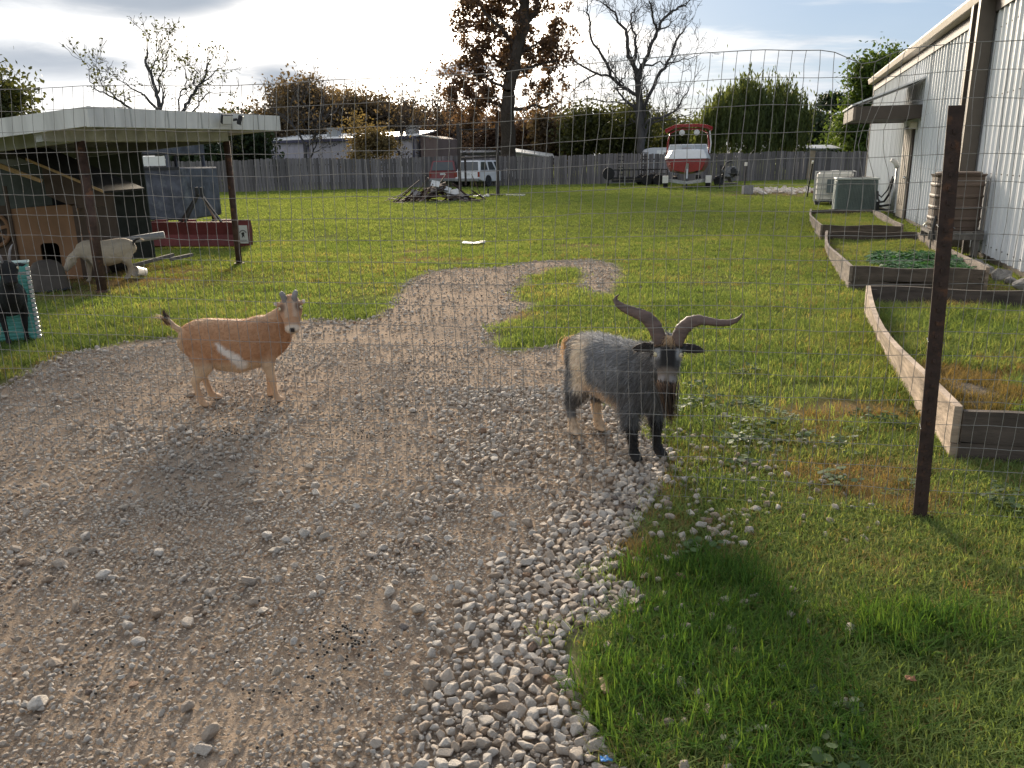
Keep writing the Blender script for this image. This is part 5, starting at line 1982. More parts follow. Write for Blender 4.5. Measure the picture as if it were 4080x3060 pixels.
def far_caravan():
    a = at0(2565, 60)
    root = empty('far_caravan', a, 0, 'white caravan roof just showing over the fence beside the boat', 'caravan')
    L = at0(2700, 60).x - a.x
    h = hgt(588, 60, 2620)
    m = pmat('caravan_white', (.55, .56, .60), .45, var=.08)
    MB().prism([(0, .4), (0, h - .5), (.25, h - .12), (.7, h), (L, h), (L, .4)], 0, 2.2, 'y').build('body', m, root)
    MB().box(L * .38, L * .95, -.03, -.003, h - .62, h - .18).build('panel', pmat('caravan_panel', (.75, .75, .74), .4, var=.05), root)
    MB().box(L * .58, L * .92, -.045, -.031, h - .52, h - .34).build('window', glass_mat('caravan_glass', (.08, .09, .11)), root)
    for x in (L * .3, L * .7):
        MB().lathe([(.0, -.1), (.32, -.1), (.32, .1), (0, .1)], n=16, M=Matrix.Translation((x, .1, .32)) @ Matrix.Rotation(PI / 2, 4, 'X')).build('wheel', M_RUBBER, root)


far_caravan()
# ================================================================== parked vehicles and yard things far back
M_TIRE = M_RUBBER
M_RIM = pmat('alloy_rim', (.40, .40, .41), .35, metal=.6, var=.1)
M_GLASS = glass_mat('car_glass', (.05, .055, .06))
M_WHITEPAINT = pmat('white_car_paint', (.66, .66, .68), .3, var=.04, coat=.5)
M_REDPAINT = pmat('dark_red_car_paint', (.17, .014, .018), .3, var=.08, coat=.5)


def wheel(parent, x, y, r=.36, w=.22, name='wheel'):
    e = bpy.data.objects.new(name, None)
    COL.objects.link(e)
    e.parent = parent
    e.location = (x, y, r)
    M = Matrix.Rotation(PI / 2, 4, 'Y')
    MB().lathe([(r * .6, -w / 2), (r * .93, -w / 2), (r, -w / 2 + .03), (r, w / 2 - .03), (r * .93, w / 2), (r * .6, w / 2)], n=24, M=M).build('tyre', M_TIRE, e, smooth=False)
    s = 1 if x > 0 else -1
    MB().lathe([(.0, s * (w / 2 - .02)), (r * .2, s * (w / 2 - .0)), (r * .55, s * (w / 2 - .03)), (r * .61, s * (w / 2 + .004)), (r * .61, s * (w / 2 - .1)), (0, s * (w / 2 - .1))], n=18, M=M).build('rim', M_RIM, e)


def sport_utility(name, label, loc, rz, paint, L=4.75, Wd=1.72, Ht=1.60, cat='car'):
    root = empty(name, loc, rz, label, cat, 'vehicles parked along the back fence')
    hw = Wd / 2
    zb, zs = .36, Ht * .61
    yw1, yw2, ra = L * .215, L * .80, .40

    def arch(yc):
        return [(yc + ra * math.cos(PI - k * PI / 8), .34 + ra * math.sin(PI - k * PI / 8)) for k in range(9)]
    prof = [(0.02, zb + .1), (-.03, zb + .18), (-.02, zs - .05), (.04, zs)] + [(L * .68, zs), (L * .74, zs - .01), (L * .96, zs - .10), (L * .995, zs - .20), (L, zb + .12), (L - .05, zb)] + list(reversed(arch(yw2))) + list(reversed(arch(yw1)))
    MB().prism(prof, -hw, hw, 'x').build('body', paint, root, bevel=.03, seg=2)
    # cabin
    b0, b1, t0, t1 = .05, L * .70, .30, L * .56
    tw = hw * .80
    zc = Ht
    P = [Vector(p) for p in ((-hw + .04, b0, zs - .02), (hw - .04, b0, zs - .02), (hw - .04, b1, zs - .02), (-hw + .04, b1, zs - .02), (-tw, t0, zc), (tw, t0, zc), (tw, t1, zc), (-tw, t1, zc))]
    MB().add(P, [(0, 3, 2, 1), (4, 5, 6, 7), (0, 1, 5, 4), (1, 2, 6, 5), (2, 3, 7, 6), (3, 0, 4, 7)]).build('cabin', paint, root, bevel=.05, seg=2)

    def pane(q, u0, u1, v0, v1, nm='window', mat=M_GLASS, off=.02):
        a, b, c, d = q
        f = lambda u, v: (a.lerp(b, u)).lerp(d.lerp(c, u), v)
        n = (b - a).cross(d - a).normalized() * off
        pts = [f(u0, v0) + n, f(u1, v0) + n, f(u1 - .02, v1) + n, f(u0 + .02, v1) + n]
        m = MB()
        m.add(pts + [p - n * .8 for p in pts], [(0, 1, 2, 3), (0, 4, 5, 1), (1, 5, 6, 2), (2, 6, 7, 3), (3, 7, 4, 0)])
        return m.build(nm, mat, root)
    pane((P[0], P[1], P[5], P[4]), .06, .94, .10, .88, 'rear_window')
    pane((P[2], P[3], P[7], P[6]), .06, .94, .10, .9, 'windscreen')
    for q in ((P[1], P[2], P[6], P[5]), (P[3], P[0], P[4], P[7])):
        rev = q[0] is P[3]
        for u0, u1 in ((.04, .30), (.36, .60), (.66, .88)):
            pane(q, 1 - u1 if rev else u0, 1 - u0 if rev else u1, .12, .86)
    for x in (-hw + .01, hw - .01):
        for y in (yw1, yw2):
            wheel(root, x * .93, y)
    MB().box(-hw + .02, hw - .02, -.14, -.032, zb + .02, zb + .20).build('rear_bumper', pmat('bumper_grey', (.2, .2, .2), .5) if 'bumper_grey' not in MATS else MATS['bumper_grey'], root, bevel=.03)
    MB().box(-hw + .02, hw - .02, L + .002, L + .10, zb + .02, zb + .22).build('front_bumper', MATS['bumper_grey'], root, bevel=.03)
    ml = pmat('tail_lamp', (.22, .02, .015), .25, var=.1, coat=.6) if 'tail_lamp' not in MATS else MATS['tail_lamp']
    for x in (-hw + .004, hw - .144):
        MB().box(x, x + .14, -.055, -.031, zs - .34, zs - .04).build('tail_light', ml, root, bevel=.01)
    MB().box(-.16, .16, -.045, -.032, zs - .22, zs - .10).build('number_plate', pmat('plate', (.55, .55, .55), .5) if 'plate' not in MATS else MATS['plate'], root)
    for x in (-hw - .16, hw + .02):
        MB().box(x, x + .14, L * .66, L * .69, zs + .0, zs + .13).build('mirror', paint, root, bevel=.02)
    MB().box(hw - .03, hw + .015, L * .47, L * .50, zs - .12, zs - .09).build('door_handle', MATS['bumper_grey'], root)
    MB().bar((hw - .004, L * .42, zs - .4), (hw - .004, L * .42, zs - .03), .012, .012).build('door_seam', MATS['bumper_grey'], root)
    MB().bar((hw - .004, L * .60, zs - .4), (hw - .004, L * .60, zs - .03), .012, .012).build('door_seam', MATS['bumper_grey'], root)
    return root


p = AT(1868, 752, 50.6)
sport_utility('white_car', 'white sport utility car parked nose to the fence, seen from behind', (p.x - .05, p.y, 0), R(-27), M_WHITEPAINT, L=5.0)
p = AT(1766, 752, 51.6)
sport_utility('red_car', 'dark red sport utility car parked left of the white one', (p.x, p.y, 0), R(-4), M_REDPAINT, L=4.5, Wd=1.70, Ht=1.62)


def maroon_trailer():
    a = G(1440, 752)
    root = empty('flatbed_trailer', (a.x, a.y, 0), R(3), 'low dark maroon flatbed trailer against the back fence', 'trailer')
    m = pmat('maroon_paint', (.055, .022, .028), .6, var=.3)
    L = 4.2
    MB().box(0, L, 0, 1.7, .52, .60).build('deck', m, root)
    MB().box(0, L, -.03, -.003, .42, .68).build('side_rail', m, root)
    MB().box(0, .06, .01, 1.69, .61, .95).build('head_board', m, root)
    MB().box(1.0, 1.08, -.06, -.031, .28, .70).build('white_stake', M_WHITEPLASTIC, root)
    for y in (.15, 1.55):
        for x in (2.6, 3.35):
            M = Matrix.Translation((x, y, .30)) @ Matrix.Rotation(PI / 2, 4, 'X')
            MB().lathe([(.12, -.09), (.28, -.09), (.30, -.06), (.30, .06), (.28, .09), (.12, .09)], n=20, M=M).build('wheel', M_TIRE, root)
    for x in (2.28, 3.05):
        MB().box(x, x + .68, -.10, .02, .605, .64).build('mudguard', m, root)
    MB().bar((L, .85, .48), (L + 1.1, .85, .42), .1, .1).build('tongue', m, root)


maroon_trailer()


def utility_trailer():
    a = G(2418, 742)
    root = empty('utility_trailer', (a.x, a.y, 0), R(2), 'black utility trailer with upright ramps and a spare tyre', 'trailer')
    L = 3.6
    for z in (.45, .92):
        MB().bar((.35, 0, z), (L, 0, z), .05, .06).build('side_rail', M_BLACKMETAL, root)
        MB().bar((.35, 1.6, z), (L, 1.6, z), .05, .06).build('side_rail', M_BLACKMETAL, root)
    for x in (.35, .95, 1.6, 2.2, 2.85, 3.6):
        MB().bar((x, 0, .30), (x, 0, .92), .05, .05).build('stake', M_BLACKMETAL, root)
        MB().bar((x, 1.6, .30), (x, 1.6, .92), .05, .05).build('stake', M_BLACKMETAL, root)
    MB().box(.3, L, .04, 1.56, .36, .42).build('deck', M_OLDWOOD, root)
    MB().box(.3, L, -.02, .03, .22, .34).build('frame', M_BLACKMETAL, root)
    # spare tyre on its carrier
    M = Matrix.Translation((.08, -.06, .72)) @ Matrix.Rotation(PI / 2, 4, 'X')
    sp = MB().lathe([(.0, -.04), (.20, -.05), (.21, -.09), (.33, -.09), (.36, -.05), (.36, .05), (.33, .09), (.0, .09)], n=28, M=M).build('spare_tyre', M_TIRE, root)
    MB().bar((.08, 0.04, 0), (.08, .04, .5), .07, .07).build('tyre_carrier', M_BLACKMETAL, root)
    for x0 in (.62, 2.05):
        rp = empty('loading_ramp', (x0, -.08, 0), 0)
        rp.parent = root
        for x in (0, .34):
            MB().bar((x, 0, .40), (x, 0, 1.92), .05, .05).build('ramp_stile', M_BLACKMETAL, rp)
        for k in range(8):
            MB().bar((0, 0, .48 + k * .2), (.34, 0, .48 + k * .2), .05, .05).build('ramp_rung', M_BLACKMETAL, rp)
    for y in (-.14, 1.74):
        for x in (2.35, 3.05):
            M = Matrix.Translation((x, y, .31)) @ Matrix.Rotation(PI / 2, 4, 'X')
            MB().lathe([(.12, -.1), (.29, -.1), (.31, -.07), (.31, .07), (.29, .1), (.12, .1)], n=20, M=M).build('wheel', M_TIRE, root)
    MB().box(1.95, 3.45, -.27, -.02, .66, .70).build('mudguard', M_BLACKMETAL, root)
    jk = MB()
    jk.tube([(1.05, -.12, .02), (1.05, -.12, .55)], .035, 8)
    jk.box(.93, 1.17, -.2, -.04, 0, .03)
    jk.build('jack', M_GALV, root)


utility_trailer()


def boat():
    Yb = 43.2
    c = AT(2735, 752, Yb)
    root = empty('speedboat', (c.x, c.y, 0), R(-12), 'red and white speedboat with red canopy, bow to the camera', 'boat')
    red = pmat('red_gelcoat', (.22, .011, .013), .3, var=.15, coat=.4)
    white = pmat('white_gelcoat', (.70, .69, .72), .3, var=.05, coat=.4)
    # local: -y is the bow (towards the camera), y grows to the stern
    secs = []
    N = 12
    L = 5.6
    for i in range(N + 1):
        t = i / N
        hb = 1.22 * (1 - (1 - t) ** 3.2) + .92 * (1 - t) ** 3.2          # blunt bow
        y = L * t
        keel = .64 + .16 * (1 - t) ** 3
        chine = .80 + .14 * (1 - t) ** 2
        gun = 1.42 + .10 * (1 - t)
        secs.append((y, hb, keel, chine, gun))
    vs, fs = [], []
    for y, hb, k, ch, g in secs:
        vs += [(-hb, y, g), (-hb * .93, y, (g + ch) / 2), (-hb * .78, y, ch), (-hb * .35, y, k + (ch - k) * .42), (0, y, k), (hb * .35, y, k + (ch - k) * .42), (hb * .78, y, ch), (hb * .93, y, (g + ch) / 2), (hb, y, g)]
    m = 9
    for i in range(N):
        for j in range(m - 1):
            fs.append((i * m + j, i * m + j + 1, (i + 1) * m + j + 1, (i + 1) * m + j))
    fs += [tuple(range(m)), tuple(N * m + j for j in reversed(range(m)))]
    MB().add(vs, fs).build('hull', red, root, smooth=False, bevel=.015)
    # white deck moulding above the rub line
    vs, fs = [], []
    for y, hb, k, ch, g in secs:
        up = .42 + .06 * min(1, y / 2.0)
        vs += [(-hb * 1.04, y - .06, g + .004), (-hb * 1.03, y - .05, g + .10), (-hb * .86, y + .02, g + up), (-hb * .5, y + .04, g + up + .04), (hb * .5, y + .04, g + up + .04), (hb * .86, y + .02, g + up), (hb * 1.03, y - .05, g + .10), (hb * 1.04, y - .06, g + .004)]
    m = 8
    for i in range(N):
        for j in range(m - 1):
            fs.append((i * m + j, i * m + j + 1, (i + 1) * m + j + 1, (i + 1) * m + j))
    fs += [tuple(range(m)), tuple(N * m + j for j in reversed(range(m)))]
    MB().add(vs, fs).build('deck', white, root, bevel=.02)
    MB().box(-.30, .16, 1.15, 1.19, 1.80, 2.10).build('walkway_door', pmat('grey_canvas', (.33, .31, .31), .8), root)
    # three part windscreen
    fr = MB()
    for x0, x1, y0, y1 in ((-1.02, -.36, 1.75, 1.25), (-.36, .36, 1.25, 1.25), (.36, 1.02, 1.25, 1.75)):
        q = [Vector((x0, y0, 1.86)), Vector((x1, y1, 1.86)), Vector((x1 * .93, y1 + .25, 2.24)), Vector((x0 * .93, y0 + .25, 2.24))]
        MB().quad(*q).build('windscreen_pane', glass_mat('boat_glass', (.28, .30, .31), .1) if 'boat_glass' not in bpy.data.materials else bpy.data.materials['boat_glass'], root)
        for a, b in zip(q, q[1:] + q[:1]):
            fr.bar(a, b, .045, .045)
    fr.build('windscreen_frame', white, root)
    # wakeboard tower and canopy
    tw = MB()
    for s in (-1, 1):
        tw.tube([(s * 1.12, 2.5, 1.75), (s * 1.10, 2.3, 2.3), (s * .98, 2.1, 2.85), (s * .62, 2.05, 3.02), (0, 2.05, 3.06)], .045, 8)
        tw.tube([(s * 1.12, 3.1, 1.75), (s * 1.06, 2.7, 2.5), (s * .98, 2.15, 2.85)], .035, 8)
    tw.build('tower', red, root, smooth=True)
    ca = MB()
    n = 10
    vs, fs = [], []
    for j, y in enumerate((1.7, 2.4, 3.2, 3.9)):
        for i in range(n + 1):
            u = -1 + 2 * i / n
            z = 3.33 - .16 * u ** 4 - .10 * abs(j - 1.2) * .35 - (.08 if u < -.6 else 0) * abs(u)
            vs += [(u * 1.24, y, z), (u * 1.24, y, z - (.05 + .08 * abs(u) ** 3))]
    w = 2 * (n + 1)
    for j in range(3):
        for i in range(n):
            a = j * w + 2 * i
            fs += [(a, a + 2, a + w + 2, a + w), (a + 1, a + w + 1, a + w + 3, a + 3)]
        fs += [(j * w, j * w + w, j * w + w + 1, j * w + 1), (j * w + w - 2, j * w + w - 1, j * w + 2 * w - 1, j * w + 2 * w - 2)]
    for j in (0, 3):
        for i in range(n):
            a = j * w + 2 * i
            fs.append((a, a + 1, a + 3, a + 2))
    ca.add(vs, fs).build('canopy', pmat('red_canvas', (.24, .012, .016), .85, var=.2), root)
    for x in (-.35, .42):
        M = Matrix.Translation((x, 1.95, 2.86)) @ Matrix.Rotation(PI / 2, 4, 'X')
        MB().lathe([(.0, .0), (.13, .01), (.15, .05), (.15, .2), (.0, .22)], n=18, M=M).build('speaker', pmat('pale_speaker', (.5, .5, .49), .5) if 'pale_speaker' not in MATS else MATS['pale_speaker'], root)
    for s in (1,):
        MB().tube([(1.16, 2.4, 1.8), (1.2, 2.3, 2.3), (1.1, 2.1, 2.95)], .035, 8).build('canopy_strut', white, root)
    MB().bar((0, -.02, .75), (0, -.1, 1.28), .12, .08, up=(0, 1, 0)).build('bow_eye', M_GALV, root)
    # its trailer is a thing of its own
    t = empty('boat_trailer', (c.x, c.y, 0), R(-12), 'galvanised boat trailer with white mudguards under the speedboat', 'trailer')
    MB().bar((-.95, .35, .42), (.0, .2, .30), .10, .16).build('cross_beam', M_GALV, t)
    MB().bar((.95, .35, .42), (.0, .2, .30), .10, .16).build('cross_beam', M_GALV, t)
    for s in (-1, 1):
        MB().bar((s * .55, .4, .40), (s * .55, 5.2, .42), .10, .14).build('side_beam', M_GALV, t)
        MB().box(s * .62 - .1, s * .62 + .1, .6, 4.8, .50, .60).build('bunk', pmat('carpet_black', (.02, .02, .024), .95) if 'carpet_black' not in MATS else MATS['carpet_black'], t)
        for y in (1.6, 2.4):
            M = Matrix.Translation((s * 1.10, y - 1.2, .30)) @ Matrix.Rotation(PI / 2, 4, 'Y')
            MB().lathe([(.12, -.11), (.28, -.11), (.30, -.08), (.30, .08), (.28, .11), (.12, .11)], n=20, M=M).build('wheel', M_TIRE, t)
        g = MB()
        pts = [(.33 * math.cos(a) * 1.15, .33 * math.sin(a) * 1.1) for a in [PI * k / 8 for k in range(9)]]
        g.prism([(p[0] + .4, p[1] + .30) for p in pts] + [(p[0] * .93 + .4, p[1] * .93 + .30) for p in reversed(pts)], s * 1.10 - .14, s * 1.10 + .14, 'x')
        g.box(s * 1.10 - .15, s * 1.10 + .15, -.035, .0, .30, .66)
        g.build('mudguard', M_WHITEPLASTIC, t)
    MB().bar((0, .2, .30), (0, -1.5, .36), .10, .12).build('tongue', M_GALV, t)
    MB().tube([(0, -1.2, .0), (0, -1.2, .55)], .035, 8).build('jack', M_BLACKMETAL, t)
    MB().bar((0, -.55, .4), (0, -.35, 1.0), .08, .08, up=(0, 1, 0)).build('winch_post', M_GALV, t)


boat()


def debris_pile():
    c = G(1745, 803)
    root = empty('debris_pile', (c.x, c.y, 0), 0, 'heap of broken boards and scrap sheets in the middle of the lawn', 'debris pile')
    r = random.Random(12)
    ms = [pmat('scrap_wood_%d' % i, col, .9, var=.3, streak=(1, 6, 6)) for i, col in enumerate(((.07, .042, .034), (.12, .075, .058), (.045, .03, .027), (.22, .17, .14)))]
    mw = pmat('scrap_white', (.55, .54, .52), .6, var=.15)
    mg = pmat('scrap_grey', (.24, .22, .21), .8, var=.3)
    for k in range(95):
        x = r.gauss(0, .75)
        x = max(-1.7, min(1.7, x))
        y = r.uniform(-.55, .8)
        z = max(.04, .62 * (1 - abs(x) / 1.75) - .35 * abs(y) * r.random()) * r.uniform(.3, 1)
        L = r.uniform(.5, 1.5)
        a = r.gauss(.15, .55)
        tilt = r.gauss(0, .28) + (-.28 if x > 0 else .28)
        d = Vector((math.cos(a) * math.cos(tilt), math.sin(a) * math.cos(tilt), math.sin(tilt)))
        m = Vector((x, y, z))
        p, q = m - d * L / 2, m + d * L / 2
        lo = min(p.z, q.z)
        if lo < .02:
            p.z += .02 - lo
            q.z += .02 - lo
        MB().bar(p, q, r.uniform(.05, .13), r.uniform(.02, .045)).build('board', ms[r.choice((0, 0, 1, 1, 2, 2, 3))], root)
    for k, (x, z, w, h, m, ti) in enumerate(((-.05, .70, .34, .16, mw, .2), (.0, .50, .5, .2, mg, -.1), (.42, .45, .25, .10, mw, .4), (.62, .34, .5, .16, mw, -.2), (.78, .18, .55, .2, mg, -.4), (1.05, .2, .4, .14, mg, .3), (-.9, .34, .4, .1, mg, .3))):
        M = Matrix.Translation((x, -.3 + .06 * k, z)) @ Matrix.Rotation(ti, 4, 'Y') @ Matrix.Rotation(.7, 4, 'X')
        MB().box(-w / 2, w / 2, -.16, .16, -.01, .01 + h * .12, M).build('scrap_sheet', m, root)
    # ash and splinters below
    vs, fs = [], []
    n = 26
    for i in range(n):
        a = 2 * PI * i / n
        q = 1 + .25 * noise.noise(Vector((math.cos(a) * 2, math.sin(a) * 2, 4)))
        vs.append((2.0 * q * math.cos(a) + .1, 1.1 * q * math.sin(a), -.006))
    vs.append((.1, 0, .06))
    fs = [(i, (i + 1) % n, n) for i in range(n)]
    MB().add(vs, fs).build('ash_bed', pmat('ash', (.12, .105, .095), .95, var=.5, scale=7), root)
    # white rag and plank lying beside
    p = G(1918, 787)
    rg = MB()
    nx = 12
    vs, fs = [], []
    for j in range(7):
        for i in range(nx + 1):
            x, y = -.35 + .7 * i / nx, -.2 + .4 * j / 6
            vs.append((x, y, max(.01, .07 + .13 * noise.noise(Vector((x * 5, y * 5, 2))))))
    for j in range(6):
        for i in range(nx):
            k = j * (nx + 1) + i
            fs.append((k, k + 1, k + nx + 2, k + nx + 1))
    o = rg.add(vs, fs).build('white_sheet', mw, None, smooth=True)
    o.location = (p.x, p.y, .01)
    md = o.modifiers.new('thick', 'SOLIDIFY')
    md.thickness = .01
    tag(o, 'crumpled white sheet on the grass right of the debris heap', 'sheet')
    a, b = G(2018, 781), G(2092, 781)
    o = MB().bar((a.x, a.y, .035), (b.x, b.y, .035), .14, .06).build('white_plank', mw)
    tag(o, 'white plank lying flat on the lawn right of the metal frame', 'plank')
    # metal pellets: low stub beside the sheet
    p = G(1945, 783)
    q = MB()
    q.tube([(0, 0, 0), (.01, 0, .36)], .035, 8)
    q.box(.1, .3, -.05, .05, 0, .12)
    q.box(.35, .7, -.04, .04, 0, .07)
    o = q.build('iron_stub', M_BLACKMETAL)
    o.location = (p.x, p.y, 0)
    tag(o, 'short black iron stub standing beside the crumpled white sheet', 'metal stub')


debris_pile()


def steel_frame():
    a, b = G(1835, 792), G(1985, 781)
    root = empty('steel_gantry', (a.x, a.y, 0), 0, 'tall rusty steel goal like frame standing beside the debris heap', 'gantry')
    d = Vector((b.x - a.x, b.y - a.y, 0))
    m = pmat('frame_rust', (.05, .04, .038), .8, var=.3)
    MB().bar((0, 0, 0), (-.02, 0, 3.1), .13, .13).build('post', m, root)
    MB().bar(d, d + Vector((0, 0, 3.2)), .14, .14).build('post', m, root)
    MB().bar(Vector((.02, 0, 2.85)), d + Vector((0, 0, 2.95)), .05, .05).build('cross_bar', m, root)
    MB().bar(Vector((.05, 0, 1.68)), d + Vector((0, 0, 1.74)), .08, .10).build('cross_bar', m, root)
    q = d * .14
    MB().bar(q + Vector((0, .1, .55)), q + Vector((0, .1, 1.72)), .09, .06).build('hanger', m, root)


steel_frame()


def scrap_right():
    r = random.Random(15)
    c = G(2895, 738)
    root = empty('engine_scrap', (c.x, c.y, 0), 0, 'grey heap of engine scrap beside the boat trailer', 'scrap')
    m1 = pmat('scrap_alloy', (.16, .155, .15), .6, metal=.3, var=.5, scale=4)
    for k in range(9):
        x, y, z = r.uniform(-.55, .5), r.uniform(-.3, .3), r.uniform(.15, .85)
        s = r.uniform(.12, .3)
        M = Matrix.Translation((x, y, z)) @ Matrix.Rotation(r.uniform(0, 6), 4, 'Z') @ Matrix.Rotation(r.uniform(-.6, .6), 4, 'X')
        b = MB()
        b.box(-s, s, -s * .7, s * .7, -s * .8, s * .6, M)
        b.lathe([(s * .5, 0), (s * .55, s * .9), (s * .3, s)], n=12, M=M)
        b.build('engine_part', m1 if k % 3 else M_BLACKMETAL, root, bevel=.02)
    MB().box(-.6, .55, -.35, .35, 0, .14).build('pallet', M_OLDWOOD, root)
    MB().tube([(-.3, 0, .8), (-.1, -.1, 1.25), (.2, 0, 1.35)], .05, 8).build('exhaust_pipe', M_BLACKMETAL, root)
    for px, py0, py1, Y, lab in ((2867, 752, 660, 42.5, 'thin dark steel stake right beside the boat'), (2964, 772, 648, 38.5, 'white capped dark stake standing by the grey block')):
        p = G(px, py0)
        h = AT(px, py1, p.y).z
        s = empty('steel_stake', (p.x, p.y, 0), 0, lab, 'stake', 'steel stakes standing in the lawn')
        MB().bar((0, 0, 0), (.02, 0, h), .055, .05).build('shaft', M_BLACKMETAL, s)
        MB().box(-.04, .07, -.03, .03, h - .14, h + .02).build('cap', M_WHITEPLASTIC if px > 2900 else M_BLACKMETAL, s)
    p0, p1 = G(3215, 788), AT(3237, 650, 31.0)
    s = empty('steel_stake', (p0.x, p0.y, 0), 0, 'leaning dark stake with a pale tip left of the water tote', 'stake', 'steel stakes standing in the lawn')
    q = p1 - Vector((p0.x, p0.y, 0))
    MB().bar((0, 0, 0), q, .05, .05).build('shaft', M_BLACKMETAL, s)
    MB().bar(q, q * 1.06, .06, .06).build('cap', M_WHITEPLASTIC, s)
    # concrete block, loose boards and a strip of rubble
    p = G(2977, 774)
    o = MB().box(-.20, .20, -.2, .2, 0, .38).build('concrete_block', pmat('block_grey', (.2, .2, .21), .9, var=.2), None, bevel=.02)
    o.location = (p.x, p.y, 0)
    tag(o, 'grey concrete block at the foot of the capped stake', 'block')
    for k, (pa, pb, lab) in enumerate((((2995, 760), (3045, 778), 'pale board lying left of the other pale board by the rubble'), ((3025, 760), (3050, 777), 'pale board lying closest to the rubble strip'))):
        a, b = G(*pa), G(*pb)
        o = MB().bar((a.x, a.y, .04), (b.x, b.y, .04), .16, .05).build('loose_board', M_OLDWOOD if k == 0 else mpale)
        tag(o, lab, 'board', 'loose boards by the rubble strip')
    N = 420
    nr = np.random.default_rng(17)
    xs, ys = [], []
    while len(xs) < N:
        px, py = nr.uniform(2990, 3240), nr.normal(762, 5)
        g = G(px, py)
        xs.append(g.x)
        ys.append(g.y)
    s = nr.uniform(.08, .28, N)
    o = scatter('rubble', np.stack([xs, ys, s * .15], 1), np.stack([nr.normal(0, .3, N), nr.normal(0, .3, N), nr.uniform(0, 6, N)], 1), s, nr.integers(0, 12, N), stone_protos)
    tag(o, 'strip of pale stone rubble across the lawn by the fence', 'rubble', None, 'stuff')


mpale = pmat('pale_board', (.42, .39, .36), .8, var=.2)
scrap_right()

# a bit of torn white bag lying in the far lawn, a dry leaf and a blue scrap in the near grass
def litter():
    def crumple(name, p, sx, sy, h, mat, lab, cat, seed):
        vs, fs = [], []
        for j in range(7):
            for i in range(9):
                x, y = -sx + 2 * sx * i / 8, -sy + 2 * sy * j / 6
                vs.append((x * (1 + .2 * noise.noise(Vector((x * 9, y * 9, seed)))), y, max(.004, h * (.6 + noise.noise(Vector((x / sx * 1.7, y / sy * 1.7, seed)))))))
        for j in range(6):
            for i in range(8):
                k = j * 9 + i
                fs.append((k, k + 1, k + 10, k + 9))
        o = MB().add(vs, fs).build(name, mat, None, smooth=True)
        o.location = p
        md = o.modifiers.new('thick', 'SOLIDIFY')
        md.thickness = .003
        tag(o, lab, cat)
    crumple('torn_bag', G(1888, 975) + Vector((0, 0, .01)), .22, .14, .05, MATS['scrap_white'], 'torn white bag lying in the middle of the lawn', 'litter', 1)
    crumple('dry_leaf', G(3623, 2745) + Vector((0, 0, .03)), .014, .010, .012, pmat('dry_leaf', (.30, .14, .075), .8, var=.3), 'small dry brown leaf lying in the near grass', 'leaf', 2)
    crumple('dry_leaf', G(2408, 2765) + Vector((0, 0, .02)), .012, .035, .012, pmat('tan_leaf', (.26, .18, .10), .8, var=.3), 'long tan dead leaf at the edge of the near gravel', 'leaf', 5)
    crumple('blue_scrap', G(2415, 3042) + Vector((0, 0, .012)), .016, .010, .008, pmat('blue_wrapper', (.06, .25, .62), .4, var=.2), 'scrap of blue wrapper at the bottom edge of the picture', 'litter', 3)


litter()
# ================================================================== steel post and the welded wire fence in front of the goats
M_WIRE = pmat('zinc_wire', (.26, .245, .225), .55, metal=.25, var=.3, scale=30)
M_TPOST = pmat('rusted_tee_post', (.040, .022, .017), .75, var=.4, scale=22, bump=.0015, bscale=120, rust=((.085, .038, .02), 18, .55))
FO = Vector((1.79, 3.25, 0))
FD = Vector((-.9816, .191, 0)).normalized()
FN = Vector((FD.y, -FD.x, 0))       # towards the back


def tee_post():
    root = empty('tee_post', FO + Vector((0, 0, 0)), math.atan2(-FD.y, -FD.x), 'rust brown steel tee post holding the wire fence', 'post')
    h = 1.73
    sh = Matrix.Shear('XY', 4, (0.0, 0.0))
    tilt = Matrix(((1, 0, -.036, 0), (0, 1, 0, 0), (0, 0, 1, 0), (0, 0, 0, 1)))
    m = MB()
    m.box(-.029, .029, -.004, .004, -.2, h, tilt)
    m.box(-.004, .004, .0042, .036, -.2, h - .002, tilt)
    m.box(-.009, .009, .0362, .042, -.2, h - .16, tilt)
    m.build('shaft', M_TPOST, root, bevel=.0012)
    for k in range(30):
        z = .06 + k * .054
        MB().box(-.006, .006, -.009, -.0042, z, z + .016, tilt).build('stud', M_TPOST, root)
    a = MB()
    a.prism([(-.055, .02), (.055, .02), (.05, -.1), (.0, -.2), (-.05, -.1)], .005, .009, 'y')
    a.build('anchor_plate', M_TPOST, root)
    for z in (.42, .80, 1.27):
        t = MB()
        x = z * -.036
        t.tube([(x - .03, -.012, z), (x - .02, .045, z + .004), (x + .0, .05, z + .008), (x + .022, .045, z + .004), (x + .032, -.012, z - .006)], .0016, 5)
        t.build('wire_tie', M_GALV, root)


tee_post()


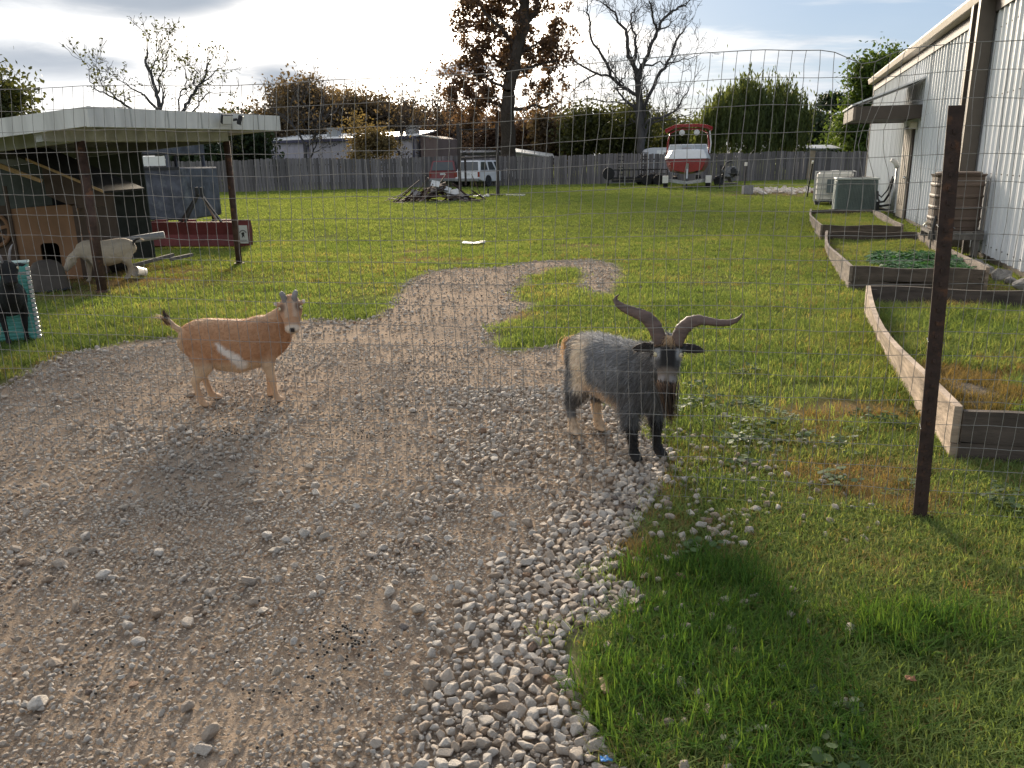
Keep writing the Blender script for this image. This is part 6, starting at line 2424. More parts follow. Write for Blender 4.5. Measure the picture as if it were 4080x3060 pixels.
def wire_fence():
    root = empty('wire_fence', FO, 0, 'see through welded wire mesh fence stretched across the whole view', 'fence')
    s0, dc, nc = -.62, .0545, 98
    rows = 20
    H = 1.93
    r = random.Random(2)

    def P(s, z):
        """where a mesh knot really is: the sheet sags, bellies and is dented"""
        t = z / H
        n1 = noise.noise(Vector((s * 1.1, z * 1.3, 1.0)))
        n2 = noise.noise(Vector((s * 1.1, z * 1.3, 7.0)))
        n3 = noise.noise(Vector((s * 6.0, z * 5.0, 3.0)))
        n4 = noise.noise(Vector((s * 6.0, z * 5.0, 9.0)))
        ds = .030 * n1 + .007 * n3
        dz = .022 * n2 * t + .006 * n4
        # the upper strip leans over to the right in the left half, and the top edge waves
        lean = max(0, t - .9) / .1
        ds -= lean * .018 * (1 if s > 1.9 else .3)
        dz += t * (-.035 * math.exp(-((s - 2.6) / 1.1) ** 2) + .02 * math.exp(-((s - .75) / .5) ** 2) + .03 * math.exp(-((s + .1) / .4) ** 2))
        # the dent left of the post: wires pinched together and pulled down
        g = math.exp(-(((s - .40) / .10) ** 2 + ((z - 1.93) / .07) ** 2))
        dz -= .055 * g
        g2 = math.exp(-(((s - .36) / .13) ** 2 + ((z - 1.62) / .16) ** 2))
        ds -= .9 * (s - .36) * g2 * .75
        ds += .028 * math.sin((z - 1.45) * 14) * g2
        bel = .05 * noise.noise(Vector((s * .7, z * .8, 5.0))) + .035 * g2
        return FD * (s + ds) + Vector((0, 0, max(.004, z + dz))) + FN * (bel + .045)
    for k in range(nc):
        s = s0 + k * dc
        pts = []
        for j in range(rows):
            z = .015 + (H - .015) * j / (rows - 1)
            pts.append(P(s, z))
            if j < rows - 1:
                z2 = z + (H - .015) / (rows - 1) * .5
                q = P(s, z2)
                pts.append(q + FD * r.gauss(0, .0018))
        MB().tube(pts, .0013, 4).build('upright_wire', M_WIRE, root)
    for j in range(rows):
        z = .015 + (H - .015) * j / (rows - 1)
        pts = []
        for k in range(nc):
            pts.append(P(s0 + k * dc, z) - FN * .0022)
        MB().tube(pts, .00125 if 0 < j < rows - 1 else .0017, 4).build('line_wire', M_WIRE, root)


wire_fence()
# ================================================================== goats
def goat_mat(name, rough=.7, sheen=.3, trans=0.0):
    m = bpy.data.materials.new(name)
    m.use_nodes = True
    T = NT(m.node_tree)
    b = m.node_tree.nodes['Principled BSDF']
    a = T.n('ShaderNodeAttribute', attribute_name='coat').outputs['Color']
    p = T.n('ShaderNodeTexCoord').outputs['Object']
    n = T.noise(p, 28, 5, .65)
    c = T.mix(T.n('ShaderNodeMapRange', {0: n, 1: .3, 2: .75, 3: 0.0, 4: .38}).outputs[0], a, T.mix(1.0, a, (.5, .46, .42), 'MULTIPLY'))
    T.link(c, b.inputs['Base Color'])
    b.inputs['Roughness'].default_value = rough
    b.inputs['Specular IOR Level'].default_value = .25
    b.inputs['Sheen Weight'].default_value = sheen
    if trans:
        tr = T.n('ShaderNodeBsdfTranslucent', {'Color': c})
        mx = T.n('ShaderNodeMixShader', {0: trans, 1: b.outputs[0], 2: tr.outputs[0]})
        T.link(mx.outputs[0], m.node_tree.nodes['Material Output'].inputs[0])
    else:
        hf = T.noise(T.n('ShaderNodeVectorMath', {0: p, 1: (30, 90, 90)}, operation='MULTIPLY').outputs[0], 3.0, 3, .6)
        bp = T.n('ShaderNodeBump', {'Strength': .5, 'Distance': .004, 'Height': hf})
        T.link(bp.outputs[0], b.inputs['Normal'])
    return m


M_COAT = goat_mat('goat_coat', .75, .08)
M_FUR = goat_mat('goat_hair', .6, .1, .35)
M_HORN = pmat('goat_horn', (.105, .066, .052), .6, var=.4, scale=9, streak=(1, 1, 6), bump=.002, bscale=35)
M_HORNGREY = pmat('grey_horn', (.20, .185, .18), .6, var=.25, scale=12)


def loft(mb, rings, side=(0, 1, 0), n=18):
    """rings: (x, y, z, half width along side, half thickness); closed at both ends"""
    side = Vector(side)
    c = [Vector(r[:3]) for r in rings]
    m = len(c)
    vs, fs = [], []
    for i in range(m):
        d = (c[min(i + 1, m - 1)] - c[max(i - 1, 0)]).normalized()
        sx = (side - d * side.dot(d)).normalized()
        sy = d.cross(sx)
        for k in range(n):
            t = 2 * PI * k / n
            vs.append(c[i] + sx * (rings[i][3] * math.cos(t)) + sy * (rings[i][4] * math.sin(t)))
    for i in range(m - 1):
        for k in range(n):
            fs.append((i * n + k, i * n + (k + 1) % n, (i + 1) * n + (k + 1) % n, (i + 1) * n + k))
    fs += [tuple(reversed(range(n))), tuple((m - 1) * n + k for k in range(n))]
    mb.add(vs, fs)


def ball(mb, c, rx, ry, rz, n=14):
    vs, fs = [], []
    c = Vector(c)
    for i in range(1, n // 2 + 1):
        a = PI * i / (n // 2 + 1)
        for k in range(n):
            t = 2 * PI * k / n
            vs.append(c + Vector((rx * math.sin(a) * math.cos(t), ry * math.sin(a) * math.sin(t), rz * math.cos(a))))
    h = n // 2
    for i in range(h - 1):
        for k in range(n):
            fs.append((i * n + k, (i + 1) * n + k, (i + 1) * n + (k + 1) % n, i * n + (k + 1) % n))
    fs += [tuple(range(n)), tuple(reversed(range((h - 1) * n, h * n)))]
    mb.add(vs, fs)


def head_frame(poll, d, up):
    """matrix: x forward along the face, z out of the forehead"""
    d = Vector(d).normalized()
    up = Vector(up)
    z = (up - d * up.dot(d)).normalized()
    y = z.cross(d)
    return Matrix(((d.x, y.x, z.x, poll[0]), (d.y, y.y, z.y, poll[1]), (d.z, y.z, z.z, poll[2]), (0, 0, 0, 1)))


def ss(a, b, x):
    t = np.clip((x - a) / (b - a), 0, 1)
    return t * t * (3 - 2 * t)


def goat(name, label, loc, heading, sp):
    root = empty(name, loc, heading, label, 'goat', 'goats in the yard')
    mb = MB()
    loft(mb, [(x, 0, z, ry, rz) for x, z, ry, rz in sp['body']])
    for x, z, ry, rz in sp['bulk']:
        ball(mb, (x, 0, z), *[ry, ry, rz] if False else (rz * 1.05, ry, rz))
    loft(mb, sp['neck'], side=sp.get('neckside', (0, 1, 0)))
    # legs: hip to hoof
    feet = []
    for key, ys in (('hind', (-1, 1)), ('fore', (-1, 1))):
        for s in ys:
            L = sp[key + ('_r' if s < 0 else '_l')]
            loft(mb, [(x, s * y, z, rw, rt) for x, y, z, rw, rt in L], side=(0, 1, 0), n=12)
            x, y, z = L[-1][:3]
            for q in (-1, 1):
                loft(mb, [(x - .012, s * y + q * .011, z + .03, .012, .018), (x + .006, s * y + q * .012, z + .016, .013, .026), (x + .012, s * y + q * .012, z + .001, .0135, .030)], side=(0, 1, 0), n=10)
    # head
    HM = head_frame(sp['poll'], sp['face'], sp.get('hup', (0, 0, 1)))
    fl = sp['flen']
    hw = sp.get('hw', 1.0)
    hm = MB()
    loft(hm, [(-.20 * fl, 0, -.010, .025 * hw, .030), (-.08 * fl, 0, -.004, .046 * hw, .050), (.10 * fl, 0, -.002, .056 * hw, .056), (.30 * fl, 0, -.006, .060 * hw, .056), (.48 * fl, 0, -.010, .050 * hw, .050), (.66 * fl, 0, -.012, .041 * hw, .043), (.84 * fl, 0, -.013, .039 * hw, .040), (.96 * fl, 0, -.014, .036 * hw, .034), (1.02 * fl, 0, -.016, .022 * hw, .022)])
    # jaw, brow ridges, nostril pads, lower lip
    loft(hm, [(.12 * fl, 0, -.045, .034 * hw, .03), (.4 * fl, 0, -.048, .030 * hw, .026), (.75 * fl, 0, -.040, .024 * hw, .018), (.97 * fl, 0, -.036, .020 * hw, .014)])
    for s in (-1, 1):
        ball(hm, (.19 * fl, s * .046 * hw, .026), .020, .014, .016)
        ball(hm, (.98 * fl, s * .016 * hw, .002), .016, .014, .014)
        e = sp['ear']
        er = [(a, s * b, c, w, t) for a, b, c, w, t in e]
        loft(hm, er, side=(1, 0, 0), n=12)
    hm.v = [tuple(HM @ Vector(v)) for v in hm.v]
    mb.add(hm.v, hm.f)
    if sp.get('tail'):
        loft(mb, sp['tail'], side=(0, 1, 0), n=10)
    me0 = mb.mesh(name + '_raw')
    tmp = bpy.data.objects.new(name + '_raw', me0)
    COL.objects.link(tmp)
    md = tmp.modifiers.new('r', 'REMESH')
    md.mode = 'VOXEL'
    md.voxel_size = sp.get('voxel', .0065)
    md.use_smooth_shade = True
    m2 = tmp.modifiers.new('s', 'SMOOTH')
    m2.factor, m2.iterations = .5, sp.get('smooth', 5)
    dg = bpy.context.evaluated_depsgraph_get()
    me = bpy.data.meshes.new_from_object(tmp.evaluated_get(dg))
    bpy.data.objects.remove(tmp)
    bpy.data.meshes.remove(me0)
    me.name = name
    n = len(me.vertices)
    co = np.empty(n * 3, dtype=np.float32)
    me.vertices.foreach_get('co', co)
    co = co.reshape(-1, 3).astype(np.float64)
    HI = np.array(HM.inverted())
    hc = co @ HI[:3, :3].T + HI[:3, 3]
    hc[:, 0] /= fl
    no = np.empty(n * 3, dtype=np.float32)
    me.vertices.foreach_get('normal', no)
    no = no.reshape(-1, 3)
    wob = np.array([noise.noise(Vector(p) * 22) for p in co]) * .5 + np.array([noise.noise(Vector(p) * 60) for p in co]) * .3
    # which points belong to the head
    ishead = (hc[:, 0] > -.12) & (hc[:, 0] < 1.15) & ((np.abs(hc[:, 1]) < .072 * sp.get('hw', 1)) | ((hc[:, 0] < .35) & (np.abs(hc[:, 1]) < .2))) & (hc[:, 2] > -.066) & (hc[:, 2] < .09)
    col = sp['coat'](co, hc, ishead, wob)
    a = me.attributes.new('coat', 'FLOAT_COLOR', 'POINT')
    a.data.foreach_set('color', np.concatenate([col, np.ones((n, 1))], 1).astype(np.float32).ravel())
    me.materials.clear()
    body = link_obj('body', me, M_COAT, root)
    for p in me.polygons:
        p.use_smooth = True
    # eyes
    for s in (-1, 1):
        e = MB()
        ball(e, HM @ Vector((.27 * fl, s * .053 * hw, .022)), .013, .013, .013, 16)
        eo = e.build('eye', pmat('goat_eye', (.55, .47, .30), .15, var=.1) if 'goat_eye' not in MATS else MATS['goat_eye'], root, smooth=True)
        pu = MB()
        out = Vector((.15, s * .75, .6)).normalized()
        M = HM @ Matrix.Translation(Vector((.27 * fl, s * .053 * hw, .022)) + out * .011) @ out.to_track_quat('Z', 'X').to_matrix().to_4x4()
        pu.box(-.0055, .0055, -.0022, .0022, -.001, .0028, M)
        pu.build('pupil', M_HOLE, eo)
    # horns
    for H in sp.get('horns', ()):
        hb = MB()
        RG, K = H['rings'], 5
        RS = []
        for i in range(len(RG) - 1):
            for q in range(K):
                t = q / K
                row = [RG[i][j] * (1 - t) + RG[i + 1][j] * t for j in range(5)]
                rp = 1 + .05 * math.sin((i * K + q) * 2.2)
                RS.append((row[0], row[1], row[2], row[3] * rp, row[4] * rp))
        RS.append(RG[-1])
        loft(hb, RS, side=H.get('side', (1, 0, 0)), n=12)
        hb.v = [tuple(HM @ Vector(v)) for v in hb.v] if H.get('local', True) else hb.v
        hb.build('horn', H.get('mat', M_HORN), root, smooth=True)
    # hair
    F = sp.get('fur')
    if F:
        nr = np.random.default_rng(F.get('seed', 1))
        me.calc_loop_triangles()
        nt = len(me.loop_triangles)
        tv = np.empty(nt * 3, dtype=np.int32)
        me.loop_triangles.foreach_get('vertices', tv)
        tv = tv.reshape(-1, 3)
        A, B, C = co[tv[:, 0]], co[tv[:, 1]], co[tv[:, 2]]
        ar = np.linalg.norm(np.cross(B - A, C - A), axis=1)
        dens = F['dens'](co, hc, ishead)[tv[:, 0]]
        w = ar * dens
        idx = nr.choice(nt, F['n'], p=w / w.sum())
        u, v = nr.random(F['n']), nr.random(F['n'])
        f = u + v > 1
        u[f], v[f] = 1 - u[f], 1 - v[f]
        P = A[idx] + (B - A)[idx] * u[:, None] + (C - A)[idx] * v[:, None]
        Nn = no[tv[idx, 0]].astype(np.float64)
        cc = col[tv[idx, 0]]
        L = F['len'](co, hc, ishead)[tv[idx, 0]] * nr.uniform(.5, 1.35, F['n'])
        flow = F['flow'](P)
        flow = flow - Nn * np.sum(flow * Nn, 1)[:, None]
        flow /= np.linalg.norm(flow, axis=1)[:, None] + 1e-9
        d1 = flow * F.get('lay', .85) + Nn * F.get('lift', .45) + nr.normal(0, F.get('mess', .18), P.shape)
        d1 /= np.linalg.norm(d1, axis=1)[:, None]
        d2 = d1 + np.array([0, 0, -.45]) + nr.normal(0, F.get('mess', .18), P.shape)
        d2 /= np.linalg.norm(d2, axis=1)[:, None]
        sd = np.cross(d1, nr.normal(size=P.shape))
        sd /= np.linalg.norm(sd, axis=1)[:, None] + 1e-9
        wd = (F['w'] * nr.uniform(.6, 1.3, F['n']))[:, None]
        b0 = P - Nn * .002
        mid = P + d1 * (L * .5)[:, None]
        tip = mid + d2 * (L * .5)[:, None]
        V = np.stack([b0 - sd * wd, b0 + sd * wd, mid - sd * wd * .7, mid + sd * wd * .7, tip], 1).reshape(-1, 3)
        k = np.arange(F['n']) * 5
        fq = np.stack([k, k + 1, k + 3, k + 2, k + 2, k + 3, k + 4], 1).ravel()
        sz = np.tile([4, 3], F['n'])
        fm = np_mesh('hair', V, fq, sz, True)
        cv = np.clip(cc * nr.uniform(.65, 1.35, (F['n'], 1)), 0, 1)
        a = fm.attributes.new('coat', 'FLOAT_COLOR', 'POINT')
        a.data.foreach_set('color', np.repeat(np.concatenate([cv, np.ones((F['n'], 1))], 1), 5, 0).astype(np.float32).ravel())
        link_obj('coat_hair', fm, M_FUR, root)
    for lk in sp.get('locks', ()):
        # beard or tail: a hank of long tapering hairs
        nr = random.Random(lk.get('seed', 3))
        vs, fs, cs = [], [], []
        p0 = [Vector(p) for p in lk['path']]
        for i in range(lk['n']):
            off = Vector((nr.gauss(0, 1), nr.gauss(0, 1), nr.gauss(0, .4))) * lk['r']
            fl2 = Vector((nr.gauss(0, 1), nr.gauss(0, 1), nr.gauss(0, .3))) * lk['r'] * lk.get('flare', .5)
            k = nr.uniform(.55, 1.0)
            w = lk['w'] * nr.uniform(.6, 1.3)
            sd = Vector((nr.gauss(0, 1), nr.gauss(0, 1), 0)).normalized() * w
            o = len(vs)
            m = len(p0)
            for j, q in enumerate(p0):
                t = j / (m - 1)
                q2 = p0[0].lerp(q, k) + off * (1 - .6 * t) + fl2 * t
                ww = sd * (1 - t * .9)
                vs += [q2 - ww, q2 + ww]
            for j in range(m - 1):
                fs.append((o + 2 * j, o + 2 * j + 1, o + 2 * j + 3, o + 2 * j + 2))
            c = lk['cols'][nr.randrange(len(lk['cols']))]
            q = nr.uniform(.7, 1.3)
            cs += [(c[0] * q, c[1] * q, c[2] * q, 1)] * (2 * m)
        ml = MB().add(vs, fs)
        lm = bpy.data.meshes.new(lk['name'])
        lm.from_pydata([tuple(v) for v in ml.v], [], ml.f)
        a = lm.attributes.new('coat', 'FLOAT_COLOR', 'POINT')
        a.data.foreach_set('color', np.array(cs, dtype=np.float32).ravel())
        link_obj(lk['name'], lm, M_FUR, root)
    return root


def legset(hx=0.0, fx=0.0, thick=1.0):
    hind = [(-.255 + hx * .2, .070, .43, .050, .085), (-.245 + hx * .4, .088, .35, .050, .080), (-.235 + hx * .6, .096, .285, .042 * thick, .062 * thick), (-.275 + hx * .8, .092, .225, .028 * thick, .036 * thick), (-.305 + hx, .088, .185, .021 * thick, .027 * thick), (-.296 + hx, .086, .13, .0175 * thick, .020 * thick), (-.284 + hx, .084, .075, .017 * thick, .019 * thick), (-.278 + hx, .084, .052, .021 * thick, .023 * thick), (-.258 + hx, .084, .028, .019 * thick, .021 * thick), (-.25 + hx, .084, .012, .016, .02)]
    fore = [(.225 + fx * .2, .065, .43, .045, .080), (.215 + fx * .4, .083, .35, .042, .066), (.205 + fx * .6, .090, .275, .033 * thick, .044 * thick), (.215 + fx * .8, .086, .215, .024 * thick, .030 * thick), (.226 + fx, .082, .172, .023 * thick, .026 * thick), (.230 + fx, .079, .12, .0175 * thick, .019 * thick), (.236 + fx, .078, .072, .017 * thick, .018 * thick), (.242 + fx, .078, .050, .021 * thick, .022 * thick), (.256 + fx, .078, .028, .019 * thick, .021 * thick), (.262 + fx, .078, .012, .016, .02)]
    return hind, fore


TAN, TANDARK, CREAM, PALE = np.array([.45, .245, .13]), np.array([.36, .185, .095]), np.array([.58, .43, .29]), np.array([.60, .50, .40])
WHITE_, BLACK_, GREY_, DGREY = np.array([.62, .58, .52]), np.array([.016, .015, .015]), np.array([.27, .275, .285]), np.array([.115, .115, .12])


def lerp(c, d, t):
    return c * (1 - t[:, None]) + np.asarray(d) * t[:, None]


def coat_tan(co, hc, head, w):
    x, y, z = co.T
    c = np.tile(TAN, (len(co), 1))
    c = lerp(c, TANDARK, ss(.0, .2, x) * .5 * (z < .6))
    c = lerp(c, CREAM, ss(.355, .27, z + w * .03))                       # pale belly and legs
    c = lerp(c, TAN * 1.05, (ss(.26, .1, z) * .45) * (np.abs(x) > .16))
    c = lerp(c, CREAM, ss(.545, .60, z + w * .015) * (x < .3) * .75)     # rim light along the back, put into the coat colour
    c = lerp(c, CREAM, ss(-.33, -.39, x) * .8)                           # rump edge
    # white wedge on the right flank
    a, b = np.array([-.115, .445]), np.array([.035, .30])
    ab = b - a
    t = np.clip(((x - a[0]) * ab[0] + (z - a[1]) * ab[1]) / (ab @ ab), 0, 1)
    d = np.hypot(x - (a[0] + t * ab[0]), z - (a[1] + t * ab[1]))
    c = lerp(c, np.array([.74, .70, .66]), ss(.016, -.012, d - (.012 + .024 * t) + w * .022) * (y < -.02))
    # face
    if head.any():
        h = head
        u, v, s = hc[:, 0], np.abs(hc[:, 1]), hc[:, 2]
        f = np.where(h, 1.0, 0.0)
        c = lerp(c, np.array([.43, .25, .145]), f * .7)
        c = lerp(c, PALE * .85, f * ss(.02, .0, np.abs(v - .030) - .004) * (u < .6) * .5)
        c = lerp(c, PALE, f * ss(.80, .90, u))
        c = lerp(c, np.array([.035, .028, .028]), f * ss(.93, .97, u) * ss(.022, .014, v) * (s > -.012))
        c = lerp(c, BLACK_ * 3, f * ss(.006, .002, np.abs(s + .03)) * ss(.82, .9, u) * .8)
        c = lerp(c, np.array([.10, .06, .045]), f * ss(.035, .012, np.hypot((u - .28) * .19, v - .056)) * .75)
        c = lerp(c, np.array([.66, .60, .54]), ((v > .088) & (u < .25) & (s > .004) & (s < .06)).astype(float) * f * .8)
    hoof = ss(.026, .016, z)
    c = lerp(c, np.array([.10, .075, .06]), hoof)
    # tail: dark towards its tip
    c = lerp(c, np.array([.08, .055, .04]), ss(-.445, -.475, x) * ss(.53, .58, z))
    return np.clip(c, 0, 1)


hind, fore = legset(0, 0, 1.1)
far_f = [(x - .085 * (i / 9.0), y, z, a, b) for i, (x, y, z, a, b) in enumerate(fore)]
far_h = [(x + .055 * (i / 9.0), y, z, a, b) for i, (x, y, z, a, b) in enumerate(hind)]
small_ear = [(.14 * .19, .062, .015, .014, .009), (.13 * .19, .080, .022, .018, .010), (.12 * .19, .098, .030, .019, .011), (.12 * .19, .109, .034, .010, .006)]


def stub_horn(s, L=.085):
    return dict(rings=[(.01, s * .032, .03, .026, .021), (-.006, s * .036, .050, .025, .020), (-.018, s * .042, .062, .022, .018), (-.032, s * .049, .066, .018, .015), (-.042, s * .053, .064, .009, .008)], side=(1, 0, 0), mat=M_HORNGREY)


doe = dict(
    body=[(-.395, .475, .035, .045), (-.37, .468, .075, .085), (-.315, .455, .118, .120), (-.22, .445, .142, .146), (-.11, .408, .164, .174), (.0, .392, .170, .180), (.10, .406, .160, .168), (.20, .440, .134, .156), (.285, .452, .104, .134), (.345, .445, .068, .095), (.378, .435, .028, .045)],
    bulk=[(-.23, .475, .105, .115), (.205, .49, .075, .105)],
    neck=[(.20, 0, .47, .085, .118), (.275, -.004, .505, .072, .110), (.328, -.012, .560, .060, .090), (.365, -.022, .605, .052, .070), (.390, -.032, .650, .044, .055)],
    hind_r=hind, hind_l=far_h, fore_r=fore, fore_l=far_f,
    poll=(.394, -.040, .676), face=(.06, -.66, -.75), hup=(0, -.75, .66), flen=.218, hw=1.38, ear=small_ear,
    horns=[stub_horn(-1), stub_horn(1)],
    tail=[(-.375, 0, .515, .022, .022), (-.415, 0, .545, .020, .017), (-.445, 0, .585, .017, .013), (-.468, 0, .625, .012, .010), (-.478, 0, .650, .005, .005)],
    coat=coat_tan,
    fur=dict(n=30000, w=.0009, dens=lambda co, hc, h: np.where(co[:, 2] < .05, 0, np.where(h, .8, 1.0)), len=lambda co, hc, h: np.where(h, .007, np.where(co[:, 2] < .25, .009, .015)), flow=lambda P: np.stack([-np.ones(len(P)) * .8, np.zeros(len(P)), -np.ones(len(P)) * .6], 1), lay=.9, lift=.30, mess=.16, seed=2),
    locks=[dict(name='tail_tuft', path=[(-.44, 0, .56), (-.475, 0, .605), (-.525, 0, .625), (-.57, 0, .615)], n=150, r=.012, w=.0022, flare=1.6, cols=[(.55, .36, .2), (.62, .45, .28), (.10, .06, .04)], seed=5),
           dict(name='tail_tuft', path=[(-.46, 0, .60), (-.475, 0, .64), (-.48, 0, .67)], n=60, r=.010, w=.0022, flare=.9, cols=[(.05, .035, .03)], seed=6),
           dict(name='beard', path=[(.405, -.14, .50), (.408, -.145, .465), (.412, -.14, .43)], n=26, r=.007, w=.0016, cols=[(.5, .4, .3)], seed=7)],
)
g = goat('tan_goat', 'tan doe with a white flank streak standing side on in the gravel', (-1.815, 5.215, 0), math.atan2(.18, .984), doe)
g.scale = (.92, 1, 1)


# ---------------------------------------------------------------- the horned buck
def coat_buck(co, hc, head, w):
    x, y, z = co.T
    c = np.tile(GREY_, (len(co), 1))
    c = lerp(c, DGREY, ss(.10, .30, x + w * .04) * .55)
    c = lerp(c, GREY_ * 1.5, ss(.53, .60, z) * ss(.18, -.1, x) * .6)                     # silver along the back
    bx = -.175 + .55 * (.52 - z) * .5
    band = ss(.098, .066, np.abs(x - bx) + w * .03) * ss(.615, .56, z)
    c = lerp(c, np.array([.84, .72, .58]), band)
    low = ss(.40, .33, z + w * .03 + .25 * np.maximum(0, x - .05)) * ss(-.20, -.13, x) * ss(.22, .12, x)
    c = lerp(c, np.array([.76, .60, .45]), low)
    c = lerp(c, DGREY * 1.2, ss(-.22, -.27, x) * (z > .2) * .7)
    leg = z < .30
    fl = (x > .12) & leg
    c = lerp(c, BLACK_, np.where(fl, ss(.235, .20, z + w * .02), 0))
    hl = (x < -.15) & leg
    c = lerp(c, DGREY, np.where(hl, .8, 0.0))
    c = lerp(c, np.array([.56, .44, .32]), np.where(hl & (y < 0), ss(.125, .095, z + w * .02), 0))
    c = lerp(c, np.array([.56, .42, .29]), np.where(hl & (y > 0), ss(.205, .165, z + w * .02), 0))
    u, v, s = hc[:, 0], np.abs(hc[:, 1]), hc[:, 2]
    f = np.where(head, 1.0, 0.0)
    c = lerp(c, DGREY * .4, f * .9)
    c = lerp(c, BLACK_, f * ss(.045, .025, v) * ss(.10, .2, u) * ss(.62, .5, u) * (s > 0))
    c = lerp(c, np.array([.42, .29, .17]), f * ss(.14, .04, u + w * .06) * ss(.05, .03, v))
    c = lerp(c, GREY_ * 1.2, f * ss(.02, .008, np.abs(v - .052)) * ss(.12, .2, u) * ss(.42, .3, u) * .8)
    c = lerp(c, np.array([.20, .15, .11]), f * ss(.5, .62, u) * .6)
    c = lerp(c, np.array([.24, .22, .21]), f * ss(.66, .76, u) * ss(.0, .02, v))
    c = lerp(c, np.array([.014, .013, .014]), f * ss(.82, .87, u) * ss(.026, .018, v) * (s > -.02))
    c = lerp(c, BLACK_, f * ss(.006, .002, np.abs(s + .032)) * ss(.8, .9, u) * .8)
    ear = (v > .085) & (u < .45) & head
    c = lerp(c, np.where((hc[:, 2:3] > -.004), np.array([[.03, .024, .022]]), np.array([[.30, .26, .22]])), ear.astype(float))
    c = lerp(c, np.array([.012, .012, .012]), ss(.026, .016, z))
    return np.clip(c, 0, 1)


def lyre(s):
    """lyre horns: rise from the poll, sweep outwards and flick up at the tip; head frame (x down the face, y side, z forehead)"""
    T_ = [(.034, .0), (.050, .045), (.072, .09), (.108, .125), (.15, .143), (.19, .156), (.225, .17), (.25, .186), (.262, .202), (.258, .218), (.245, .23)] if s < 0 else \
        [(.034, .0), (.046, .04), (.064, .078), (.097, .108), (.138, .12), (.182, .115), (.232, .108), (.277, .110), (.307, .120), (.327, .136), (.337, .153)]
    P = [(-(h - .52 * (.03 + .25 * h)) / .85, b, .03 + .25 * h) for b, h in T_]
    W_ = [.034, .037, .038, .036, .032, .027, .022, .0175, .013, .008, .003]
    Tk = [.020, .019, .018, .016, .0145, .013, .011, .0095, .0075, .005, .002]
    return dict(rings=[(a, s * b, c, w, t) for (a, b, c), w, t in zip(P, W_, Tk)], side=(.6, s * .75, 0.25))


hind, fore = legset(0, 0, 1.35)
hr = [(x + .0 * i, y + .0, z, a * 1.05, b) for i, (x, y, z, a, b) in enumerate(hind)]
droop_ear = [(.10 * .23, .045, .008, .018, .010), (.09 * .23, .080, .010, .026, .008), (.10 * .23, .115, .006, .029, .007), (.12 * .23, .150, .000, .022, .006), (.13 * .23, .172, -.004, .008, .004)]
cf = Vector((.715, -.70, 0))
buck = dict(
    body=[(-.385, .47, .035, .05), (-.355, .468, .08, .095), (-.30, .465, .122, .130), (-.20, .46, .146, .150), (-.08, .445, .160, .166), (.05, .435, .165, .176), (.17, .438, .152, .176), (.27, .445, .128, .162), (.34, .45, .088, .12), (.385, .45, .035, .055)],
    bulk=[(-.22, .49, .105, .115), (.20, .50, .085, .115)],
    neck=[(.20, 0, .49, .100, .135), (.28, -.010, .515, .092, .125), (.36, -.030, .555, .080, .108), (.425, -.055, .600, .066, .088), (.465, -.070, .640, .054, .062)],
    neckside=(.5, .86, 0),
    hind_r=hr, hind_l=[(x + .03 * i / 9, y, z, a, b) for i, (x, y, z, a, b) in enumerate(hr)], fore_r=fore, fore_l=[(x + .02 * i / 9, y, z, a, b) for i, (x, y, z, a, b) in enumerate(fore)],
    poll=(.475, -.085, .685), face=(cf.x * .52, cf.y * .52, -.85), hup=(cf.x * .85, cf.y * .85, .52), flen=.235, hw=1.12, ear=droop_ear,
    horns=[lyre(-1), lyre(1)],
    tail=[(-.37, 0, .52, .022, .022), (-.405, 0, .535, .020, .017), (-.435, 0, .530, .016, .013), (-.45, 0, .51, .006, .006)],
    coat=coat_buck,
    fur=dict(n=34000, w=.0013, dens=lambda co, hc, h: np.where(co[:, 2] < .05, .05, np.where(h, np.where((hc[:, 0] > .12), .22, .9), np.where(co[:, 2] < .2, .6, 1.0))),
             len=lambda co, hc, h: np.where(h, np.where(hc[:, 0] < .1, .035, .008), np.where(co[:, 2] < .2, .022, np.where((co[:, 0] > .1) & (co[:, 2] < .5), .062, np.where(co[:, 2] > .55, .048, .036)))),
             flow=lambda P: np.stack([-np.ones(len(P)) * .55, np.zeros(len(P)), -np.ones(len(P)) * .9], 1), lay=.85, lift=.36, mess=.17, seed=4),
    locks=[dict(name='beard', path=[(.560, -.175, .520), (.590, -.190, .46), (.598, -.180, .38), (.590, -.155, .305)], n=320, r=.022, w=.0024, flare=.35, cols=[(.10, .066, .048), (.15, .10, .07), (.20, .135, .09), (.03, .024, .02)], seed=9),
           dict(name='tail_tuft', path=[(-.41, 0, .545), (-.445, 0, .52), (-.462, 0, .45), (-.465, 0, .36)], n=260, r=.022, w=.0022, flare=.6, cols=[(.55, .36, .20), (.62, .46, .30), (.60, .40, .22)], seed=10),
           dict(name='poll_tuft', path=[(.462, -.072, .705), (.49, -.10, .712), (.515, -.125, .685)], n=160, r=.020, w=.0017, flare=.6, cols=[(.40, .25, .13), (.5, .36, .22), (.2, .14, .09)], seed=11)],
)
goat('horned_buck', 'shaggy grey buck with wide sweeping horns facing the camera', (.575, 4.24, 0), math.atan2(-.84, .54), buck)


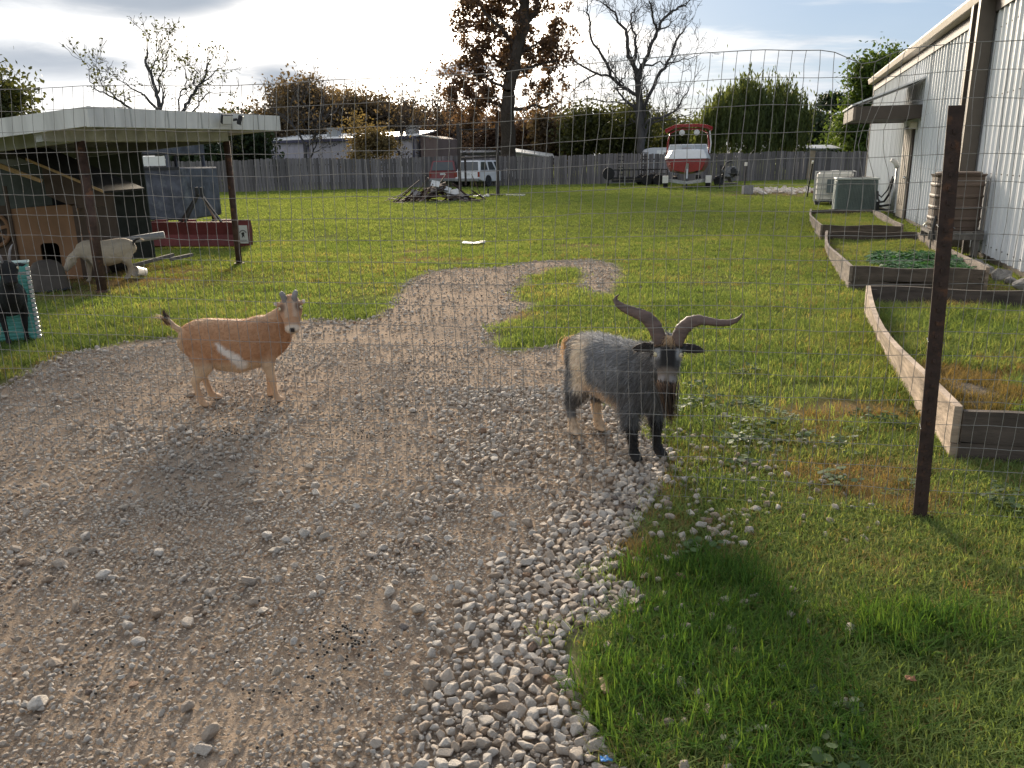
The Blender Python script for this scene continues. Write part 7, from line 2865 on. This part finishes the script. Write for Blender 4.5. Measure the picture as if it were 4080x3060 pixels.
# ---------------------------------------------------------------- goats on the left
def coat_plain(main, low, patch=None):
    def f(co, hc, head, w):
        x, y, z = co.T
        c = np.tile(np.asarray(main, dtype=float), (len(co), 1))
        c = lerp(c, np.asarray(low), ss(.30, .22, z + w * .03))
        if patch is not None:
            c = lerp(c, np.asarray(patch), ss(-.30, -.36, x + w * .02) * ss(.44, .50, z))
        u, v, s = hc[:, 0], np.abs(hc[:, 1]), hc[:, 2]
        c = lerp(c, np.array([.03, .026, .026]), np.where(head, ss(.93, .97, u) * ss(.024, .016, v), 0))
        return np.clip(lerp(c, np.array([.09, .075, .065]), ss(.026, .016, z)), 0, 1)
    return f


hind, fore = legset()
side_ear = [(.02, .050, .012, .016, .009), (.016, .085, .016, .024, .008), (.018, .115, .014, .024, .007), (.022, .145, .008, .009, .004)]
white = dict(doe)
white.update(neck=[(.20, 0, .475, .080, .110), (.27, -.0, .47, .066, .095), (.34, -.0, .44, .052, .075), (.40, -.0, .40, .045, .056), (.43, 0, .37, .040, .046)],
             poll=(.43, 0, .385), face=(.62, .05, -.78), hup=(.78, 0, .62), horns=[], ear=side_ear, coat=coat_plain((.50, .42, .32), (.42, .35, .26), (.04, .035, .03)), voxel=.009,
             tail=[(-.375, 0, .515, .022, .022), (-.42, 0, .55, .020, .017), (-.47, 0, .56, .018, .014), (-.50, 0, .55, .008, .006)],
             locks=[dict(name='tail_tuft', path=[(-.45, 0, .56), (-.50, 0, .555), (-.53, 0, .53)], n=70, r=.012, w=.003, flare=.8, cols=[(.7, .62, .5)], seed=15)])
white['fur'] = dict(doe['fur'], n=5000)
a, b = G(545, 1112), G(390, 1128)
goat('white_goat', 'cream goat with lowered head feeding behind the rusty shelter post', ((a.x + b.x) / 2 - .10, (a.y + b.y) / 2, 0), math.atan2(b.y - a.y, b.x - a.x), white)

black = dict(doe)
black.update(neck=[(.20, 0, .475, .085, .115), (.275, 0, .53, .072, .10), (.335, 0, .60, .058, .078), (.375, 0, .665, .050, .060), (.395, 0, .71, .042, .05)],
             poll=(.405, 0, .735), face=(.66, .05, -.74), hup=(.74, 0, .66), flen=.185, ear=side_ear, coat=coat_plain((.009, .009, .009), (.012, .011, .011)), voxel=.008, tail=None, locks=[],
             horns=[dict(rings=[(.0, s * .026, .03, .014, .012), (-.04, s * .034, .075, .013, .011), (-.085, s * .050, .10, .010, .009), (-.125, s * .072, .105, .006, .005), (-.145, s * .085, .10, .002, .002)], side=(1, 0, 0), mat=M_HORNGREY) for s in (-1, 1)])
black['fur'] = dict(doe['fur'], n=5000, seed=8)
p = G(20, 1375)
hd = math.atan2(-.80, .60)
goat('black_goat', 'black horned goat at the left edge in front of the teal bin', (p.x - math.cos(hd) * .26 + .13, p.y - math.sin(hd) * .26, 0), hd, black)
pale = dict(doe)
pale.update(coat=coat_plain((.50, .36, .22), (.56, .44, .30)), voxel=.009, locks=[], horns=[])
pale['fur'] = dict(doe['fur'], n=4000, seed=12)
p = G(-72, 1550)
hd = R(-60)
goat('pale_goat', 'cream goat of which only a front leg shows at the left edge', (p.x - math.cos(hd) * .26, p.y - math.sin(hd) * .26, 0), hd, pale)
